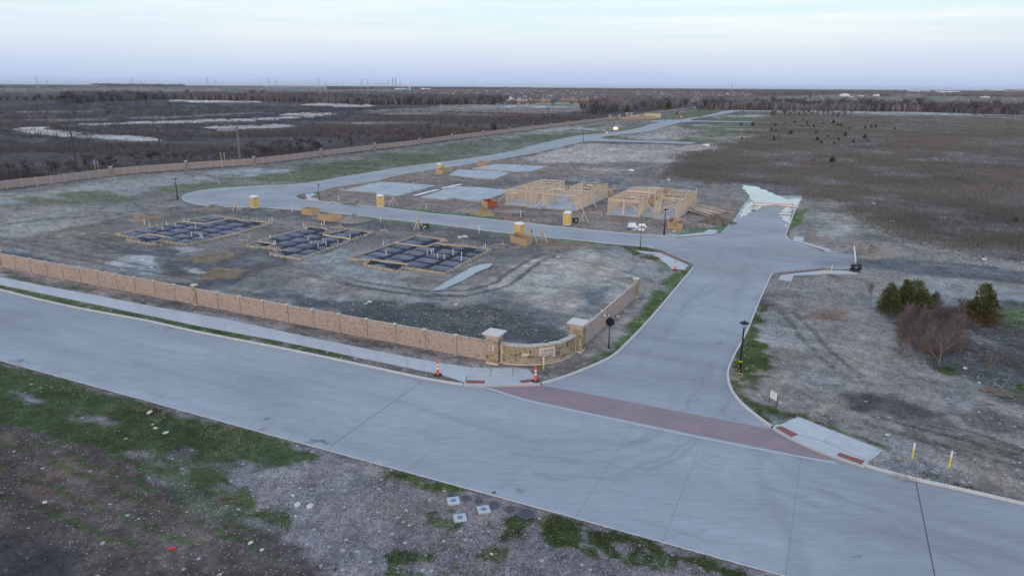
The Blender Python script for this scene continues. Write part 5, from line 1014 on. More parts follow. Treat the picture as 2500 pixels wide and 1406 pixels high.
framed_house(hA, 'left timber house frame with two long stud-walled wings and an open gap between', [(-.3, -.3), (5.2, -.3), (5.2, -1.2), (8, -1.2), (8, -.5), (15.3, -.5), (15.3, 18.6), (-.3, 18.6)],
    [(0, 0, 0, 18.2), (0, 0, 4.4, 0, None, ((.5, 2.4),)), (0, 18.2, 5.3, 18.2, None, ((1.2, 2.4, 2.0, .9), (3.2, 4.4, 2.0, .9))), (5.3, 6, 5.3, 18.2, None, ((3.5, 4.5), (7, 8))), (4.4, 0, 4.4, 6), (5.3, 0, 6.4, 0), (8, -.2, 8, 6), (15, -.2, 15, 18.2, None, ((9.6, 12.2, 2.2, .6),)),
     (9.5, 18.2, 15, 18.2, None, ((.8, 2.2, 2.0, .9), (3.2, 4.6, 2.0, .9))), (9.5, 10, 9.5, 18.2), (8, 6, 15, 6, None, ((1.5, 3.2), (4.6, 5.6))), (5.3, 9, 9.5, 9, None, ((.6, 3.4),)), (0, 6.5, 5.3, 6.5, None, ((2, 3),)), (0, 10.5, 5.3, 10.5, None, ((3, 4),)), (0, 14.2, 5.3, 14.2, None, ((1, 2),)), (2.6, 10.5, 2.6, 14.2), (11.5, 6, 11.5, 10), (9.5, 13.5, 15, 13.5, None, ((2, 3),))],
    exA, [((0, .1, 2.3), (-1.9, -.6, .1)), ((0, 0, 2.0), (1.3, -1.9, .05)), ((8, 0, 2.0), (6.6, -.4, .3)), ((8, -.2, 2.0), (10.2, -1.6, .2)), ((8.1, 5.8, 2.3), (10.4, 2.8, .35)), ((15, .1, 2.0), (13.2, -1.0, .2)), ((15, 0, 2.2), (16.9, -1.3, .05)), ((15, 6.5, 2.3), (17.1, 5.0, .05)), ((15, 18, 2.4), (17.2, 17.6, .05))], 71, None)
hB = G(1484, 520, GZ+.28)
def exB(t, rr):
    MB().beam((0, -.02, 2.75), (5.9, -.02, 2.75), .12, .42).build('garage_beam', M['lumber'], t)
    MB().beam((2.95, 0, .28), (2.95, 0, 2.6), .28, .28).build('post', M['lumber'], t)
    o = MB().box(.4, 5.9, 10.6, 16.9, 3.05, 3.14).build('floor_deck', M['ply'], t); MB().beam((.2, 10.5, 2.95), (6.0, 10.5, 2.95), .08, .34).build('rim_board', M['lumber'], t)
    for y in np.arange(3.2, 10, 2.0): MB().beam((.05, y, 3.0), (5.85, y, 3.0), .09, .06).build('tie', M['lumber'], t)
    for y in (4.6, 5.6): MB().beam((8.6, y, 3.0), (12.4, y, 3.0), .09, .06).build('tie', M['lumber'], t)
    for x in np.arange(8.75, 12.5, .75): MB().beam((x, 9.6, 3.14), (x, 15.8, 3.14), .07, .22).build('joist', M['lumber'], t)
    MB().box(8.6, 12.4, 8.6, 9.5, 3.02, 3.2).build('plywood_strip', M['ply'], t); MB().box(8.55, 8.62, 9.5, 15.8, 2.75, 3.1).build('rim_board', M['ply'], t)
    for (x0, x1, y, z0, z1) in ((6.0, 8.6, 5.2, 1.9, 2.5), (6.0, 8.6, 9.0, 2.5, 3.2), (6.0, 8.6, 16.9, 2.5, 3.2)): MB().box(x0, x1, y, y+.06, z0, z1).build('plywood_panel', M['ply'], t)
    for (x, y) in ((6.05, 5.3), (6.35, 5.3), (7.9, 5.3), (8.3, 5.3), (8.6, 5.3), (7.3, 5.3)): MB().box(x-.05, x+.05, y-.06, y+.06, .28 if x < 6.4 or x > 8.2 else 2.6, 4.75).build('tall_stud', M['lumber'], t)
    MB().beam((5.95, 5.3, 4.8), (8.7, 5.3, 4.8), .1, .1).build('top_plate', M['lumber'], t)
    for (x, y) in ((12.75, 16.2), (13.0, 14.6)): MB().box(x-.05, x+.05, y-.05, y+.05, 0, 3.7).build('scaffold_post', M['lumber'], t)
framed_house(hB, 'right timber house frame with wide garage beam, tall entry studs and a plywood deck', [(-.25, -.35), (6.1, -.35), (6.1, .5), (8.4, .5), (8.4, -.35), (12.7, -.35), (12.7, 17.2), (-.25, 17.2)],
    [(0, 0, 0, 17, None), (5.9, 0, 5.9, 7.2), (8.6, 0, 8.6, 6), (12.4, 0, 12.4, 17), (0, 17, 12.4, 17, None, ((2, 3.4, 2, .9), (7, 9, 2, .9))), (0, 7.2, 5.9, 7.2, None, ((2, 3),)), (3.0, 7.2, 3.0, 10.6), (0, 10.5, 5.9, 10.5, None, ((3, 4),)), (8.6, 6, 12.4, 6, None, ((1.4, 2.6),)), (8.6, 9.5, 12.4, 9.5, None, ((1, 2),)), (8.6, 9.5, 8.6, 17, None, ((3, 4.4),)), (5.9, 10.5, 5.9, 17), (8.6, 0, 9.4, 0), (3.0, 3.0, 5.9, 3.0, None, ((.8, 1.8),))],
    exB, [((5.9, .1, .4), (3.5, 1.6, 2.5)), ((.3, .4, .5), (5.3, 3.5, 2.6)), ((5.8, 3, .5), (2.2, 1.5, 2.5)), ((12.3, .2, 2.5), (9.6, -.3, .4)), ((9.0, .2, 1.4), (11.8, .6, 2.6)), ((6.1, 3.0, 2.4), (8.4, 1.2, .8)), ((0, 4, 2.6), (2.6, 7, .4))], 72, None)
# ================================================================== houses of the town beyond
M['roof_a'] = mat('grey_brown_shingles', (.15, .135, .14), .95, .15, .3, rnd_obj=.25); M['wall_a'] = mat('cream_wall', (.62, .50, .42), .9, .06, .3); M['wall_b'] = mat('tan_brick_far', (.46, .33, .26), .9, .08, .3); M['wall_c'] = mat('grey_stone_far', (.36, .33, .33), .9, .08, .3); M['wall_w'] = mat('white_siding', (.80, .80, .80), .8, .04, .3)
M['glass'] = mat('dark_window_glass', (.05, .055, .07), .2, .1, 1); M['fence'] = mat('reddish_board_fence', (.36, .21, .155), .9, .15, .2); M['roof_red'] = mat('red_metal_roof', (.42, .14, .12), .7, .1, 1)
def house(px, py, W, D, h, rh, az, wall, label, roof='roof_a', gable=True, windows=False, chim=True, group='houses of the neighbourhood beyond the fields', cat='house', name='house'):
    p = G(px, py); t = thing(name, label, cat, (p.x, p.y, GZ), az, group); MB().box(-W/2, W/2, -D/2, D/2, 0, h).build('wall', M[wall], t)
    r = MB(); e = .5
    r.add([(-W/2-e, -D/2-e, h+.01), (W/2+e, -D/2-e, h+.01), (W/2+e, D/2+e, h+.01), (-W/2-e, D/2+e, h+.01), (-W/2+D*.3, 0, h+rh), (W/2-D*.3, 0, h+rh)], [(0, 1, 5, 4), (2, 3, 4, 5), (1, 2, 5), (3, 0, 4), (3, 2, 1, 0)]); ro = r.build('roof', M[roof], t)
    if gable:
        gx = rnd.uniform(-W*.28, W*.28); gw = min(W*.36, 7.); g = MB(); g.add([(gx-gw/2, -D/2-1.2, 0), (gx+gw/2, -D/2-1.2, 0), (gx+gw/2, -D/2-1.2, h), (gx-gw/2, -D/2-1.2, h), (gx, -D/2-1.2, h+rh*.75), (gx-gw/2, -D/2+.2, 0), (gx+gw/2, -D/2+.2, 0), (gx+gw/2, -D/2+.2, h), (gx-gw/2, -D/2+.2, h)], [(0, 1, 2, 3), (3, 2, 4), (1, 6, 7, 2), (5, 0, 3, 8)]); g.build('gable_wall', M[wall], t)
        g = MB(); g.add([(gx-gw/2-.4, -D/2-1.4, h-.3), (gx, -D/2-1.4, h+rh*.75+.1), (gx, 0, h+rh*.75+.1), (gx-gw/2-.4, 0, h-.3), (gx+gw/2+.4, -D/2-1.4, h-.3), (gx+gw/2+.4, 0, h-.3)], [(0, 1, 2, 3), (1, 4, 5, 2)]); g.build('gable_roof', M[roof], t)
    if chim: cx = rnd.uniform(-W*.3, W*.3); MB().box(cx-.6, cx+.6, .8, 2.0, h, h+rh+1.1).build('chimney', M[wall], ro)
    if windows:
        for k in range(3): x = -W*.36+k*W*.3; MB().box(x, x+1.6, -D/2-.06, -D/2-.01, 1.0, 2.5).build('window', M['glass'], t)
    return t
hr = random.Random(88); NAMES = [('wall_a', 'cream'), ('wall_b', 'tan brick'), ('wall_c', 'grey stone'), ('wall_a', 'pale')]
front_row = [(1068, 246, 'wall_b', 'low tan house with orange board fence among the trees at left of town'), (1042, 236, 'wall_a', 'large cream gabled house left of the town centre'), (1064, 234, 'wall_b', 'tan two-gabled house next to the large cream house'), (1135, 238, 'wall_a', 'cream house with wide low roof left of the parking lot'),
             (1165, 242, 'wall_c', 'grey gabled house half hidden by trees left of the parking lot'), (1225, 248, 'wall_a', 'long cream house behind the parking lot'), (1245, 245, 'wall_w', 'white-fronted house right of the long cream house'), (1275, 248, 'wall_a', 'cream garage-fronted house beyond the field'), (1305, 248, 'wall_b', 'tan house with red fence beyond the field'),
             (1335, 249, 'wall_b', 'twin-gabled tan house standing over the lone bare tree'), (1378, 246, 'wall_c', 'grey house right of the twin-gabled tan house'), (1398, 247, 'wall_b', 'low tan house right of the lone bare tree'), (1426, 247, 'wall_b', 'square tan house at the edge of the creek woods'), (1606, 241, 'wall_b', 'tan house peeking over the creek woods'), (1648, 243, 'wall_a', 'cream twin-gabled house above the far end of the brick wall'),
             (1700, 249, 'wall_a', 'low cream house beside the water at the far end of the long street'), (1776, 232, 'wall_w', 'white gabled house on the rise right of town'), (1793, 229, 'wall_a', 'cream house at the right end of town'), (1738, 226, 'wall_a', 'pale tall gabled house above the far tree line'), (1757, 234, 'wall_b', 'tan house left of the white gabled house')]
for (x_, y_, w_, lab) in front_row: house(x_, y_, hr.uniform(15, 21), hr.uniform(10, 13), hr.uniform(3.2, 5.2), hr.uniform(3.5, 5), hr.uniform(-.5, .5), w_, lab, windows=True)
for (x0_, x1_, y_, lab_) in ((1062, 1080, 247.5, 'orange board fence in front of the low tan house'), (1290, 1320, 248.2, 'red board fence below the tan house beyond the field'), (1366, 1400, 248.2, 'red board fence right of the lone bare tree'), (1222, 1260, 246.6, 'dull red fence behind the parking lot')):
    a, b = G(x0_, y_), G(x1_, y_); t = thing('board_fence', lab_, 'fence', (0, 0, 0)); MB().beam((a.x, a.y, GZ+1), (b.x, b.y, GZ+1), .1, 2.0).build('fence_panel', M['fence'], t)
for k in range(150):
    x_ = hr.uniform(1010, 1840); y_ = horizon(x_)+hr.uniform(8.5, 30)*(1 if x_ < 1500 else .75)
    d_ = 'in the front rows' if y_-horizon(x_) > 22 else ('in the middle rows' if y_-horizon(x_) > 15 else 'in the farthest rows'); s_ = 'left part' if x_ < 1250 else ('centre' if x_ < 1550 else 'right part'); w_, wn_ = hr.choice(NAMES)
    house(x_, y_, hr.uniform(14, 20), hr.uniform(10, 13), hr.uniform(3, 5), hr.uniform(3.5, 5), hr.uniform(-.8, .8), w_, 'small %s house %s, %s of town' % (wn_, d_, s_), group='%s houses %s, %s' % (wn_, d_, s_))
house(2062, 236, 26, 16, 6, 2.5, .1, 'wall_w', 'wide white barn on the green rise at right', roof='wall_w', gable=False, chim=False, group='white buildings on the green rise', cat='barn', name='barn')
house(2103, 235.5, 13, 14, 3, 8, 1.5, 'wall_w', 'steep white A-frame house on the green rise', gable=False, chim=False, group='white buildings on the green rise')
house(2139, 235.5, 17, 10, 6, 3.5, .1, 'wall_w', 'white two-storey farmhouse next to the A-frame', roof='roof_a', windows=True, group='white buildings on the green rise')
house(2078, 238.5, 9, 5, 2.6, 1, .1, 'wall_w', 'small white shed with red base in front of the barn', roof='roof_red', gable=False, chim=False, group='white buildings on the green rise', cat='shed', name='shed')
house(2405, 239, 24, 10, 3.5, 3.5, .2, 'wall_w', 'white house with blue-grey roof at far right of the pasture', group='farmhouses at far right')
house(2370, 263, 16, 10, 4, 3.5, .2, 'wall_b', 'reddish house hidden behind the creek trees at right', group='farmhouses at far right'); house(2470, 266, 20, 12, 4.5, 6, .3, 'wall_a', 'grey-roofed house behind the dark trees at the right edge', group='farmhouses at far right')
def bigbox(x0, x1, yb, h, m, label):
    a, b = G(x0, yb), G(x1, yb); t = thing('long_building', label, 'building', (0, 0, 0)); MB().beam((a.x, a.y, GZ+h/2), (b.x, b.y, GZ+h/2), 30, h).build('wall', M[m], t); return t
bigbox(2221, 2264, 227.5, 17, 'wall_w', 'long low white building on the horizon at right'); bigbox(2290, 2336, 230, 16, 'wall_w', 'pale long building on the skyline right of the low white one'); bigbox(2401, 2415, 225.6, 26, 'wall_b', 'square tan building on the skyline near the right edge'); bigbox(2455, 2700, 226.0, 30, 'wall_b', 'broad tan building block at the right edge of the skyline')
house(232, 213.5, 60, 25, 12, 8, .3, 'wall_a', 'pale farmhouse below the dark tree line at far left', chim=False, group='farm buildings at far left')
house(845, 217, 40, 20, 8, 5, .3, 'wall_w', 'small white farm building left of the pylons', chim=False, group='farm buildings at far left'); house(910, 217.5, 46, 20, 8, 5, .1, 'wall_a', 'pale farm building right of the pylons', chim=False, group='farm buildings at far left'); bigbox(968, 990, 218.5, 8, 'wall_w', 'low white shed row below the two smokestacks'); bigbox(1031, 1047, 218.5, 8, 'wall_w', 'low white sheds left of the town skyline')

# cars parked before the town
cr_ = random.Random(17); CM = {n: mat(n+'_car_paint', c_, .4, .05, 1) for n, c_ in (('white', (.75, .75, .75)), ('dark grey', (.08, .08, .09)), ('silver', (.45, .46, .48)), ('dull red', (.3, .06, .05)), ('black', (.02, .02, .025)))}
for k in range(14):
    nm = cr_.choice(list(CM)); p = G(1222+k*6.2+cr_.uniform(-1.5, 1.5), 254.6+cr_.uniform(-1, 1)); t = thing('parked_car', nm+' car in the row parked before the town houses', 'car', (p.x, p.y, GZ), cr_.uniform(-.3, .3), 'cars parked before the town houses')
    MB().box(-2.3, 2.3, -.9, .9, .3, .95).build('body', CM[nm], t); MB().box(-1.3, 1.2, -.8, .8, .95, 1.5, taper=.25).build('cabin', M['glass'], t)
    for sx in (-1.4, 1.4):
        for sy in (-.85, .85): MB().tube([(sx, sy-.1, .33), (sx, sy+.1, .33)], .33, 8).build('wheel', M['rubber'], t)
# ================================================================== portable toilets
def toilet(px, py, rz, label, first=[None]):
    p = G(px, py)
    if first[0] is None:
        t = thing('portable_toilet', label, 'portable toilet', (p.x, p.y, GZ), rz, 'yellow portable toilets'); first[0] = t; W = .56
        MB().box(-W, W, -W, W, 0, .14).build('skid', M['white_plastic'], t)
        b = MB().box(-W+.03, W-.03, -W+.03, W-.03, .14, 2.02).build('cabin', M['yellow_plastic'], t)
        for sx in (-1, 1):
            for sy in (-1, 1): MB().box(sx*W-.06, sx*W+.06, sy*W-.06, sy*W+.06, .12, 2.04).build('corner_post', mat('pale_yellow_plastic', (.76,.64,.40), .5, .05, 2) if 'cpm' not in M else M['cpm'], t)
        d = MB().box(-.38, .38, -W-.035, -W+.02, .22, 1.93).build('door', M['yellow_plastic'], t); MB().box(-.33, .33, -W-.05, -W-.036, 1.05, 1.12).build('door_rib', M['yellow_plastic'], d); MB().box(.26, .32, -W-.07, -W-.036, .98, 1.12).build('handle', M['black_metal'], d)
        for s_ in (-1, 1): MB().box(-.16, .16, min(s_*W, s_*(W+.03)), max(s_*W, s_*(W+.03))+.0, 1.70, 1.86).build('logo_patch', M['lg'], t)
        for s_ in (-1, 1): MB().box(min(s_*(W-.02), s_*(W+.03)), max(s_*(W-.02), s_*(W+.03)), -.16, .16, 1.72, 1.84).build('vent', M['lg'], t)
        r = MB(); prof = [(W+.05, 2.02), (W+.05, 2.12), (W-.06, 2.26), (W-.26, 2.36), (.05, 2.40)]; r.sqlathe(prof); smooth(r.build('roof', M['white_plastic'], t)); MB().lathe([(.05, 2.0), (.05, 2.52), (.01, 2.53)], 8, c=(.3, .3)).build('vent_pipe', M['white_plastic'], t)
    else: dup(first[0], (p.x, p.y, GZ), rz, label)
M['lg'] = mat('amber_badge', (.55, .24, .03), .5, .1, 5); M['cpm'] = mat('pale_yellow_plastic', (.74, .62, .38), .5, .05, 2)
toilet(622, 507.5, R(-38), 'leftmost yellow portable toilet, beside the wide street junction'); toilet(929, 504, R(-66), 'yellow portable toilet beside a wooden A-frame and rubble left of the slabs'); toilet(1073, 420, R(-10), 'smallest, farthest yellow portable toilet, behind a plywood bin'); toilet(1268, 579, R(-40), 'yellow portable toilet standing behind the open plywood bin'); toilet(1385, 549, R(-20), 'yellow portable toilet in front of the left house frame')
# ================================================================== plywood trash bins
def bin_(L, F, Rr, h, label, m=('ply', 'ply'), scraps=0, text=None, seed=0):
    A, B, D = G(*L), G(*F), G(*Rr); Q = A+D-B; c = (A+B+D+Q)/4; t = thing('plywood_bin', label, 'plywood bin', (c.x, c.y, GZ), 0, 'open plywood trash bins'); rr = random.Random(seed); P = [q-c for q in (A, B, D, Q)]
    for i, mm in ((0, m[0]), (1, m[1]), (2, m[0]), (3, m[1])):
        a, b = P[i], P[(i+1) % 4]; MB().beam((a.x, a.y, h/2), (b.x, b.y, h/2), .03, h).build('side_panel', M[mm], t)
    for q in P: q2 = q*.96; MB().beam((q2.x, q2.y, -.05), (q2.x, q2.y, h+rr.uniform(0, .18)), .08, .08).build('corner_stake', M['lumber'], t)
    MB().prism([q*.97 for q in P], 0, .12).build('debris_floor', M['rock_dark'], t)
    for k in range(scraps): a = Vector((rr.uniform(-.8, .8), rr.uniform(-.8, .8))); b = a+Vector((rr.uniform(-1.6, 1.6), rr.uniform(-1.2, 1.2))); MB().beam((a.x, a.y, h*.5), (b.x, b.y, h+rr.uniform(.0, .45)), .05, .12).build('scrap_board', M[rr.choice(('lumber', 'lumber_grey'))], t)
    if text:
        a, b = P[0], P[1]; d = (b-a).normalized(); nn = Vector((d.y, -d.x)); W = (b-a).length; mb = MB()
        SEG = {'4': [((0, 1), (0, .45)), ((0, .45), (.6, .45)), ((.5, 1), (.5, 0))], '1': [((.3, 1), (.3, 0))], '0': [((.1, 1), (.6, 1)), ((.6, 1), (.6, 0)), ((.6, 0), (.1, 0)), ((.1, 0), (.1, 1))], '6': [((.5, 1), (.1, .5)), ((.1, .5), (.1, 0)), ((.1, 0), (.6, 0)), ((.6, 0), (.6, .45)), ((.6, .45), (.1, .5))]}
        for k, ch in enumerate(text):
            for (u0, v0), (u1, v1) in SEG[ch]:
                s0, s1 = W*.18+k*.36+u0*.36, W*.18+k*.36+u1*.36; p = a+d*s0+nn*.022; q = a+d*s1+nn*.022; mb.beam((p.x, p.y, h*.55+v0*.4), (q.x, q.y, h*.55+v1*.4), .012, .05, up=(nn.x, nn.y, 0))
        mb.build('marker_writing', M['black_metal'], [o for o in t.children if o.name.startswith('side_panel')][0])
    return t
bin_((736, 524), (760, 527.5), (783, 524), 1.2, 'plywood bin with a flat front, the farther of the left pair by the street', seed=1)
bin_((776, 538.5), (807, 541.5), (835, 539), 1.12, 'plywood bin, the nearer of the left pair, beside the dirt heap', seed=2)
bin_((1246, 592), (1285, 603), (1300, 594), 1.1, 'big open plywood bin in front of a yellow toilet', seed=3)
bin_((1629, 558), (1664, 564), (1669, 550), 1.15, 'overfilled plywood bin marked 4106 behind the black street lamp', scraps=9, text='4106', seed=4)
bin_((1176, 502), (1190, 509), (1213, 504.5), 1.15, 'plywood bin with one red side, left of the framed house', m=('ply', 'ply_red'), seed=5)
bin_((1064.5, 424.7), (1080, 426.2), (1098, 421), 1.25, 'plywood bin in front of the farthest yellow toilet', seed=6)
bin_((1164, 405.5), (1184, 407.3), (1197, 404.5), 1.2, 'farthest plywood bin, on the edge of the farthest slab', seed=7)
# ================================================================== lamps, signs, markers
def lamp(px, py, h, label, first=[None]):
    p = G(px, py)
    if first[0] is None:
        t = thing('street_lamp', label, 'street lamp', (p.x, p.y, GZ), .4, 'black post-top street lamps'); first[0] = t
        MB().lathe([(.15, 0), (.15, .12), (.11, .2), (.10, .9), (.075, 1.0), (.06, 1.05), (.05, 3.55), (.08, 3.58), (.08, 3.62)], 10).build('post', M['black_metal'], t)
        l = MB().lathe([(.06, 3.62), (.17, 3.92), (.17, 3.95)], 8).build('lamp_glass', M['lglass'], t)
        MB().lathe([(.30, 3.95), (.31, 3.99), (.20, 4.06), (.05, 4.13), (.02, 4.2)], 10).build('lamp_hood', M['black_metal'], t)
    else: t = dup(first[0], (p.x, p.y, GZ), .4, label)
    k = h/4.2; t.scale = (1.3, 1.3, k); return t
M['lglass'] = mat('frosted_lamp_glass', (.45, .47, .5), .3, .1, 3)
lamp(1805, 908, 4.5, 'nearest black street lamp, on the green verge right of the entry street'); lamp(1621, 573, 4.2, 'black street lamp in front of the right house frame'); lamp(434, 487, 4.3, 'black street lamp at the round left end of the street'); lamp(1424, 346, 4.6, 'black street lamp where the short stub meets the long street'); lamp(1624, 297.5, 4.8, 'farthest black street lamp, near the far monument')
rp0 = G(1805, 908); mb = MB(); mb.tube([(rp0.x, rp0.y, GZ+.95), (rp0.x-.12, rp0.y-.05, GZ+.6), (rp0.x-.05, rp0.y-.12, GZ+.2), (rp0.x-.2, rp0.y-.3, GZ+.08), (rp0.x+.1, rp0.y-.6, GZ+.06)], .02, 5); mb.lathe([(.15, GZ+.92), (.15, GZ+1.0)], 10, c=(rp0.x, rp0.y))
tag(mb.build('rope', M['yellow_paint']), label='yellow cord tied round the nearest lamp post and trailing on the grass', cat='rope')
M['white_txt'] = mat('white_lettering', (.85, .85, .86), .5, .02, 3); M['blade'] = mat('black_street_blade', (.012, .012, .02), .4, .1, 4)
FONT = {'L': ['1..', '1..', '1..', '1..', '111'], 'i': ['1', '.', '1', '1', '1'], 'b': ['1..', '1..', '111', '1.1', '111'], 'e': ['...', '111', '1.1', '11.', '111'], 'r': ['...', '...', '111', '1..', '1..'], 't': ['.1.', '111', '.1.', '.1.', '.11'], 'y': ['...', '1.1', '1.1', '.1.', '1..'], 'W': ['1...1', '1...1', '1.1.1', '11.11', '1...1'], 'a': ['...', '.11', '1.1', '1.1', '.11'], ' ': ['..']*5}
def text_px(mb, s, x0, z0, h, y0, y1):
    px_ = h/5; x = x0
    for ch in s:
        g = FONT[ch]
        for r_, row in enumerate(g):
            for c_, v in enumerate(row):
                if v == '1': mb.box(x+c_*px_, x+(c_+1.05)*px_, y0, y1, z0+(4-r_)*px_, z0+(5-r_)*px_*1.0)
        x += (len(g[0])+1)*px_
def sign_post(px, py, h, label, az, stop=False, blades=(0, 1), txt=True):
    p = G(px, py); t = thing('street_sign', label, 'street sign', (p.x, p.y, GZ), az, 'black signposts with street-name blades')
    MB().lathe([(.10, 0), (.10, .1), (.06, .2), (.055, .85), (.04, .9), (.035, h+.35)], 10).build('post', M['black_metal'], t); MB().lathe([(.03, h+.35), (.05, h+.40), (.01, h+.46)], 8).build('finial', M['black_metal'], t)
    if stop:
        n = 8; mb = MB(); rr_ = .42; V = []
        for y in (.045, .065):
            for k in range(n): a = math.pi/8+k*math.pi/4; V.append((rr_*math.cos(a), y, h-.48+rr_*math.sin(a)))
        mb.add(V, [tuple(range(8)), tuple(range(15, 7, -1))]+[(k, 8+k, 8+(k+1) % 8, (k+1) % 8) for k in range(8)]); mb.build('stop_sign_back', M['blade'], t)
        mb = MB(); V = []
        for k in range(n): a = math.pi/8+k*math.pi/4; V.append((.39*math.cos(a), .069, h-.48+.39*math.sin(a)))
        mb.add(V, [tuple(range(7, -1, -1))]); mb.build('stop_sign_face', M['sign_red'], t)
    for k, bl in enumerate(blades):
        z0 = h+.02+k*.22; b = MB().box(-.52, .52, -.012, .012, z0, z0+.2).build('name_blade', M['blade'], t); mb = MB(); mb.box(-.56, -.40, -.02, .02, z0+.0, z0+.2)
        if txt:
            for s_ in (1,): text_px(mb, 'Liberty Way', -.33, z0+.035, .14, -.018, -.0125)
        mb.build('blade_lettering', M['white_txt'], b); MB().box(-.52, -.44, -.024, -.0205, z0+.06, z0+.14).build('blade_emblem', M['blade'], b)
        if k == 1 or bl == 1: b.rotation_euler = (0, 0, R(90))
    return t
sign_post(1486, 850, 2.95, 'black stop sign seen from behind with a street-name blade reading Liberty Way', R(-14), stop=True)
sign_post(1563, 606, 3.0, 'black signpost with white street-name blades at the cross-street corner', R(-10), blades=(0,), stop=False); sign_post(779.5, 489.5, 2.9, 'small black signpost with street-name blades at the far left corner', R(-15), stop=False)
b_ = [o for o in C.objects if o.name == 'street_sign.001'][0]; MB().box(-.45, .45, -.02, .02, 2.6, 2.9).build('white_blade', M['sign_white'], b_); MB().box(-.035, .035, -.42, .42, 1.7, 2.5).build('stop_sign_edge', M['blade'], b_)
def channelizer(px, py, label, first=[None]):
    p = G(px, py)
    if first[0] is None:
        t = thing('traffic_channelizer', label, 'traffic cone', (p.x, p.y, GZ+.05), .2, 'orange and white traffic cones'); first[0] = t
        MB().lathe([(.34, 0), (.34, .035), (.24, .06)], 8).build('base', M['rubber'], t); MB().lathe([(.135, .05), (.13, .1), (.055, 1.22), (.03, 1.26)], 14).build('cone_body', M['orange'], t); MB().lathe([(.03, 1.25), (.045, 1.29), (.02, 1.34)], 8).build('handle', M['orange'], t)
        for z in (.52, .80): r0 = .13-.067*(z-.1); r1 = .13-.067*(z+.14-.1); MB().lathe([(r0+.006, z), (r1+.006, z+.14)], 14).build('reflective_band', M['reflect_white'], t)
    else: t = dup(first[0], (p.x, p.y, GZ+.05), .9, label)
    return t
channelizer(1069, 916, 'orange and white cone left of the monument at the kerb'); channelizer(1307.5, 931, 'orange and white cone in front of the CREEK CROSSING lettering'); channelizer(1648, 660, 'orange and white cone on the far corner by the cross street')
def marker(px, py, h, label, col='yellow_paint', r=.05, grp='yellow utility marker posts', cat='marker post', top='reflect_white'):
    p = G(px, py); t = thing('marker_post', label, cat, (p.x, p.y, GZ), rnd.random(), grp); MB().lathe([(r, -.05), (r, h*.62), (r*.2, h*.621)], 8).build('post', M[col], t); MB().lathe([(r*1.08, h*.60), (r*1.08, h), (r*.3, h+.03)], 8).build('marker_top', M[top], t); return t
marker(1327, 901, 1.05, 'yellow marker post below the CREEK CROSSING plaque'); marker(2227, 1118, 1.05, 'left yellow marker post of the pair at lower right'); marker(2317, 1140, 1.1, 'right yellow marker post of the pair at lower right'); marker(2029, 669, 1.1, 'yellow marker post on the stub street sidewalk'); marker(536, 455, .9, 'yellow marker post by the round left end of the street'); marker(1081, 468, .9, 'small yellow marker beside the white boards at the pale slab')
for k, (x_, y_, l_) in enumerate(((233, 418, 'left of the two yellow posts behind the far wall at left'), (241, 417, 'right of the two yellow posts behind the far wall at left'), (541, 397, 'left of the two yellow posts by the grey power pole'), (549, 396, 'right of the two yellow posts by the grey power pole'))):
    marker(x_, y_-3, 2.6, l_, r=.07)
def wpost(px, py, h, label, tilt=0.0):
    p = G(px, py); o = MB().lathe([(.055, -.05), (.055, h), (.02, h+.01)], 8).build('white_stub_pipe', M['pvc']); o.location = (p.x, p.y, GZ); o.rotation_euler = (tilt*.5, tilt, rnd.random()*3); return tag(o, label=label, cat='pipe', group='white upright pipes in the lots')
for (x_, y_, h_, tl, l_) in ((713, 517.5, .9, 0, 'white pipe between the leftmost toilet and the plywood bins'), (827, 490, 1.0, .2, 'leaning white pipe in the rubble below the farthest street sign'), (929.5, 542, 1.0, .08, 'white pipe by the street between the heap and the A-frame'), (1170, 571, 1.35, 0, 'tall white pipe at the street edge left of a yellow toilet'), (1041, 511, 1.0, 0, 'white pipe below the pale slab, left of the red-sided bin'), (1271, 530, 1.2, 0, 'white pipe in front of the left house frame'), (1468, 527, .7, 0, 'short white pipe between the two house frames'), (1032, 423, .7, 0, 'white pipe by the long street left of the farthest toilet'), (1124, 409, .7, 0, 'white pipe by the long street right of the farthest toilet'), (657, 541, .5, 0, 'left short white pipe at the right end of the left form'), (665, 540.5, .7, 0, 'right white pipe at the right end of the left form'), (833, 468, .6, 0, 'left of two stubs at the corner of the grey slab'), (838, 466, .6, 0, 'right of two stubs at the corner of the grey slab')): wpost(x_, y_, h_, l_, tl)
def wstake(px, py, label):
    p = G(px, py); o = MB().beam((0, 0, -.05), (0, 0, .75), .05, .05).build('wooden_stake', M['form']); o.location = (p.x, p.y, GZ); tag(o, label=label, cat='stake', group='wooden survey stakes in the lots')
for (x_, y_, l_) in ((676.5, 544, 'left wooden stake right of the left form'), (686, 541, 'right wooden stake right of the left form'), (939, 562, 'wooden stake above the middle form'), (1226, 600, 'left of two wooden stakes beside the big plywood bin'), (1229, 600, 'right of two wooden stakes beside the big plywood bin'), (1475, 606, 'wooden stake in the grass strip by the cross street')): wstake(x_, y_, l_)
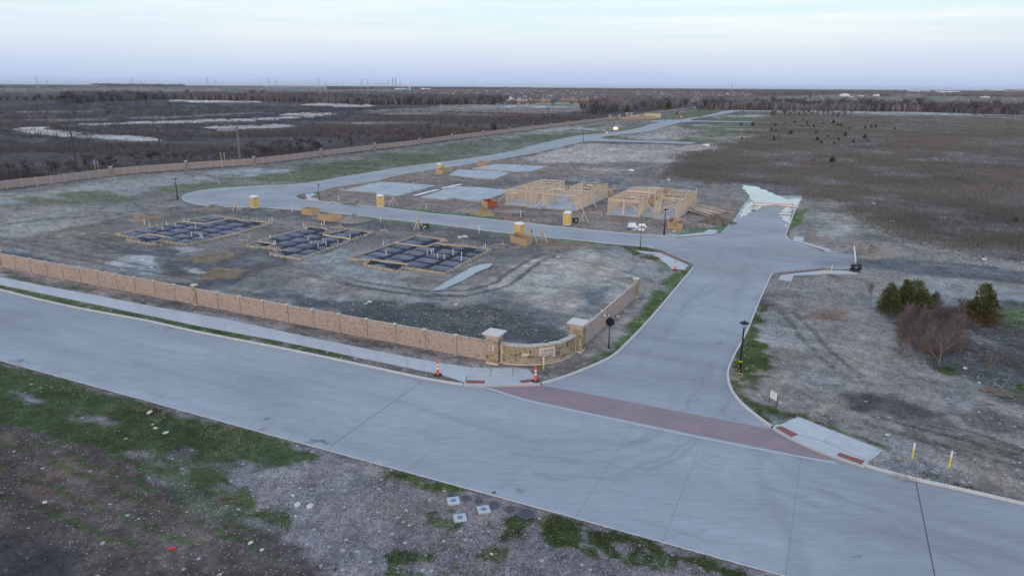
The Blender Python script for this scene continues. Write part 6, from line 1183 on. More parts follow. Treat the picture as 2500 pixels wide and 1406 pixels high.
# board sign on wire legs at the right
pa, pb = G(1877, 983), G(1893, 992); d = pb-pa; t = thing('yard_sign', 'small white printed board on a thin black frame right of the lamp', 'sign', (pa.x, pa.y, GZ), math.atan2(d.y, d.x)); W = d.length+.1
for x_ in (0, W): MB().beam((x_, 0, -.05), (x_, 0, 1.05), .035, .035).build('leg', M['black_metal'], t)
for z_ in (.42, .28): MB().beam((0, 0, z_), (W, 0, z_), .025, .025).build('cross_bar', M['black_metal'], t)
bd = MB().box(.03, W-.03, -.02, .0, .46, 1.06).build('sign_board', M['sign_white'], t); mb = MB()
for k in range(4): mb.box(.12+.05*(k % 2), W-.14-.06*k, -.026, -.0205, .94-k*.12, .96-k*.12)
mb.build('printed_lines', mat('faded_print', (.45, .33, .36), .7, .1, 9), bd)
# ================================================================== end-of-road barricade
pa, pb = G(1835, 509), G(1939, 514); d = (pb-pa).normalized(); t = thing('road_barricade', 'red and white striped barricade across the muddy end of the street', 'barricade', (pa.x, pa.y, GZ), math.atan2(d.y, d.x)); W = (pb-pa).length
for x_ in (.35, W-.35):
    for dx in (-.6, .6): MB().beam((x_, dx, 0), (x_, 0, 1.25), .08, .1).build('leg', M['lumber_grey'], t)
    MB().beam((x_-.9, 0, .06), (x_+.9, 0, .06), .1, .1).build('foot', M['lumber_grey'], t); MB().beam((x_-.6, 0, .45), (x_+.9, 0, .5), .06, .15).build('side_rail', M['lumber_grey'], t)
rail = MB().box(0, W, -.03, .03, 1.0, 1.28).build('striped_rail', M['reflect_white'], t); mb = MB(); x_ = .1
while x_ < W-.25: mb.add([(x_, -.036, 1.0), (x_+.2, -.036, 1.0), (x_+.32, -.036, 1.28), (x_+.12, -.036, 1.28)], [(0, 1, 2, 3)]); x_ += .44
mb.build('red_stripes', M['orange'], rail); MB().beam((0, .0, .62), (W, 0, .62), .05, .12).build('lower_rail', M['lumber_grey'], t)
# white rail barrier at the stub street
pa, pb = G(2083, 616), G(2087, 652); d = (pb-pa); t = thing('end_rail', 'white rail barrier closing the short stub street', 'barrier', (pa.x, pa.y, GZ), math.atan2(d.y, d.x)); L = d.length
MB().box(0, L, -.05, .05, .62, .98).build('rail', M['reflect_white'], t)
for k in range(5): MB().beam((L*(k+.3)/4.6, .1, 0), (L*(k+.3)/4.6, .1, .9), .1, .12).build('post', M['lumber_grey'], t)
p = G(2087, 662); mb = MB(); rr = random.Random(4)
for k in range(26): a = Vector((rr.uniform(-.5, .5), rr.uniform(-.5, .5), rr.uniform(0, .9))); mb.cbox(a, (rr.uniform(.2, .45),)*2+(rr.uniform(.1, .3),), rr.random()*3)
o = mb.build('black_bag_heap', M['rubber']); o.location = (p.x, p.y, GZ); tag(o, label='crumpled black plastic heap at the lower end of the white rail', cat='plastic heap')
# distant signs along the long street
def dsign(px, py, h, label, shape, m, glare=0):
    p = G(px, py); t = thing('road_sign', label, 'road sign', (p.x, p.y, GZ), .1, 'small signs along the long street'); MB().beam((0, 0, 0), (0, 0, h), .08, .08).build('post', M['steel'] if not glare else M['orange'], t)
    if shape == 'glare': MB().lathe([(.5, h-.5), (1.0, h-.3), (1.0, h+.2), (.5, h+.5), (.1, h+.55)], 12).build('glare_globe', m, t)
    else: MB().box(-shape, shape, -.05, -.02, h-2*shape, h).build('sign_plate', m, t)
glare = mat('amber_sign_glare', (1.0, .78, .45), .5, .02, 1, emit=2.6)  # glare off a reflective sign, put in as emission; no lamp stands here
dsign(1502, 339, 4.6, 'reflective sign on a post beside the long street, its amber glare a painted glow', 'glare', glare, 1); dsign(1481, 332.5, 1.9, 'small reflective orange marker left of the amber glare, its glare a painted glow', .28, mat('orange_marker_glare', (1.0, .45, .2), .5, .02, 1, emit=1.4), 1)  # the globe and the orange plate glow to stand for glare on signs
dsign(1662, 298, 4.4, 'red and white square sign beside the long street', .85, M['sign_red']); dsign(1651, 292, 5.0, 'dark diamond sign with orange top left of the red sign', .6, M['blade'])
o = [q for q in C.objects if q.name.startswith('road_sign')][2]; MB().box(-.6, .6, -.07, -.052, 3.35, 3.75).build('white_bar', M['sign_white'], o)
# ================================================================== A-frame stands of lumber (temporary power poles)
def aframe(px, py, h, label, extra=0, seed=0):
    rr = random.Random(seed); p = G(px, py); t = thing('lumber_stand', label, 'lumber stand', (p.x, p.y, GZ), rr.uniform(-.6, .6), 'braced wooden stands of the temporary power poles'); MB().beam((0, 0, 0), (0, 0, h), .1, .12).build('pole', M['form'], t)
    for q in ((-.9, -.2), (.9, -.15), (.1, .9)): MB().beam((q[0], q[1], 0), (0, 0, h*.92), .05, .11).build('brace', M['lumber'], t)
    MB().box(-.15, .15, -.1, -.06, h*.62, h*.80).build('board', M['ply_red'] if extra else M['ply'], t)
aframe(579, 515, 2.0, 'wooden braced stand left of the leftmost yellow toilet', seed=1); aframe(1022, 561, 2.2, 'wooden braced stand at the street edge above the right form', seed=2); aframe(1298, 590, 2.3, 'left of two wooden braced stands beside the big plywood bin', 1, seed=3); aframe(1323, 590, 2.1, 'right of two wooden braced stands beside the big plywood bin', seed=4)
aframe(1424, 543, 1.9, 'wooden braced stand right of the toilet before the house frames', seed=5); aframe(960, 502, 1.8, 'dark wooden braced stand right of a yellow toilet', seed=6); aframe(1085, 421, 2.2, 'thin wooden braced stand behind the far plywood bin', seed=7); aframe(1172, 402, 2.0, 'farthest wooden braced stand above the farthest bin', seed=8); aframe(812, 497, .5, 'low pile of stakes beside the rubble near the far sign', seed=9)
# green utility pedestals
def pedestal(px, py, label, w=1.0, m='pgreen'):
    p = G(px, py); t = thing('utility_box', label, 'utility box', (p.x, p.y, GZ), .3, 'green utility boxes'); MB().box(-w/2, w/2, -.4, .4, 0, .7).build('cabinet', M[m], t); MB().box(-w/2-.04, w/2+.04, -.44, .44, .7, .78).build('lid', M[m], t); MB().box(-.14, .14, -.42, -.405, .3, .5).build('label_plate', M['sign_white'], t)
M['pgreen'] = mat('dark_green_cabinet', (.035, .075, .055), .6, .15, 3)
pedestal(1404, 543, 'dark green utility box between a yellow toilet and a wooden stand'); pedestal(1037, 558, 'flat green utility box beside the wooden stand by the street', 1.3)
# ================================================================== meter lids and manholes by the near kerb
for k, (x_, y_, l_) in enumerate(((1107, 1223, 'left white meter lid with a blue centre by the near kerb'), (1181, 1244.5, 'right white meter lid with a blue centre by the near kerb'), (1123, 1265, 'lowest white meter lid with a blue centre, farthest from the kerb'))):
    p = G(x_, y_); t = thing('meter_lid', l_, 'meter lid', (p.x, p.y, GZ+.015), RZ+R(38), 'white meter lids with blue centres'); MB().box(-.34, .34, -.34, .34, -.1, .05).build('concrete_collar', M['walk'], t); MB().lathe([(.15, .05), (.15, .07), (.02, .072)], 14).build('blue_lid', M['bl'] if 'bl' in M else M.setdefault('bl', mat('blue_lid', (.12, .21, .33), .5, .1, 6)), t)
for k, (x_, y_, r_, l_) in enumerate(((1101, 1207, .17, 'smallest dark manhole cover, leftmost in the row by the near kerb'), (1137, 1216, .24, 'second dark manhole cover from the left in the row by the near kerb'), (1169, 1223, .22, 'third dark manhole cover from the left by the near kerb'), (1206, 1232, .28, 'fourth dark manhole cover from the left by the near kerb'), (1245, 1243, .27, 'fifth dark manhole cover from the left by the near kerb'), (1284, 1254, .40, 'largest ringed manhole cover at the right of the row'))):
    p = G(x_, y_); t = thing('manhole_cover', l_, 'manhole cover', (p.x, p.y, GZ+.01), 0, 'dark manhole covers by the near kerb'); MB().lathe([(r_*1.18, -.05), (r_*1.18, .035), (r_, .04)], 20).build('ring', M['steel_d'] if 'steel_d' in M else M.setdefault('steel_d', mat('dark_cast_iron', (.12, .12, .13), .7, .25, 9)), t); MB().lathe([(r_*.97, .03), (r_*.97, .05), (.02, .055)], 20).build('lid', M['black_iron'] if 'black_iron' in M else M.setdefault('black_iron', mat('black_cast_iron', (.07, .07, .08), .65, .3, 14)), t)
p = G(1206, 1201.5, 0); o = MB().lathe([(.13, .003), (.13, .012), (.01, .014)], 14).build('road_valve_cover', M['steel_d']); o.location = (p.x, p.y, 0); tag(o, label='small round valve cover set in the road near its kerb', cat='valve cover')
p = G(421, 1338); o = MB().cbox((0, 0, .03), (.34, .16, .05), .2).build('red_scrap', M['sign_red']); o.location = (p.x, p.y, GZ); tag(o, label='small red scrap lying on the ploughed soil', cat='scrap')
p = G(558, 1223); bm = MB(); bm.tube([(.45*math.cos(a), .3*math.sin(a), .06) for a in [k*2*math.pi/14 for k in range(15)]], .025, 5); o = bm.build('wire_loop', M['rust'] if 'rust' in M else M.setdefault('rust', mat('rusty_wire', (.15, .09, .06), .8, .2, 4))); o.location = (p.x, p.y, GZ); tag(o, label='rusty oval wire loop lying in the grass', cat='wire loop')
# ================================================================== lumber piles
def lumber(px0, px1, n, label, w=3.0, L=None, m='lumber', seed=0, fan=.06, layers=3):
    a, b = G(*px0), G(*px1); d = b-a; t = thing('lumber_pile', label, 'lumber pile', (a.x, a.y, GZ), math.atan2(d.y, d.x), 'piles of framing lumber'); rr = random.Random(seed); Ln = d.length
    for k in range(n):
        y = rr.uniform(-w/2, w/2); z = .06+.05*int(rr.random()*layers*2); s_ = rr.uniform(0, Ln*.25); e_ = Ln*rr.uniform(.72, 1.02); MB().beam((s_, y, z+.1), (e_, y+rr.uniform(-1, 1)*fan*Ln, z), .16, .06).build('plank', M[rr.choice((m, m, m, 'lumber_grey'))], t)
    return t
lumber((1682, 507), (1758, 528), 30, 'fanned-out pile of long boards right of the right house frame', 4.2, seed=1, fan=.12, layers=5); lumber((1680, 517), (1735, 531), 14, 'neat lower bundle of long boards nearest the right house frame', 1.8, seed=2, fan=.04, layers=6)
lumber((1478, 470), (1512, 463), 10, 'grey-green stack of wrapped boards between the two house frames', 3.5, m='lumber_grey', seed=3); lumber((1366, 463), (1390, 454), 6, 'small grey board stack behind the left house frame', 2.0, m='lumber_grey', seed=4)
p = G(1478, 477); MB().cbox((0, 0, .6), (3, 1.4, 1.2), .2).build('board_bundle', M['ply']).location = (p.x, p.y, GZ); tag(bpy.data.objects['board_bundle'], label='reddish block of stacked boards at the back corner of the left house frame', cat='board bundle')
# ================================================================== heaps
def heap(px, py, rx_, ry_, h, m, label, seed=0, name='dirt_heap', cat='dirt heap', az=0.0, rough=.16, group='heaps of earth and rubble', stones=0, ms='rubble'):
    rr = random.Random(seed); p = G(px, py); t = thing(name, label, cat, (p.x, p.y, GZ-.05), az, group); n, m_ = 28, 12; V = [(0, 0, h)]; F = []
    ph = [rr.uniform(0, 6.3) for _ in range(8)]
    for i in range(1, m_+1):
        f_ = i/m_
        for k in range(n):
            a = 2*math.pi*k/n; w = 1+.14*math.sin(2*a+ph[0])+.09*math.sin(3*a+ph[1])+.06*math.sin(5*a+ph[2]); z = h*(1-f_)**1.15*(1+.25*math.sin(3*a+ph[3]+f_*5)+.15*math.sin(7*a+ph[4]+9*f_))+rr.uniform(-rough, rough)*h*.7*(1-f_*.8); V.append((rx_*w*f_*math.cos(a), ry_*w*f_*math.sin(a), max(z, 0) if i < m_ else -.05))
    for k in range(n): F.append((0, 1+k, 1+(k+1) % n))
    for i in range(m_-1):
        for k in range(n): a, b = 1+i*n+k, 1+i*n+(k+1) % n; F.append((a, a+n, b+n, b))
    mb = MB(); mb.add(V, F); smooth(mb.build('mound', M[m], t))
    if stones:
        sb = MB()
        for k in range(stones):
            a = rr.uniform(0, 6.3); f_ = rr.random()**.6; s_ = rr.uniform(.05, .16); z = h*max(0, 1-f_)**1.15; sb.cbox((rx_*f_*math.cos(a), ry_*f_*math.sin(a), z+s_*.3), (s_*2, s_*1.5, s_), rr.random()*3)
        sb.build('stones', M[ms], t, kind='stuff')
    return t
M['hsand'] = mat('orange_sand', (.34, .235, .11), .95, .18, 1.5, .6, 6); M['hdirt'] = mat('grey_brown_earth', (.24, .205, .18), .95, .25, 2, .8, 7); M['hbrown'] = mat('brown_earth', (.18, .135, .10), .95, .25, 2, .8, 7); M['hclay'] = mat('tan_clay', (.29, .25, .215), .95, .2, 2, .8, 7); M['hmud'] = mat('ochre_mud', (.20, .155, .105), .95, .25, 1.2, .8, 4)
heap(522, 513, 3.4, 2.2, 1.0, 'hdirt', 'grey earth heap in front of the round street end', 1, stones=60); heap(862, 540, 3.0, 2.3, 1.1, 'hclay', 'tan earth heap right of the near plywood bin', 2, stones=50); heap(746, 546, 3.0, 1.8, .6, 'hdirt', 'low grey mound above the middle form', 3, stones=30); heap(827, 557, 1.4, 1.0, .6, 'hclay', 'small round mound at the top of the middle form', 4)
heap(1181, 523, 2.7, 2.2, 1.0, 'hsand', 'orange sand heap in front of the red-sided bin', 5, name='sand_heap', cat='sand heap'); heap(1143, 515, 3.2, 2.4, .6, 'hclay', 'pale tan mound left of the orange sand heap', 6, stones=30); heap(1252, 517, 2.6, 1.8, .5, 'hclay', 'low tan mound at the foot of the left house frame', 7)
heap(1747, 546, 3.6, 2.6, 1.25, 'hbrown', 'big brown dirt heap below the fanned-out boards', 8, stones=60, ms='rock_dark'); heap(1700, 551, 3.4, 2.2, .5, 'hclay', 'spread of pale rubble right of the bin marked 4106', 9, stones=260, name='rubble_heap', cat='rubble heap')
heap(808, 482, 4.2, 2.6, .8, 'hdirt', 'rubble heap beside the far street-name sign', 10, stones=240, name='rubble_heap', cat='rubble heap'); heap(878, 498, 4.0, 2.6, .8, 'hclay', 'rubble heap left of a yellow toilet', 11, stones=220, name='rubble_heap', cat='rubble heap')
heap(2118, 612, 5.5, 3.4, 1.1, 'hclay', 'broad rubble heap beyond the white rail of the stub street', 12, stones=420, name='rubble_heap', cat='rubble heap'); heap(515, 628, 3.0, 1.6, .35, 'hmud', 'upper of two flat ochre mud mounds in the left lot', 13); heap(538, 668, 2.4, 1.5, .45, 'hmud', 'lower of two flat ochre mud mounds in the left lot', 14)
heap(1262, 604, 1.2, .9, .3, 'hdirt', 'small grey gravel pile at the foot of the big plywood bin', 15, stones=20); heap(1225, 597, 1.4, .9, .25, 'hclay', 'small tan pile left of the big plywood bin', 16); heap(1360, 596, 5.0, 1.5, .45, 'hmud', 'long low brown earth bank along the cross street', 17)
heap(1050, 435, 3.4, 1.8, .5, 'hclay', 'tan rubble mound below the far plywood bin', 18, stones=120); heap(1508, 293.5, 5, 3, .9, 'hbrown', 'small brown mound before the far monument', 19); heap(1594, 294, 6, 3, .8, 'hbrown', 'small brown mound right of the pale block wall', 20)
M['chalkm'] = mat('white_chalk_spoil', (.44, .40, .375), .95, .2, .5, .5, 2)
for k, (x0_, x1_, y_, n_, h_) in enumerate(((700, 808, 281, 7, 1.6), (515, 700, 314, 9, 1.5), (735, 910, 257, 6, 2.2))):
    for j in range(n_):
        x_ = x0_+(x1_-x0_)*(j+.5)/n_; lab = ('chalk spoil mound in the upper burnt field', 'chalk spoil mound in the nearer dark field', 'chalk spoil mound at the foot of the bare woods')[k]
        heap(x_, y_-(j*.35 if k == 0 else j*.5 if k == 1 else -j*.6)+rnd.uniform(-1, 1), rnd.uniform(6, 11), rnd.uniform(3, 5), h_*rnd.uniform(.6, 1.2), 'chalkm', lab.replace('chalk', 'white chalk'), 30+k*10+j, name='chalk_mound', cat='chalk mound', group=lab.replace('mound', 'mounds'), rough=.3)
# white litter by the street-name sign
p = G(1551, 556); t = thing('litter_pile', 'crumpled white sheets and panels beyond the corner signpost', 'litter', (p.x, p.y, GZ))
for (a, b, w_, h_) in ((-.4, .3, 1.6, .7), (1.2, .1, 1.5, .6), (.6, -.3, 1.2, .2)): q = MB(); q.add([(a-w_/2, b, 0), (a+w_/2, b-.2, 0), (a+w_*.3, b+.5, h_), (a-w_*.4, b+.4, h_*.9)], [(0, 1, 2, 3), (3, 2, 1, 0)]); q.build('sheet', M['sign_white'], t)
p = G(1536, 560); t = thing('survey_marker', 'blue and white stub on the verge left of the corner signpost', 'marker', (p.x, p.y, GZ)); MB().box(-.25, .25, -.1, .1, 0, .8).build('body', M['sign_white'], t); MB().box(-.28, .28, -.13, .13, 0, .3).build('blue_base', mat('blue_base', (.05, .08, .35), .5, .1, 3), t); MB().lathe([(.06, .8), (.06, 1.3), (.01, 1.31)], 6).build('pin', M['pvc'], t)
p = G(1449, 521); t = thing('crossed_boards', 'two thin boards crossed on the dirt between the house frames', 'boards', (p.x, p.y, GZ)); MB().beam((-1.6, -.6, .1), (1.5, .5, .15), .08, .05).build('plank', M['lumber'], t); MB().beam((-.8, .9, .15), (1.0, -1.2, .1), .08, .05).build('plank', M['lumber'], t)
p = G(1584, 543); t = thing('crossed_boards', 'two pale boards leaning on the dirt below the right house frame', 'boards', (p.x, p.y, GZ)); MB().beam((-.6, -1.4, .1), (.6, 1.6, .3), .08, .05).build('plank', M['lumber_grey'], t); MB().beam((-.3, -1.5, .1), (1.3, 1.5, .3), .08, .05).build('plank', M['lumber_grey'], t)
# ================================================================== power lines
poles = []
def upole(px, py, h, label, m='pole_wood', arm=2.2, lean=0.0):
    p = G(px, py); t = thing('utility_pole', label, 'utility pole', (p.x, p.y, GZ), R(30), 'wooden utility poles'); MB().tube([(0, 0, -.1), (lean*.5, 0, h*.5), (lean, 0, h)], [.27, .23, .18], 8).build('pole', M[m], t); MB().beam((lean-arm/2, 0, h-.7), (lean+arm/2, 0, h-.7), .12, .14).build('cross_arm', M['pole_grey'], t)
    ins = MB()
    for s_ in (-.92, 0, .92): ins.lathe([(.05, h-.62), (.07, h-.5), (.03, h-.4)], 6, c=(lean+s_*arm/2, 0))
    ins.build('insulators', M['pvc'], t); poles.append((p, h)); return t
upole(-260, 470, 11, 'utility pole outside the left edge of the view'); upole(189, 421, 10.7, 'brown utility pole behind the wall at far left'); upole(396, 402, 10.4, 'second brown utility pole behind the wall'); upole(585, 386.5, 10.3, 'grey doubled utility pole with white insulators', 'pole_grey', 2.6); upole(857, 359, 10.5, 'brown utility pole above the middle of the far wall'); upole(1076, 333, 10.6, 'brown utility pole right of the wall middle', arm=.6)
upole(1226, 315, 10.4, 'brown utility pole above the slabs beyond the wall', arm=.6); upole(1338, 302.5, 10.6, 'dark utility pole left of the far monument', arm=.6); upole(1423, 293, 10.4, 'dark utility pole just left of the far monument', arm=.6); upole(1544, 280, 10.5, 'dark utility pole with cross arm behind the far monument', arm=3); upole(1705, 266, 11, 'farthest utility pole at the end of the wall')
p = G(592, 386.5); q = [o for o in C.objects if o.name.startswith('utility_pole') and 'doubled' in o['label']][0]; MB().tube([(.35, 0, -.1), (.3, 0, 7.2)], [.15, .12], 8).build('stub_pole', M['pole_grey'], q)
upole(427.6, 281.5, 11, 'lone pale utility pole in the burnt field', 'pole_grey', arm=.8)
pole_xy = poles[:11]
wires = thing('power_line', 'thin power wires strung between the wooden poles', 'power line', (0, 0, 0)); az = R(30)
for (p, h), (q, h2) in zip(pole_xy[:-1], pole_xy[1:]):
    for off, dz in ((-1, -.45), (1, -.45), (0, -.0)):
        ox, oy = math.cos(az)*off, math.sin(az)*off; pts = []
        for k in range(9): s_ = k/8; pts.append((p.x+(q.x-p.x)*s_+ox, p.y+(q.y-p.y)*s_+oy, GZ+(h+(h2-h)*s_)+dz-4*1.1*s_*(1-s_)))
        MB().tube(pts, .022, 4, caps=False).build('wire', M['wire'], wires)
# transmission pylons and stacks on the skyline
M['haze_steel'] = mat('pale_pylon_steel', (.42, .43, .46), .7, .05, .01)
def pylon(px, top, h, label, w=1.0, first={}):
    by = base_y(px, top, h); p = G(px, by); t = thing('transmission_tower', label, 'pylon', (p.x, p.y, GZ), -.5, 'transmission towers on the skyline'); s_ = h/45; r_ = .6*(p.length/1700)**.8
    mast = MB(); 
    for sx, sy in ((-1, -1), (1, -1), (1, 1), (-1, 1)): mast.beam((sx*2.2*s_, sy*2.2*s_, 0), (sx*.6*s_, sy*.6*s_, h*.97), .30*r_, .30*r_)
    n_ = 9
    for k in range(n_):
        z0, z1 = h*.95*k/n_, h*.95*(k+1)/n_; a0, a1 = 2.2*s_-(1.6*s_)*k/n_, 2.2*s_-(1.6*s_)*(k+1)/n_
        mast.beam((-a0, -a0, z0), (a1, -a1, z1), .2*r_, .2*r_); mast.beam((a0, a0, z0), (-a1, a1, z1), .2*r_, .2*r_)
    mast.build('mast', M['haze_steel'], t); arms = MB()
    for k, z in enumerate((.68, .80, .92)): arms.beam((-5.2*s_*w*(1-.12*k), 0, h*z), (5.2*s_*w*(1-.12*k), 0, h*z), .35*r_, .45*r_)
    arms.build('cross_arms', M['haze_steel'], t); return (p, h)
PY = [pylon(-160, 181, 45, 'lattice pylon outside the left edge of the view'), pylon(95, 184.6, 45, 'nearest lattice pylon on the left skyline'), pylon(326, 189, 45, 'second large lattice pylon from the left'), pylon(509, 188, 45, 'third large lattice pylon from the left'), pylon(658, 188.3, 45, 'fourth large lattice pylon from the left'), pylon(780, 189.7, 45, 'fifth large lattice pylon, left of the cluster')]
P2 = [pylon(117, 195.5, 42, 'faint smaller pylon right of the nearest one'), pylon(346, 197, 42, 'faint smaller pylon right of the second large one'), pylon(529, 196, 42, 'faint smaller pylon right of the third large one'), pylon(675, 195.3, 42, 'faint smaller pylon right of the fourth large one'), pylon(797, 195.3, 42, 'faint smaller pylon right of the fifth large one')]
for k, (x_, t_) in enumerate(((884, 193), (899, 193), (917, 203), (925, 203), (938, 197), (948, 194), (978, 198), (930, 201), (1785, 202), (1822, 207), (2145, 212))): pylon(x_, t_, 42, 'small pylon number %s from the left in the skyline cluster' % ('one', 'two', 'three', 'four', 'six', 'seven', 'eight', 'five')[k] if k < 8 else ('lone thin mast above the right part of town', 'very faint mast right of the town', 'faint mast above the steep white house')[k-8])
for lst_, nm in ((PY, 'heavy transmission wires between the large pylons'), (P2, 'faint transmission wires between the smaller pylons')):
    w_ = thing('transmission_line', nm, 'power line', (0, 0, 0))
    for (p, h), (q, h2) in zip(lst_[:-1], lst_[1:]):
        for f_, off in ((.92, -4), (.92, 4), (.80, -4.5), (.68, 5)):
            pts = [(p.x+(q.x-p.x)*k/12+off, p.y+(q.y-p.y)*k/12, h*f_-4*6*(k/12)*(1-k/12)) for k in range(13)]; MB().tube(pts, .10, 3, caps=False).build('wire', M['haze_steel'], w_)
for k, (x_, l_) in enumerate(((959, 'left of two tall smokestacks on the skyline'), (966.5, 'right of two tall smokestacks on the skyline'))):
    by = base_y(x_, 190, 100); p = G(x_, by); o = MB().lathe([(5.5, 0), (3.5, 100), (1, 100.2)], 12).build('smokestack', M['haze_steel']); o.location = (p.x, p.y, 0); tag(o, label=l_, cat='smokestack', group='pair of smokestacks')
for (x_, tp, hh, l_) in ((1000, 204, 40, 'white water tower left of the town skyline'), (1184, 219.5, 26, 'slim white tower in the middle of the town'), (1255, 217.5, 26, 'slim white tower right of the town middle'), (1466, 219.5, 24, 'slim white tower above the creek woods')):
    by = base_y(x_, tp, hh); p = G(x_, by); t = thing('water_tower', l_, 'tower', (p.x, p.y, 0), 0, 'slim white towers around the town'); k_ = hh/40; MB().lathe([(1.6*k_*(p.length/1800), 0), (1.6*k_*(p.length/1800), hh*.8)], 10).build('shaft', M['wall_w'], t); MB().lathe([(1.8*k_, hh*.78), (4*k_, hh*.86), (4*k_, hh*.95), (1*k_, hh)], 12).build('tank', M['wall_w'], t)
# ================================================================== vegetation
def blades(name, pts, hts, w, mat_, label, lean=.35, rgn=None, kind='stuff', fan=1):
    """one thin triangle per stem; pts (n,3), hts (n,), w (n,)"""
    g = rgn or np.random.default_rng(5); n = len(pts); a = g.random(n)*2*np.pi; b = g.random(n)*2*np.pi; l = g.random(n)*lean*hts
    dx, dy = np.cos(a)*w/2, np.sin(a)*w/2; V = np.empty((n, 3, 3), np.float32)
    V[:, 0] = pts+np.stack([dx, dy, np.zeros(n)], 1); V[:, 1] = pts-np.stack([dx, dy, np.zeros(n)], 1); V[:, 2] = pts+np.stack([np.cos(b)*l, np.sin(b)*l, hts], 1)
    me = np_mesh(name, V.reshape(-1, 3), np.arange(n*3).reshape(-1, 3), mat_, 3); return tag(link(name, me), kind=kind, label=label)
def in_patch_points(patches, n, zmax=1e9, near_bias=True, seed=3, thr=.45):
    g = np.random.default_rng(seed); out = []
    for p in patches:
        x0, x1, y0, y1 = p.bb; k = int(n[p] if isinstance(n, dict) else n); X_ = g.uniform(x0, x1, k*3); Y_ = g.uniform(y0, y1, k*3); r_ = np.hypot(X_, Y_); keep = (g.random(len(X_)) < np.clip((45/np.maximum(r_, 20))**1.0, .02, 1)) if near_bias else np.ones(len(X_), bool)
        X_, Y_ = X_[keep], Y_[keep]; m = p.mask(X_, Y_) > g.uniform(.12, .85, len(X_)); X_, Y_ = X_[m], Y_[m]; dd = sdf(X_, Y_, ROAD); m = dd > .22; out.append(np.stack([X_[m], Y_[m]], 1)[:k])
    return np.concatenate(out)
g_ = np.random.default_rng(12)
P = in_patch_points([gF], 60000, seed=1); P = np.concatenate([P, in_patch_points([gI], 30000, seed=2, thr=.5), in_patch_points([gE], 22000, seed=4), in_patch_points([gH, gK, gG], 4000, seed=5), in_patch_points([gJ], 9000, seed=6), in_patch_points([gV], 14000, seed=7), in_patch_points([gE3, gE4, gE5, gE2], 2500, seed=8), in_patch_points([gD, gC], 9000, seed=9)])
clump = fbm(P[:, 0], P[:, 1], .8, 3, 300); r_ = np.hypot(P[:, 0], P[:, 1]); h_ = (.04+.16*clump**1.5)*g_.uniform(.6, 1.4, len(P))
blades('grass_tufts', np.stack([P[:, 0], P[:, 1], ground_z(P[:, 0], P[:, 1])-.02], 1), h_, .018+.0006*r_, M['grassb'], 'short green grass growing in tufts along the kerbs and the near field', .9)
# dead straw clumps along the near kerb
cl = [(40, 900), (60, 915), (90, 912), (150, 930), (165, 945), (190, 950), (225, 955), (250, 962), (335, 1000), (355, 985), (365, 1000), (400, 1010), (390, 1022), (520, 1060), (560, 1050), (575, 1058), (585, 1075), (640, 1048), (700, 1085), (330, 1060), (190, 1010), (270, 1000), (560, 1100), (620, 1090), (620, 1070), (295, 985)]
V = []
for (x_, y_) in cl:
    c = G(x_, y_); k = int(rnd.uniform(30, 90)); V.append(np.array([c.x, c.y])+g_.normal(0, rnd.uniform(.18, .45), (k, 2)))
V = np.concatenate(V); blades('dead_straw', np.stack([V[:, 0], V[:, 1], ground_z(V[:, 0], V[:, 1])], 1), g_.uniform(.08, .28, len(V)), np.full(len(V), .022), M['straw'], 'clumps of dead straw lying along the grass edge of the near kerb', 1.6)
# brown brush field
BP = [p for p in PT if tuple(p.col) == BRU][0]; x0, x1, y0, y1 = BP.bb; n = 700000
dd_ = np.exp(g_.uniform(np.log(70), np.log(700), n)); aa_ = g_.uniform(R(-2), R(44), n); X_ = dd_*np.sin(aa_); Y_ = dd_*np.cos(aa_); m = BP.mask(X_, Y_) > g_.uniform(.02, 1, n); X_, Y_ = X_[m], Y_[m]
cl_ = fbm(X_, Y_, 14, 4, 410); cl2 = fbm(X_, Y_, 3, 2, 420); keep = g_.random(len(X_)) < sst(.28, .62, cl_)*.8+.2; X_, Y_, cl_, cl2 = X_[keep][:260000], Y_[keep][:260000], cl_[keep][:260000], cl2[keep][:260000]; r_ = np.hypot(X_, Y_)
blades('dry_brush', np.stack([X_, Y_, np.full(len(X_), GZ)], 1), (.25+1.15*cl_*cl2*2)*g_.uniform(.5, 1.2, len(X_)), .03+.0009*r_, M['brush'], 'dense leafless brown brush covering the open field at right', .45)
# rough scrub and weeds behind the far wall and on the burnt land
n = 420000; dd_ = np.exp(g_.uniform(np.log(150), np.log(1100), n)); aa_ = g_.uniform(R(-43), R(12), n); X_ = dd_*np.sin(aa_); Y_ = dd_*np.cos(aa_)
Wp = Patch([(-1400, 300), (-400, 262), (700, 262), (1500, 285), (1487, 288), (1020, 345), (625, 392), (280, 415), (0, 448), (-1400, 640)], BDK, 2, 4, 20); m = Wp.mask(X_, Y_) > .5; X_, Y_ = X_[m], Y_[m]
cl_ = fbm(X_/2.5, Y_, 26, 4, 510); bn = np.ones(len(X_))
for p in PT:
    if tuple(p.col) in (CHALK, BURN, TAN): bn *= 1-p.mask(X_, Y_)*(.9 if tuple(p.col) == BURN else 1)
nw = 1-sst(0, 38, sdf(X_, Y_, [tuple(p) for p in fwP], False)); keep = (g_.random(len(X_)) < np.clip(sst(.30, .52, cl_)*.75*bn+nw*.5, 0, 1)); X_, Y_, cl_ = X_[keep][:170000], Y_[keep][:170000], cl_[keep][:170000]; r_ = np.hypot(X_, Y_)
blades('field_scrub', np.stack([X_, Y_, np.full(len(X_), GZ)], 1), (.5+2.6*sst(.42, .7, cl_))*g_.uniform(.4, 1.2, len(X_)), .05+.0009*r_, M['twig'], 'low leafless scrub on the dark land behind the far wall', .5)
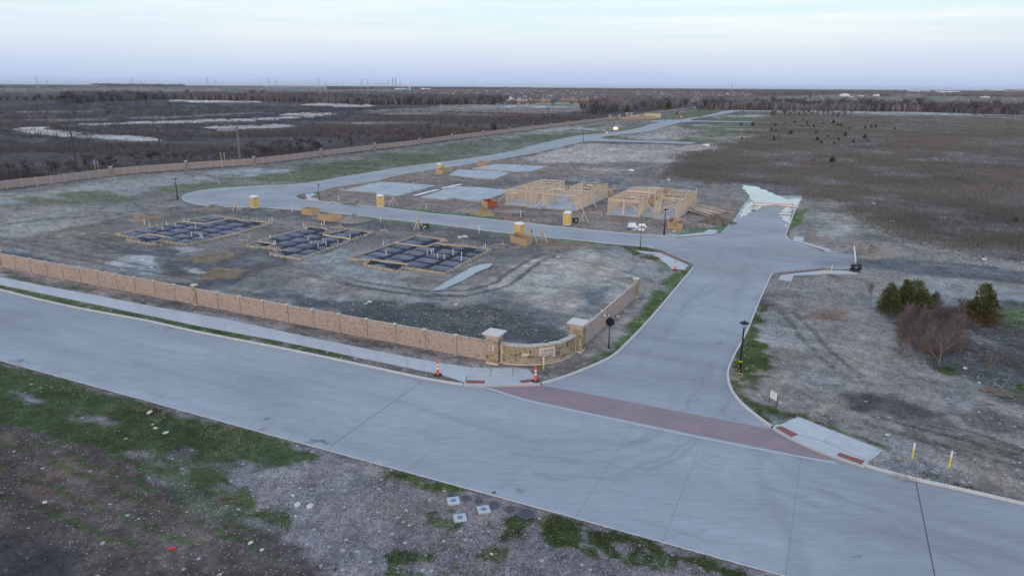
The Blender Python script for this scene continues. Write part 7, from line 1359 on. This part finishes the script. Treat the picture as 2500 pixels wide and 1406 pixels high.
# gravel and loose stones
def stones(name, X_, Y_, s, m, label, flat_=.6):
    n = len(X_); g = np.random.default_rng(9); V = np.empty((n, 6, 3), np.float32); a = g.random(n)*6.28; sx = s*g.uniform(.7, 1.5, n); sy = s*g.uniform(.6, 1.1, n); sz = s*flat_*g.uniform(.6, 1.2, n); z0 = ground_z(X_, Y_); ca, sa = np.cos(a), np.sin(a)
    for k, (u, v, w_) in enumerate(((1, 0, 0), (0, 1, .1), (-1, .1, 0), (.1, -1, .1), (.15, .1, 1), (0, 0, -1))):
        px_ = u*sx; py_ = v*sy; V[:, k, 0] = X_+px_*ca-py_*sa; V[:, k, 1] = Y_+px_*sa+py_*ca; V[:, k, 2] = z0+sz*.25+w_*sz
    F = np.array([(0, 1, 4), (1, 2, 4), (2, 3, 4), (3, 0, 4), (1, 0, 5), (2, 1, 5), (3, 2, 5), (0, 3, 5)]); F = (F[None]+np.arange(n)[:, None, None]*6).reshape(-1, 3)
    return tag(link(name, np_mesh(name, V.reshape(-1, 3), F, m, 3)), kind='stuff', label=label)
n = 160000; dd_ = np.exp(g_.uniform(np.log(24), np.log(230), n)); aa_ = g_.uniform(R(-42), R(44), n); X_ = dd_*np.sin(aa_); Y_ = dd_*np.cos(aa_)
cw_ = np.full(n, .0, np.float32); dummy = np.zeros((n, 3), np.float32)
for p in PT: p.apply(X_, Y_, dummy, cw_)
cw_ = cw_*(.12+1.9*sst(.46, .70, fbm(X_, Y_, 2.6, 4, 600))); rd = sdf(X_, Y_, ROAD)
inwalk = np.zeros(n, bool)
for o in [o for o in C.objects if o.name.startswith('sidewalk_slab')]:
    q = [v.co for v in o.data.vertices if v.co.z > .1]; q = [(v.x, v.y) for v in q]; bx0, bx1 = min(a[0] for a in q), max(a[0] for a in q); by0, by1 = min(a[1] for a in q), max(a[1] for a in q); k = np.nonzero((X_ > bx0) & (X_ < bx1) & (Y_ > by0) & (Y_ < by1))[0]
    if len(k): inwalk[k] |= inpoly(X_[k], Y_[k], q)
for o in [o for o in C.objects if o.get('category') in ('concrete slab', 'foundation form')]:
    ch = [c for c in o.children if c.name.startswith(('slab', 'trench_floor'))][0]; q = [(v.co.x+o.location.x, v.co.y+o.location.y) for v in ch.data.vertices if v.co.z > 0]; inwalk |= inpoly(X_, Y_, q)
ok = (g_.random(n) < cw_*.8) & (rd > .25) & ~inwalk; X_, Y_ = X_[ok][:48000], Y_[ok][:48000]; r_ = np.hypot(X_, Y_); s_ = .8*(.012+.00055*r_)*g_.pareto(3.2, len(X_)).clip(0, 1.3)+.010+.0002*r_
k = g_.random(len(X_)) < .62
stones('pale_gravel', X_[k], Y_[k], s_[k]*1.05, M['rock'], 'white and pale grey limestone chips strewn over the bare soil'); stones('dark_clods', X_[~k], Y_[~k], s_[~k]*1.3, M['rock_dark'], 'dark earth clods strewn over the bare soil')
rb = [M['rock']]; 
def rock(px, py, s, label, seed):
    rr = random.Random(seed); bm = bmesh.new(); bmesh.ops.create_icosphere(bm, subdivisions=1, radius=s)
    for v in bm.verts: v.co = Vector((v.co.x*1.3, v.co.y*.9, v.co.z*.55))*rr.uniform(.75, 1.15)
    me = bpy.data.meshes.new('limestone_rock'); bm.to_mesh(me); bm.free(); me.materials.append(M['rock_l']); o = link('limestone_rock', me); p = G(px, py); o.location = (p.x, p.y, GZ+s*.12); o.rotation_euler = (0, 0, rr.random()*6); tag(o, label=label, cat='rock', group='white limestone rocks')
M['rock_l'] = mat('white_limestone_rock', (.62, .58, .52), .9, .12, 3, .3, 10)
for k, (x_, y_, s_, l_) in enumerate(((726, 1233, .22, 'left of two white rocks in the gravel at lower middle'), (758, 1236, .24, 'flat grey-white rock right of its twin in the gravel'), (715, 1210, .13, 'small white rock above the pair in the gravel'), (722, 1260, .11, 'small rock below the pair in the gravel'), (405, 1057, .20, 'white rock in the near grass'), (380, 1045, .14, 'small white rock beside the one in the near grass'), (366, 1007, .22, 'long flat white stone in the straw by the kerb'), (110, 1226, .16, 'white rock on the ploughed soil at far left'), (612, 1325, .14, 'pale rock in the ploughed furrows'), (640, 1342, .12, 'small pale rock at the lower furrows'), (1200, 1062+290, .1, 'small pale rock in the lower gravel'),
    (1669, 657, .34, 'rounded pale rock on the corner right of the cone'), (2403, 635, .5, 'round white rock at the edge of the brown brush'), (2132, 498, .5, 'white rock at the foot of the brush above the rubble'), (2178, 542, .5, 'white rock among the rubble edge by the brush'), (2356, 900, .22, 'pale rock beneath the bare saplings'), (2391, 934, .16, 'small round rock in the debris field'), (2167, 1062, .16, 'rock on the grass edge right of the corner landing'), (1906, 990-7, .12, 'small rock near the white board sign'), (1550, 562, .4, 'pale boulder beside the corner signpost'), (1645, 566, .35, 'pale boulder at the foot of the bin marked 4106'), (1946, 506, .4, 'white rock at the right end of the barricade'), (1858, 437, .4, 'white rock in the brush above the big puddle'), (1122, 580, .4, 'left pale boulder above the right form'), (1135, 579, .45, 'right pale boulder above the right form'), (1362, 628, .28, 'white rock near the tyre ruts'), (902, 738, .3, 'white rock in the dark gravel behind the brick wall'), (893, 742, .2, 'small white rock in the dark gravel behind the brick wall'), (1113, 744, .25, 'white rock in the dark gravel nearer the monument'), (370, 653, .26, 'white rock on the pale patch behind the brick wall'), (2390, 1010-4, .1, 'small stone on the muddy track'))): rock(x_, y_, s_, l_, k)
# ------------------------------------------------------------------ leafless trees
def bare_tree(seed, H=10., trunk_f=.28, spread=.62, nt=420, tw=.05, low=.25):
    """trunk with limbs as tubes; fine twigs as thin triangles; returns (wood mesh, twig mesh)"""
    rr = random.Random(seed); wood = MB(); T = []; tips = []
    def grow(p, d, L, r, lv):
        pts = [p]; q = p; dd = d.copy(); n = 3 if lv < 2 else 2
        for k in range(n): dd = (dd+Vector((rr.uniform(-.22, .22), rr.uniform(-.22, .22), rr.uniform(-.02, .14)))).normalized(); q = q+dd*(L/n); pts.append(q)
        wood.tube(pts, [r*(1-.5*k/n) for k in range(n+1)], 5 if lv == 0 else 3, caps=False)
        if lv < 3:
            m = (7, 4, 3)[lv] if lv else rr.randint(7, 9)
            for k in range(m):
                f_ = rr.uniform(.3 if lv else low*.7, 1.0); i = min(n-1, int(f_*n)); b = pts[i].lerp(pts[i+1], f_*n-i); a = rr.uniform(0, 6.28); up = rr.uniform(.35, 1.0)
                nd = (dd*.5+Vector((math.cos(a), math.sin(a), up))*spread).normalized(); grow(b, nd, L*rr.uniform(.5, .78), r*.52, lv+1)
        else: tips.append((pts, dd))
    grow(Vector((0, 0, -.1)), Vector((rr.uniform(-.05, .05), rr.uniform(-.05, .05), 1)), H*(trunk_f+.18), H*.022, 0)
    zmax = max(p.z for pts, _ in tips for p in pts); V = []; F = []
    for k in range(nt):
        pts, dd = rr.choice(tips); f_ = rr.random(); b = pts[0].lerp(pts[-1], f_); a = rr.uniform(0, 6.28); L = H*rr.uniform(.05, .13); d = (dd+Vector((math.cos(a), math.sin(a), rr.uniform(-.2, 1.0)))*.9).normalized(); e = b+d*L; s_ = d.cross(Vector((rr.uniform(-1, 1), rr.uniform(-1, 1), rr.uniform(-1, 1)))).normalized()*tw*H*.1; n_ = len(V); V += [tuple(b+s_), tuple(b-s_), tuple(e)]; F.append((n_, n_+1, n_+2))
    k = H/max(zmax, .1); wood.v = [(x*k**.5, y*k**.5, z*k) for x, y, z in wood.v]; V = [(x*k**.5, y*k**.5, z*k) for x, y, z in V]; return wood, (V, F)
TREE = []
for k in range(7):
    wd, (V, F) = bare_tree(200+k, H=10, trunk_f=(.28, .22, .3, .2, .25, .32, .2)[k], spread=(.62, .8, .55, .9, .7, .6, .85)[k], nt=800, tw=.06)
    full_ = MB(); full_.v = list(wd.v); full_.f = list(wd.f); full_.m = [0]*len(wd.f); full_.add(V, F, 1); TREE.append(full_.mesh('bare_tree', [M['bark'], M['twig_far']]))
def tree_at(px, py, h, label, group, rr, z=GZ, wide=1.0):
    p = G(px, py); o = link('bare_tree', rr.choice(TREE)); k = h/10.; o.location = (p.x, p.y, z); o.rotation_euler = (0, 0, rr.random()*6.28); o.scale = (k*wide*rr.uniform(.85, 1.2), k*wide*rr.uniform(.85, 1.2), k); tag(o, label=label, cat='tree', group=group); return o
tr = random.Random(31)
def belt(n, line, dy, h, label, group, wide=1.1):
    for k in range(n):
        f_ = (k+tr.random())/n; i = 0; L = [0]
        for a, b in zip(line[:-1], line[1:]): L.append(L[-1]+abs(b[0]-a[0]))
        s_ = f_*L[-1]
        while i < len(line)-2 and L[i+1] < s_: i += 1
        u = (s_-L[i])/max(1, L[i+1]-L[i]); x_ = line[i][0]+(line[i+1][0]-line[i][0])*u; y_ = line[i][1]+(line[i+1][1]-line[i][1])*u; tree_at(x_, y_-tr.uniform(0, dy), tr.uniform(*h), label, group, tr, wide=wide)
belt(62, [(1700, 269), (1830, 270.5), (2100, 273), (2300, 278), (2560, 284)], 6, (9, 15), 'bare creek-side tree in the long belt behind the right field', 'bare trees in the belt behind the right field', 1.5)
belt(36, [(1420, 283), (1500, 277), (1600, 270), (1680, 264)], 14, (8, 14), 'bare tree in the creek woods behind the far monument', 'bare trees of the creek woods behind the far monument', 1.4)
belt(28, [(900, 256), (1040, 262), (1160, 262), (1240, 256)], 9, (9, 14), 'bare tree in the wood left of the parking lot', 'bare trees of the wood left of the parking lot', 1.5)
belt(44, [(150, 258), (300, 252), (450, 245), (640, 250), (900, 258)], 12, (9, 15), 'bare tree in the long wood across the burnt field', 'bare trees of the long wood across the burnt field', 1.6)
belt(14, [(-60, 256), (60, 253), (200, 256)], 8, (8, 12), 'bare tree in the scattered wood at far left', 'bare trees of the wood at far left', 1.5)
belt(34, [(-60, 458), (140, 437), (280, 420), (465, 405), (625, 393), (780, 372)], 18, (3.0, 5.2), 'bare scrub tree close behind the left part of the far wall', 'bare scrub trees behind the left part of the far wall', 1.5)
belt(46, [(625, 391), (788, 370), (1020, 343), (1240, 315), (1490, 286)], 16, (2.8, 5.5), 'bare scrub tree behind the right part of the far wall', 'bare scrub trees behind the right part of the far wall', 1.5)
belt(18, [(1880, 287), (1960, 288), (2080, 291)], 9, (4.5, 8), 'bare sapling in the thicket at the head of the brown field', 'bare saplings of the thicket heading the brown field', 1.2)
belt(12, [(-60, 291), (200, 289), (420, 282), (640, 268)], 7, (3, 5), 'small bare tree in the strip across the burnt land', 'small bare trees in the strip across the burnt land', 1.5)
tree_at(1350, 258.5, 8.5, 'lone round bare tree on the open field before the town', None, tr, wide=1.9); tree_at(1397, 257.5, 6.5, 'smaller lone bare tree right of the round one', None, tr, wide=1.5); tree_at(1585, 213+9, 22, 'tall bare tree standing above the skyline over the creek woods', None, tr, wide=1.5)
# woods too far to tell apart
def wood_mass(poly, n, h, label, m='twig_far', seed=1, wf=.0011):
    g = np.random.default_rng(seed); P = np.array([tuple(p) for p in GP(poly)]); # sample in pixel space spread, stand in world
    xs = [q[0] for q in poly]; ys = [q[1] for q in poly]; U = g.uniform(min(xs), max(xs), n*3); Vv = g.uniform(min(ys), max(ys), n*3); k = inpoly(U, Vv, poly); U, Vv = U[k][:n], Vv[k][:n]
    W = np.array([tuple(G(a, b)) for a, b in zip(U, Vv)]); r_ = np.hypot(W[:, 0], W[:, 1]); cl = fbm(W[:, 0], W[:, 1], 60, 3, seed); hh = h*(.45+.9*cl)*g.uniform(.55, 1.1, len(W)); w_ = wf*r_*g.uniform(.6, 1.8, len(W)); n_ = len(W); a = g.random(n_)*6.28
    V = np.empty((n_, 4, 3), np.float32); dx, dy = np.cos(a)*w_, np.sin(a)*w_
    V[:, 0] = np.stack([W[:, 0]-dx*.5, W[:, 1]-dy*.5, np.zeros(n_)], 1); V[:, 1] = np.stack([W[:, 0]+dx*.5, W[:, 1]+dy*.5, np.zeros(n_)], 1); V[:, 2] = np.stack([W[:, 0]+dx*.9, W[:, 1]+dy*.9, hh*.8], 1); V[:, 3] = np.stack([W[:, 0]-dx*.7, W[:, 1]-dy*.7, hh], 1)
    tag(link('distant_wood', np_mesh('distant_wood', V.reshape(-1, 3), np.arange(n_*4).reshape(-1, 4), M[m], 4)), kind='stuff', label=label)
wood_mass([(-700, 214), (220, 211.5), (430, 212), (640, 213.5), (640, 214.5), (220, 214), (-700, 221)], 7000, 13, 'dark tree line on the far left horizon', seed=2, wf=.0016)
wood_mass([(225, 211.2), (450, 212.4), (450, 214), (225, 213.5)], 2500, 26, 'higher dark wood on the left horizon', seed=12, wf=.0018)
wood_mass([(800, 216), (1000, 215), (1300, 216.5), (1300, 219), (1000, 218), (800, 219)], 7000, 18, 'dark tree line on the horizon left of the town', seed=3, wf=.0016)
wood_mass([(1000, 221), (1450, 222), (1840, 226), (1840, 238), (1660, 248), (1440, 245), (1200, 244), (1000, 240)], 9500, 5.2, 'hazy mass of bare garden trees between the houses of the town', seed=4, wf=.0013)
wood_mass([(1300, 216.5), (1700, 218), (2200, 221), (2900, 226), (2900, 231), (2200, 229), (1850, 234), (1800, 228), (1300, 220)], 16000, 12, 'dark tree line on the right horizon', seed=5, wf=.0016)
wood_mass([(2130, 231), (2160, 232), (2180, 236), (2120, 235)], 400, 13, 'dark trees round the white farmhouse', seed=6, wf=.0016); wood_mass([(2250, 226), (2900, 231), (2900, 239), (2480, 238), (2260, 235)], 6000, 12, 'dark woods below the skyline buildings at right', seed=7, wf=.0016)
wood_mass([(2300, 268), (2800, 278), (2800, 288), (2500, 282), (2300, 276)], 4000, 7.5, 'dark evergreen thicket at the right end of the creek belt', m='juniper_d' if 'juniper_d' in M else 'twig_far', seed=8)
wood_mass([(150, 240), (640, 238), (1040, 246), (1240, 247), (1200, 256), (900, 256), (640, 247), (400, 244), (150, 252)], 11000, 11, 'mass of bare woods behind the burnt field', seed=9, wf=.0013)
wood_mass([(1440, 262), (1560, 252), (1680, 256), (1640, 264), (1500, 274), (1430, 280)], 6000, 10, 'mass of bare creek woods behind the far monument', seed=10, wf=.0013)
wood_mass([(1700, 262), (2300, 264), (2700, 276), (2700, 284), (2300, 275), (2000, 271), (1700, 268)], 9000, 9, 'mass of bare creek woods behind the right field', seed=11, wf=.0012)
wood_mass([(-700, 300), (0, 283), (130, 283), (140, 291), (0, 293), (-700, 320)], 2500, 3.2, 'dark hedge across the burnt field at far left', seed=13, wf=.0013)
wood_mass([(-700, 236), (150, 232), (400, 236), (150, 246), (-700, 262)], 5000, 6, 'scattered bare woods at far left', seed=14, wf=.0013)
# ------------------------------------------------------------------ junipers
def juniper_mesh(seed, n=3200):
    rr = np.random.default_rng(seed); u = rr.random(n)**.75; a = rr.random(n)*6.28; ph = rr.random(4)*6.28
    rad_ = (1-u)**.5*(.9+.25*np.sin(3*a+ph[0]+u*5)+.18*np.sin(5*a+ph[1]-u*7))*(.45+.55*rr.random(n)**.35)*.46*np.clip(u*7+.5, 0, 1); sid = rr.integers(0, 7, n); so_ = rr.random(7)*6.28; sr_ = np.concatenate([[0], rr.uniform(.10, .26, 6)]); sh_ = np.concatenate([[1], rr.uniform(.55, .97, 6)]); x = rad_*np.cos(a)*.62+(sr_*np.cos(so_))[sid]*(1-u*.25); y = rad_*np.sin(a)*.62+(sr_*np.sin(so_))[sid]*(1-u*.25); z = (u*.96+.04)*sh_[sid]
    d = np.stack([np.cos(a)*.6, np.sin(a)*.6, np.full(n, .9)], 1)+rr.normal(0, .3, (n, 3)); d /= np.linalg.norm(d, axis=1)[:, None]; L = (.06+.10*rr.random(n))[:, None]; s_ = np.cross(d, rr.normal(0, 1, (n, 3))); s_ /= np.linalg.norm(s_, axis=1)[:, None]; b = np.stack([x, y, z], 1); w_ = .014
    V = np.empty((n, 3, 3), np.float32); V[:, 0] = b+s_*w_; V[:, 1] = b-s_*w_; V[:, 2] = b+d*L; return V
jm = {}
for k in range(3):
    V = juniper_mesh(500+k, 2300); jm[k] = np_mesh('foliage', V.reshape(-1, 3), np.arange(len(V)*3).reshape(-1, 3), M['juniper'], 3)
jt = MB().tube([(0, 0, -.02), (.01, 0, .5), (0, .01, .85)], [.035, .02, .008], 6).mesh('trunk', M['bark'])
def juniper(px, py, h, w, label, k=0, rust=False, group='green junipers in the debris field'):
    p = G(px, py); t = thing('juniper', label, 'juniper', (p.x, p.y, GZ), rnd.random()*6, group); t.scale = (h*w, h*w, h); f_ = link('foliage', jm[k % 3], t); o = link('trunk', jt, t)
    if rust: V = juniper_mesh(540+k, 1500); V[:, :, 2] = V[:, :, 2]*.30+.02; V[:, :, :2] *= 1.15; link('dead_lower_foliage', np_mesh('dead_lower_foliage', V.reshape(-1, 3), np.arange(len(V)*3).reshape(-1, 3), M['juniper_rust'], 3), t)
juniper(2166, 764, 3.1, 1.15, 'left green juniper of the debris field', 0); juniper(2204, 748, 2.9, .9, 'dark green juniper squeezed between two larger ones', 2); juniper(2232, 760, 3.3, 1.3, 'broad green juniper, second from the left', 1); juniper(2394, 784, 3.8, 1.1, 'right juniper with rusty dead lower branches', 2, True); juniper(2280, 745, 1.5, .9, 'small dull juniper behind the red-twigged thicket', 1)
js = random.Random(5); jl = [(1809, 307), (1837, 306), (1893, 308), (1903, 336), (1930, 328), (1883, 320), (1894, 322), (1940, 301), (1950, 306), (1957, 309), (1970, 302), (1986, 311), (1991, 327), (1998, 309), (2010, 302), (2034, 301), (2022, 336), (2045, 307), (2073, 315), (2052, 308), (1995, 345), (2005, 350), (2036, 352), (2046, 343), (2085, 341), (2083, 349), (2110, 338), (2117, 345), (2112, 314), (2127, 312), (2138, 311), (2135, 326), (2184, 316), (1843, 322), (1811, 341), (1985, 398), (2030, 400), (1915, 302), (1960, 296), (2020, 296), (2478, 542), (1889, 343), (2063, 333), (1973, 309)]
for k, (x_, y_) in enumerate(jl): juniper(x_, y_+1.5, (1.1 if x_ > 2400 else js.uniform(1.0, 2.6)), js.uniform(.8, 1.25), 'small dark juniper dotted over the head of the brown field', k, group='small junipers dotted over the brown field')
juniper(1530, 277, 7.5, .7, 'dark cone-shaped evergreen behind the far monument', 1, group='evergreens of the creek woods'); juniper(1632, 268, 9, 1.1, 'broad dark evergreen near the end of the far wall', 2, group='evergreens of the creek woods'); juniper(1978, 239, 9, .8, 'single dark conifer on the far pasture', 0, group=None); juniper(1202, 256.5, 6, .9, 'dark green evergreen beside the parking lot', 0, group=None); juniper(1206, 318, 4.5, .9, 'evergreen right of a utility pole behind the wall', 0, group=None)
# ------------------------------------------------------------------ saplings and brush at the right
def sapling(px, py, h, label, seed, red=True, pale=False):
    p = G(px, py); wd, (V, F) = bare_tree(seed, H=h, trunk_f=.3, spread=.55, nt=900, tw=.016, low=.1); t = thing('sapling', label, 'sapling', (p.x, p.y, GZ), 0, 'bare saplings in the debris field'); wd.v = [(x*.9, y*.9, z) for x, y, z in wd.v]; wd.build('trunk', M['bark_pale'], t); q = MB(); q.add(V, F); q.build('crown', M['twig_red'] if red else M['twig'], t)
sp_ = [(2292, 892, 3.4, 'tall red-twigged sapling standing in front of the thicket'), (2203, 805, 2.7, 'pale forked sapling left of the thicket'), (2204, 878, 2.3, 'thin sapling low at the left of the thicket'), (2246, 868, 2.4, 'sapling over the pale rocks'), (2328, 800, 2.4, 'pale-stemmed sapling at the right of the thicket'), (2338, 815, 2.2, 'second pale-stemmed sapling at the right of the thicket'), (2270, 840, 2.5, 'red-twigged sapling in the middle of the thicket'), (2356, 782, 2.2, 'leaning pale sapling left of the rusty juniper'), (2240, 815, 2.2, 'red-twigged sapling behind the left of the thicket'), (2310, 830, 2.4, 'red-twigged sapling inside the thicket'), (2265, 800, 2.3, 'red-twigged sapling at the back of the thicket'), (2300, 785, 2.2, 'red-twigged sapling at the far back of the thicket'), (2128, 725, 1.9, 'dark bare bush left of the junipers'), (2412, 910, 2.0, 'thin bare sapling in the debris at right'), (2346, 860, 1.4, 'short bare sapling among the fallen branches'), (2225, 840, 2.0, 'low red-twigged sapling left of the tall one'), (2350, 770, 2.3, 'twiggy sapling between the thicket and the rusty juniper'), (2215, 790, 2.4, 'twiggy sapling at the foot of the broad juniper'), (2285, 765, 2.2, 'twiggy sapling behind the middle of the thicket'), (2255, 850, 2.3, 'twiggy sapling at the lower left edge of the thicket'), (2330, 850, 2.2, 'twiggy sapling at the lower right edge of the thicket')]
for k, (x_, y_, h_, l_) in enumerate(sp_): sapling(x_, y_, h_, l_, 700+k, red=k not in (12, 13, 14))
n = 16000; c0 = [(2190, 800), (2230, 765), (2340, 760), (2372, 790), (2350, 835), (2300, 875), (2240, 862), (2200, 840)]; th_ = Patch(c0, BRU, .5, 1, 2); X_ = g_.uniform(th_.bb[0], th_.bb[1], n*3); Y_ = g_.uniform(th_.bb[2], th_.bb[3], n*3); m = th_.mask(X_, Y_) > .4; X_, Y_ = X_[m][:n], Y_[m][:n]
blades('red_thicket', np.stack([X_, Y_, np.full(len(X_), GZ)], 1), g_.uniform(.4, 1.5, len(X_)), np.full(len(X_), .018), M['twig_red'], 'thicket of reddish leafless shoots between the junipers', .8)
bx_ = Patch([(2370, 830), (2420, 800), (2500, 800), (2580, 830), (2580, 960), (2470, 930), (2400, 900)], BRU, 1, 1.5, 3, brk=(.48, .1, 2)); X_ = g_.uniform(bx_.bb[0], bx_.bb[1], 26000); Y_ = g_.uniform(bx_.bb[2], bx_.bb[3], 26000); m = bx_.mask(X_, Y_) > .4; X_, Y_ = X_[m][:7000], Y_[m][:7000]
blades('brown_weeds', np.stack([X_, Y_, np.full(len(X_), GZ)], 1), g_.uniform(.15, .8, len(X_)), np.full(len(X_), .018), M['twig'], 'low brown dead weeds spreading right of the thicket among the branches', 1.2)
# fallen branches
db = MB(); rr = random.Random(77)
dbp = [(2330, 800), (2440, 770), (2580, 800), (2580, 1000), (2420, 990), (2330, 880)]
for k in range(260):
    while True:
        x_, y_ = rr.uniform(2320, 2580), rr.uniform(765, 1000)
        if inpoly(np.array([x_]), np.array([y_]), dbp)[0]: break
    p = G(x_, y_); a = rr.uniform(0, 6.28); L = rr.uniform(.3, 1.7); z = rr.uniform(.02, .3); q1 = Vector((p.x, p.y, GZ+z*.3)); q2 = q1+Vector((math.cos(a)*L*.5, math.sin(a)*L*.5, rr.uniform(0, .2))); q3 = q2+Vector((math.cos(a+.12)*L*.5, math.sin(a+.12)*L*.5, rr.uniform(-.1, .2))); r0 = rr.uniform(.010, .038); db.tube([q1, q2, q3], [r0, r0*.8, r0*.4], 4, mi=k % 2, caps=False)
tag(db.build('fallen_branches', [mat('pale_dead_wood', (.33, .30, .28), .9, .2, 3), M['bark']]), kind='stuff', label='tangle of pale dead branches littering the ground at right')
for k, (x_, y_, l_) in enumerate(((2400, 955, 'orange-brown broken branch heap below the debris'), (2352, 815, 'pale splintered log right of the thicket'), (2460, 968, 'brown root stump pile at the right edge'))):
    p = G(x_, y_); mb = MB()
    for j in range(18): a = rr.uniform(-.6, .6)+k; L = rr.uniform(.4, 1.3); mb.tube([(rr.uniform(-.3, .3), rr.uniform(-.3, .3), .05), (math.cos(a)*L, math.sin(a)*L, rr.uniform(.05, .4))], [.05, .015], 4, caps=False)
    o = mb.build('branch_heap', M['bark_pale']); o.location = (p.x, p.y, GZ); tag(o, label=l_, cat='branch heap')
# rubble strips of bigger stones
def rubble(poly, n, s, m, label, seed):
    p = Patch(poly, BRU, .4, 1, 3, brk=(.42, .12, 3)); p.seed = seed; g = np.random.default_rng(seed); X_ = g.uniform(p.bb[0], p.bb[1], n*6); Y_ = g.uniform(p.bb[2], p.bb[3], n*6); k = p.mask(X_, Y_) > .4; X_, Y_ = X_[k][:n], Y_[k][:n]; stones('rubble_strip', X_, Y_, g.uniform(s*.4, s*1.4, len(X_)), M[m], label)
rubble([(1960, 585), (2020, 600), (2090, 608), (2110, 590), (2040, 580), (1980, 575)], 700, .10, 'rubble', 'dark rubble along the upper stub sidewalk', 21); rubble([(1880, 690), (2000, 675), (2120, 672), (2200, 690), (2150, 715), (1950, 705), (1870, 730)], 1100, .08, 'rock', 'pale rubble below the stub street', 22)
rubble([(2100, 500), (2250, 580), (2400, 625), (2520, 640), (2520, 660), (2350, 645), (2180, 590), (2050, 520)], 900, .13, 'rock', 'white stones along the edge of the brown brush', 23); rubble([(1960, 470), (2040, 480), (2120, 530), (2060, 545), (1970, 510)], 900, .11, 'rubble', 'rubble right of the big puddle', 24)
rubble([(1440, 535), (1640, 555), (1700, 565), (1630, 577), (1500, 566), (1420, 552)], 900, .09, 'rock', 'white stone rubble along the cross street below the frames', 25); rubble([(1250, 510), (1330, 520), (1440, 545), (1430, 560), (1250, 540), (1100, 520)], 900, .1, 'rock_dark', 'dark clods along the cross street', 26)
rubble([(690, 415), (760, 440), (700, 455), (600, 457), (560, 440)], 260, .12, 'rock', 'white stones in the grass beside the long street', 27); rubble([(700, 712), (1000, 735), (1180, 750), (1330, 790), (1190, 830), (900, 785), (650, 730)], 2000, .035, 'rock', 'white chips over the dark gravel behind the wall', 28)
rubble([(600, 1160), (690, 1140), (860, 1140), (1000, 1250), (1250, 1250), (1200, 1330), (900, 1300), (700, 1240)], 5200, .024, 'rock', 'fine white gravel below the near kerb', 29); rubble([(2130, 1120), (2240, 1130), (2350, 1160), (2330, 1190), (2150, 1150)], 900, .05, 'rock', 'white stones round the yellow marker posts', 30)
# ================================================================== the air
HZ = bpy.data.materials.new('haze_air'); HZ.use_nodes = True; t = HZ.node_tree; t.nodes.clear(); ov = t.nodes.new('ShaderNodeOutputMaterial'); pv = t.nodes.new('ShaderNodeVolumePrincipled'); pv.inputs['Color'].default_value = (.88, .94, 1.0, 1); pv.inputs['Density'].default_value = 2.2e-5; pv.inputs['Anisotropy'].default_value = 0.0; t.links.new(pv.outputs[0], ov.inputs['Volume'])
hz = MB().box(-62000, 62000, -62000, 62000, -1.2, 112).build('haze', HZ, kind='stuff', label='thin blue evening haze over the whole country')

# things that share a look are told apart by their place: counted from the left of the view
ONES = 'first second third fourth fifth sixth seventh eighth ninth tenth eleventh twelfth thirteenth fourteenth fifteenth sixteenth seventeenth eighteenth nineteenth'.split()
def ordinal(n): return ONES[n-1] if n < 20 else (('twentieth', 'thirtieth', 'fortieth', 'fiftieth', 'sixtieth')[n//10-2] if n % 10 == 0 else ('twenty', 'thirty', 'forty', 'fifty', 'sixty')[n//10-2]+'-'+ONES[n % 10-1])
byl = {}
for o in C.objects:
    if o.parent is None and o.get('label') and o.get('category'): byl.setdefault(o['label'], []).append(o)
for l_, os_ in byl.items():
    if len(os_) > 1:
        os_.sort(key=lambda o: math.atan2(o.location.x, o.location.y))
        for k, o in enumerate(os_): o['label'] = '%s, %s from the left' % (l_, ordinal(k+1))
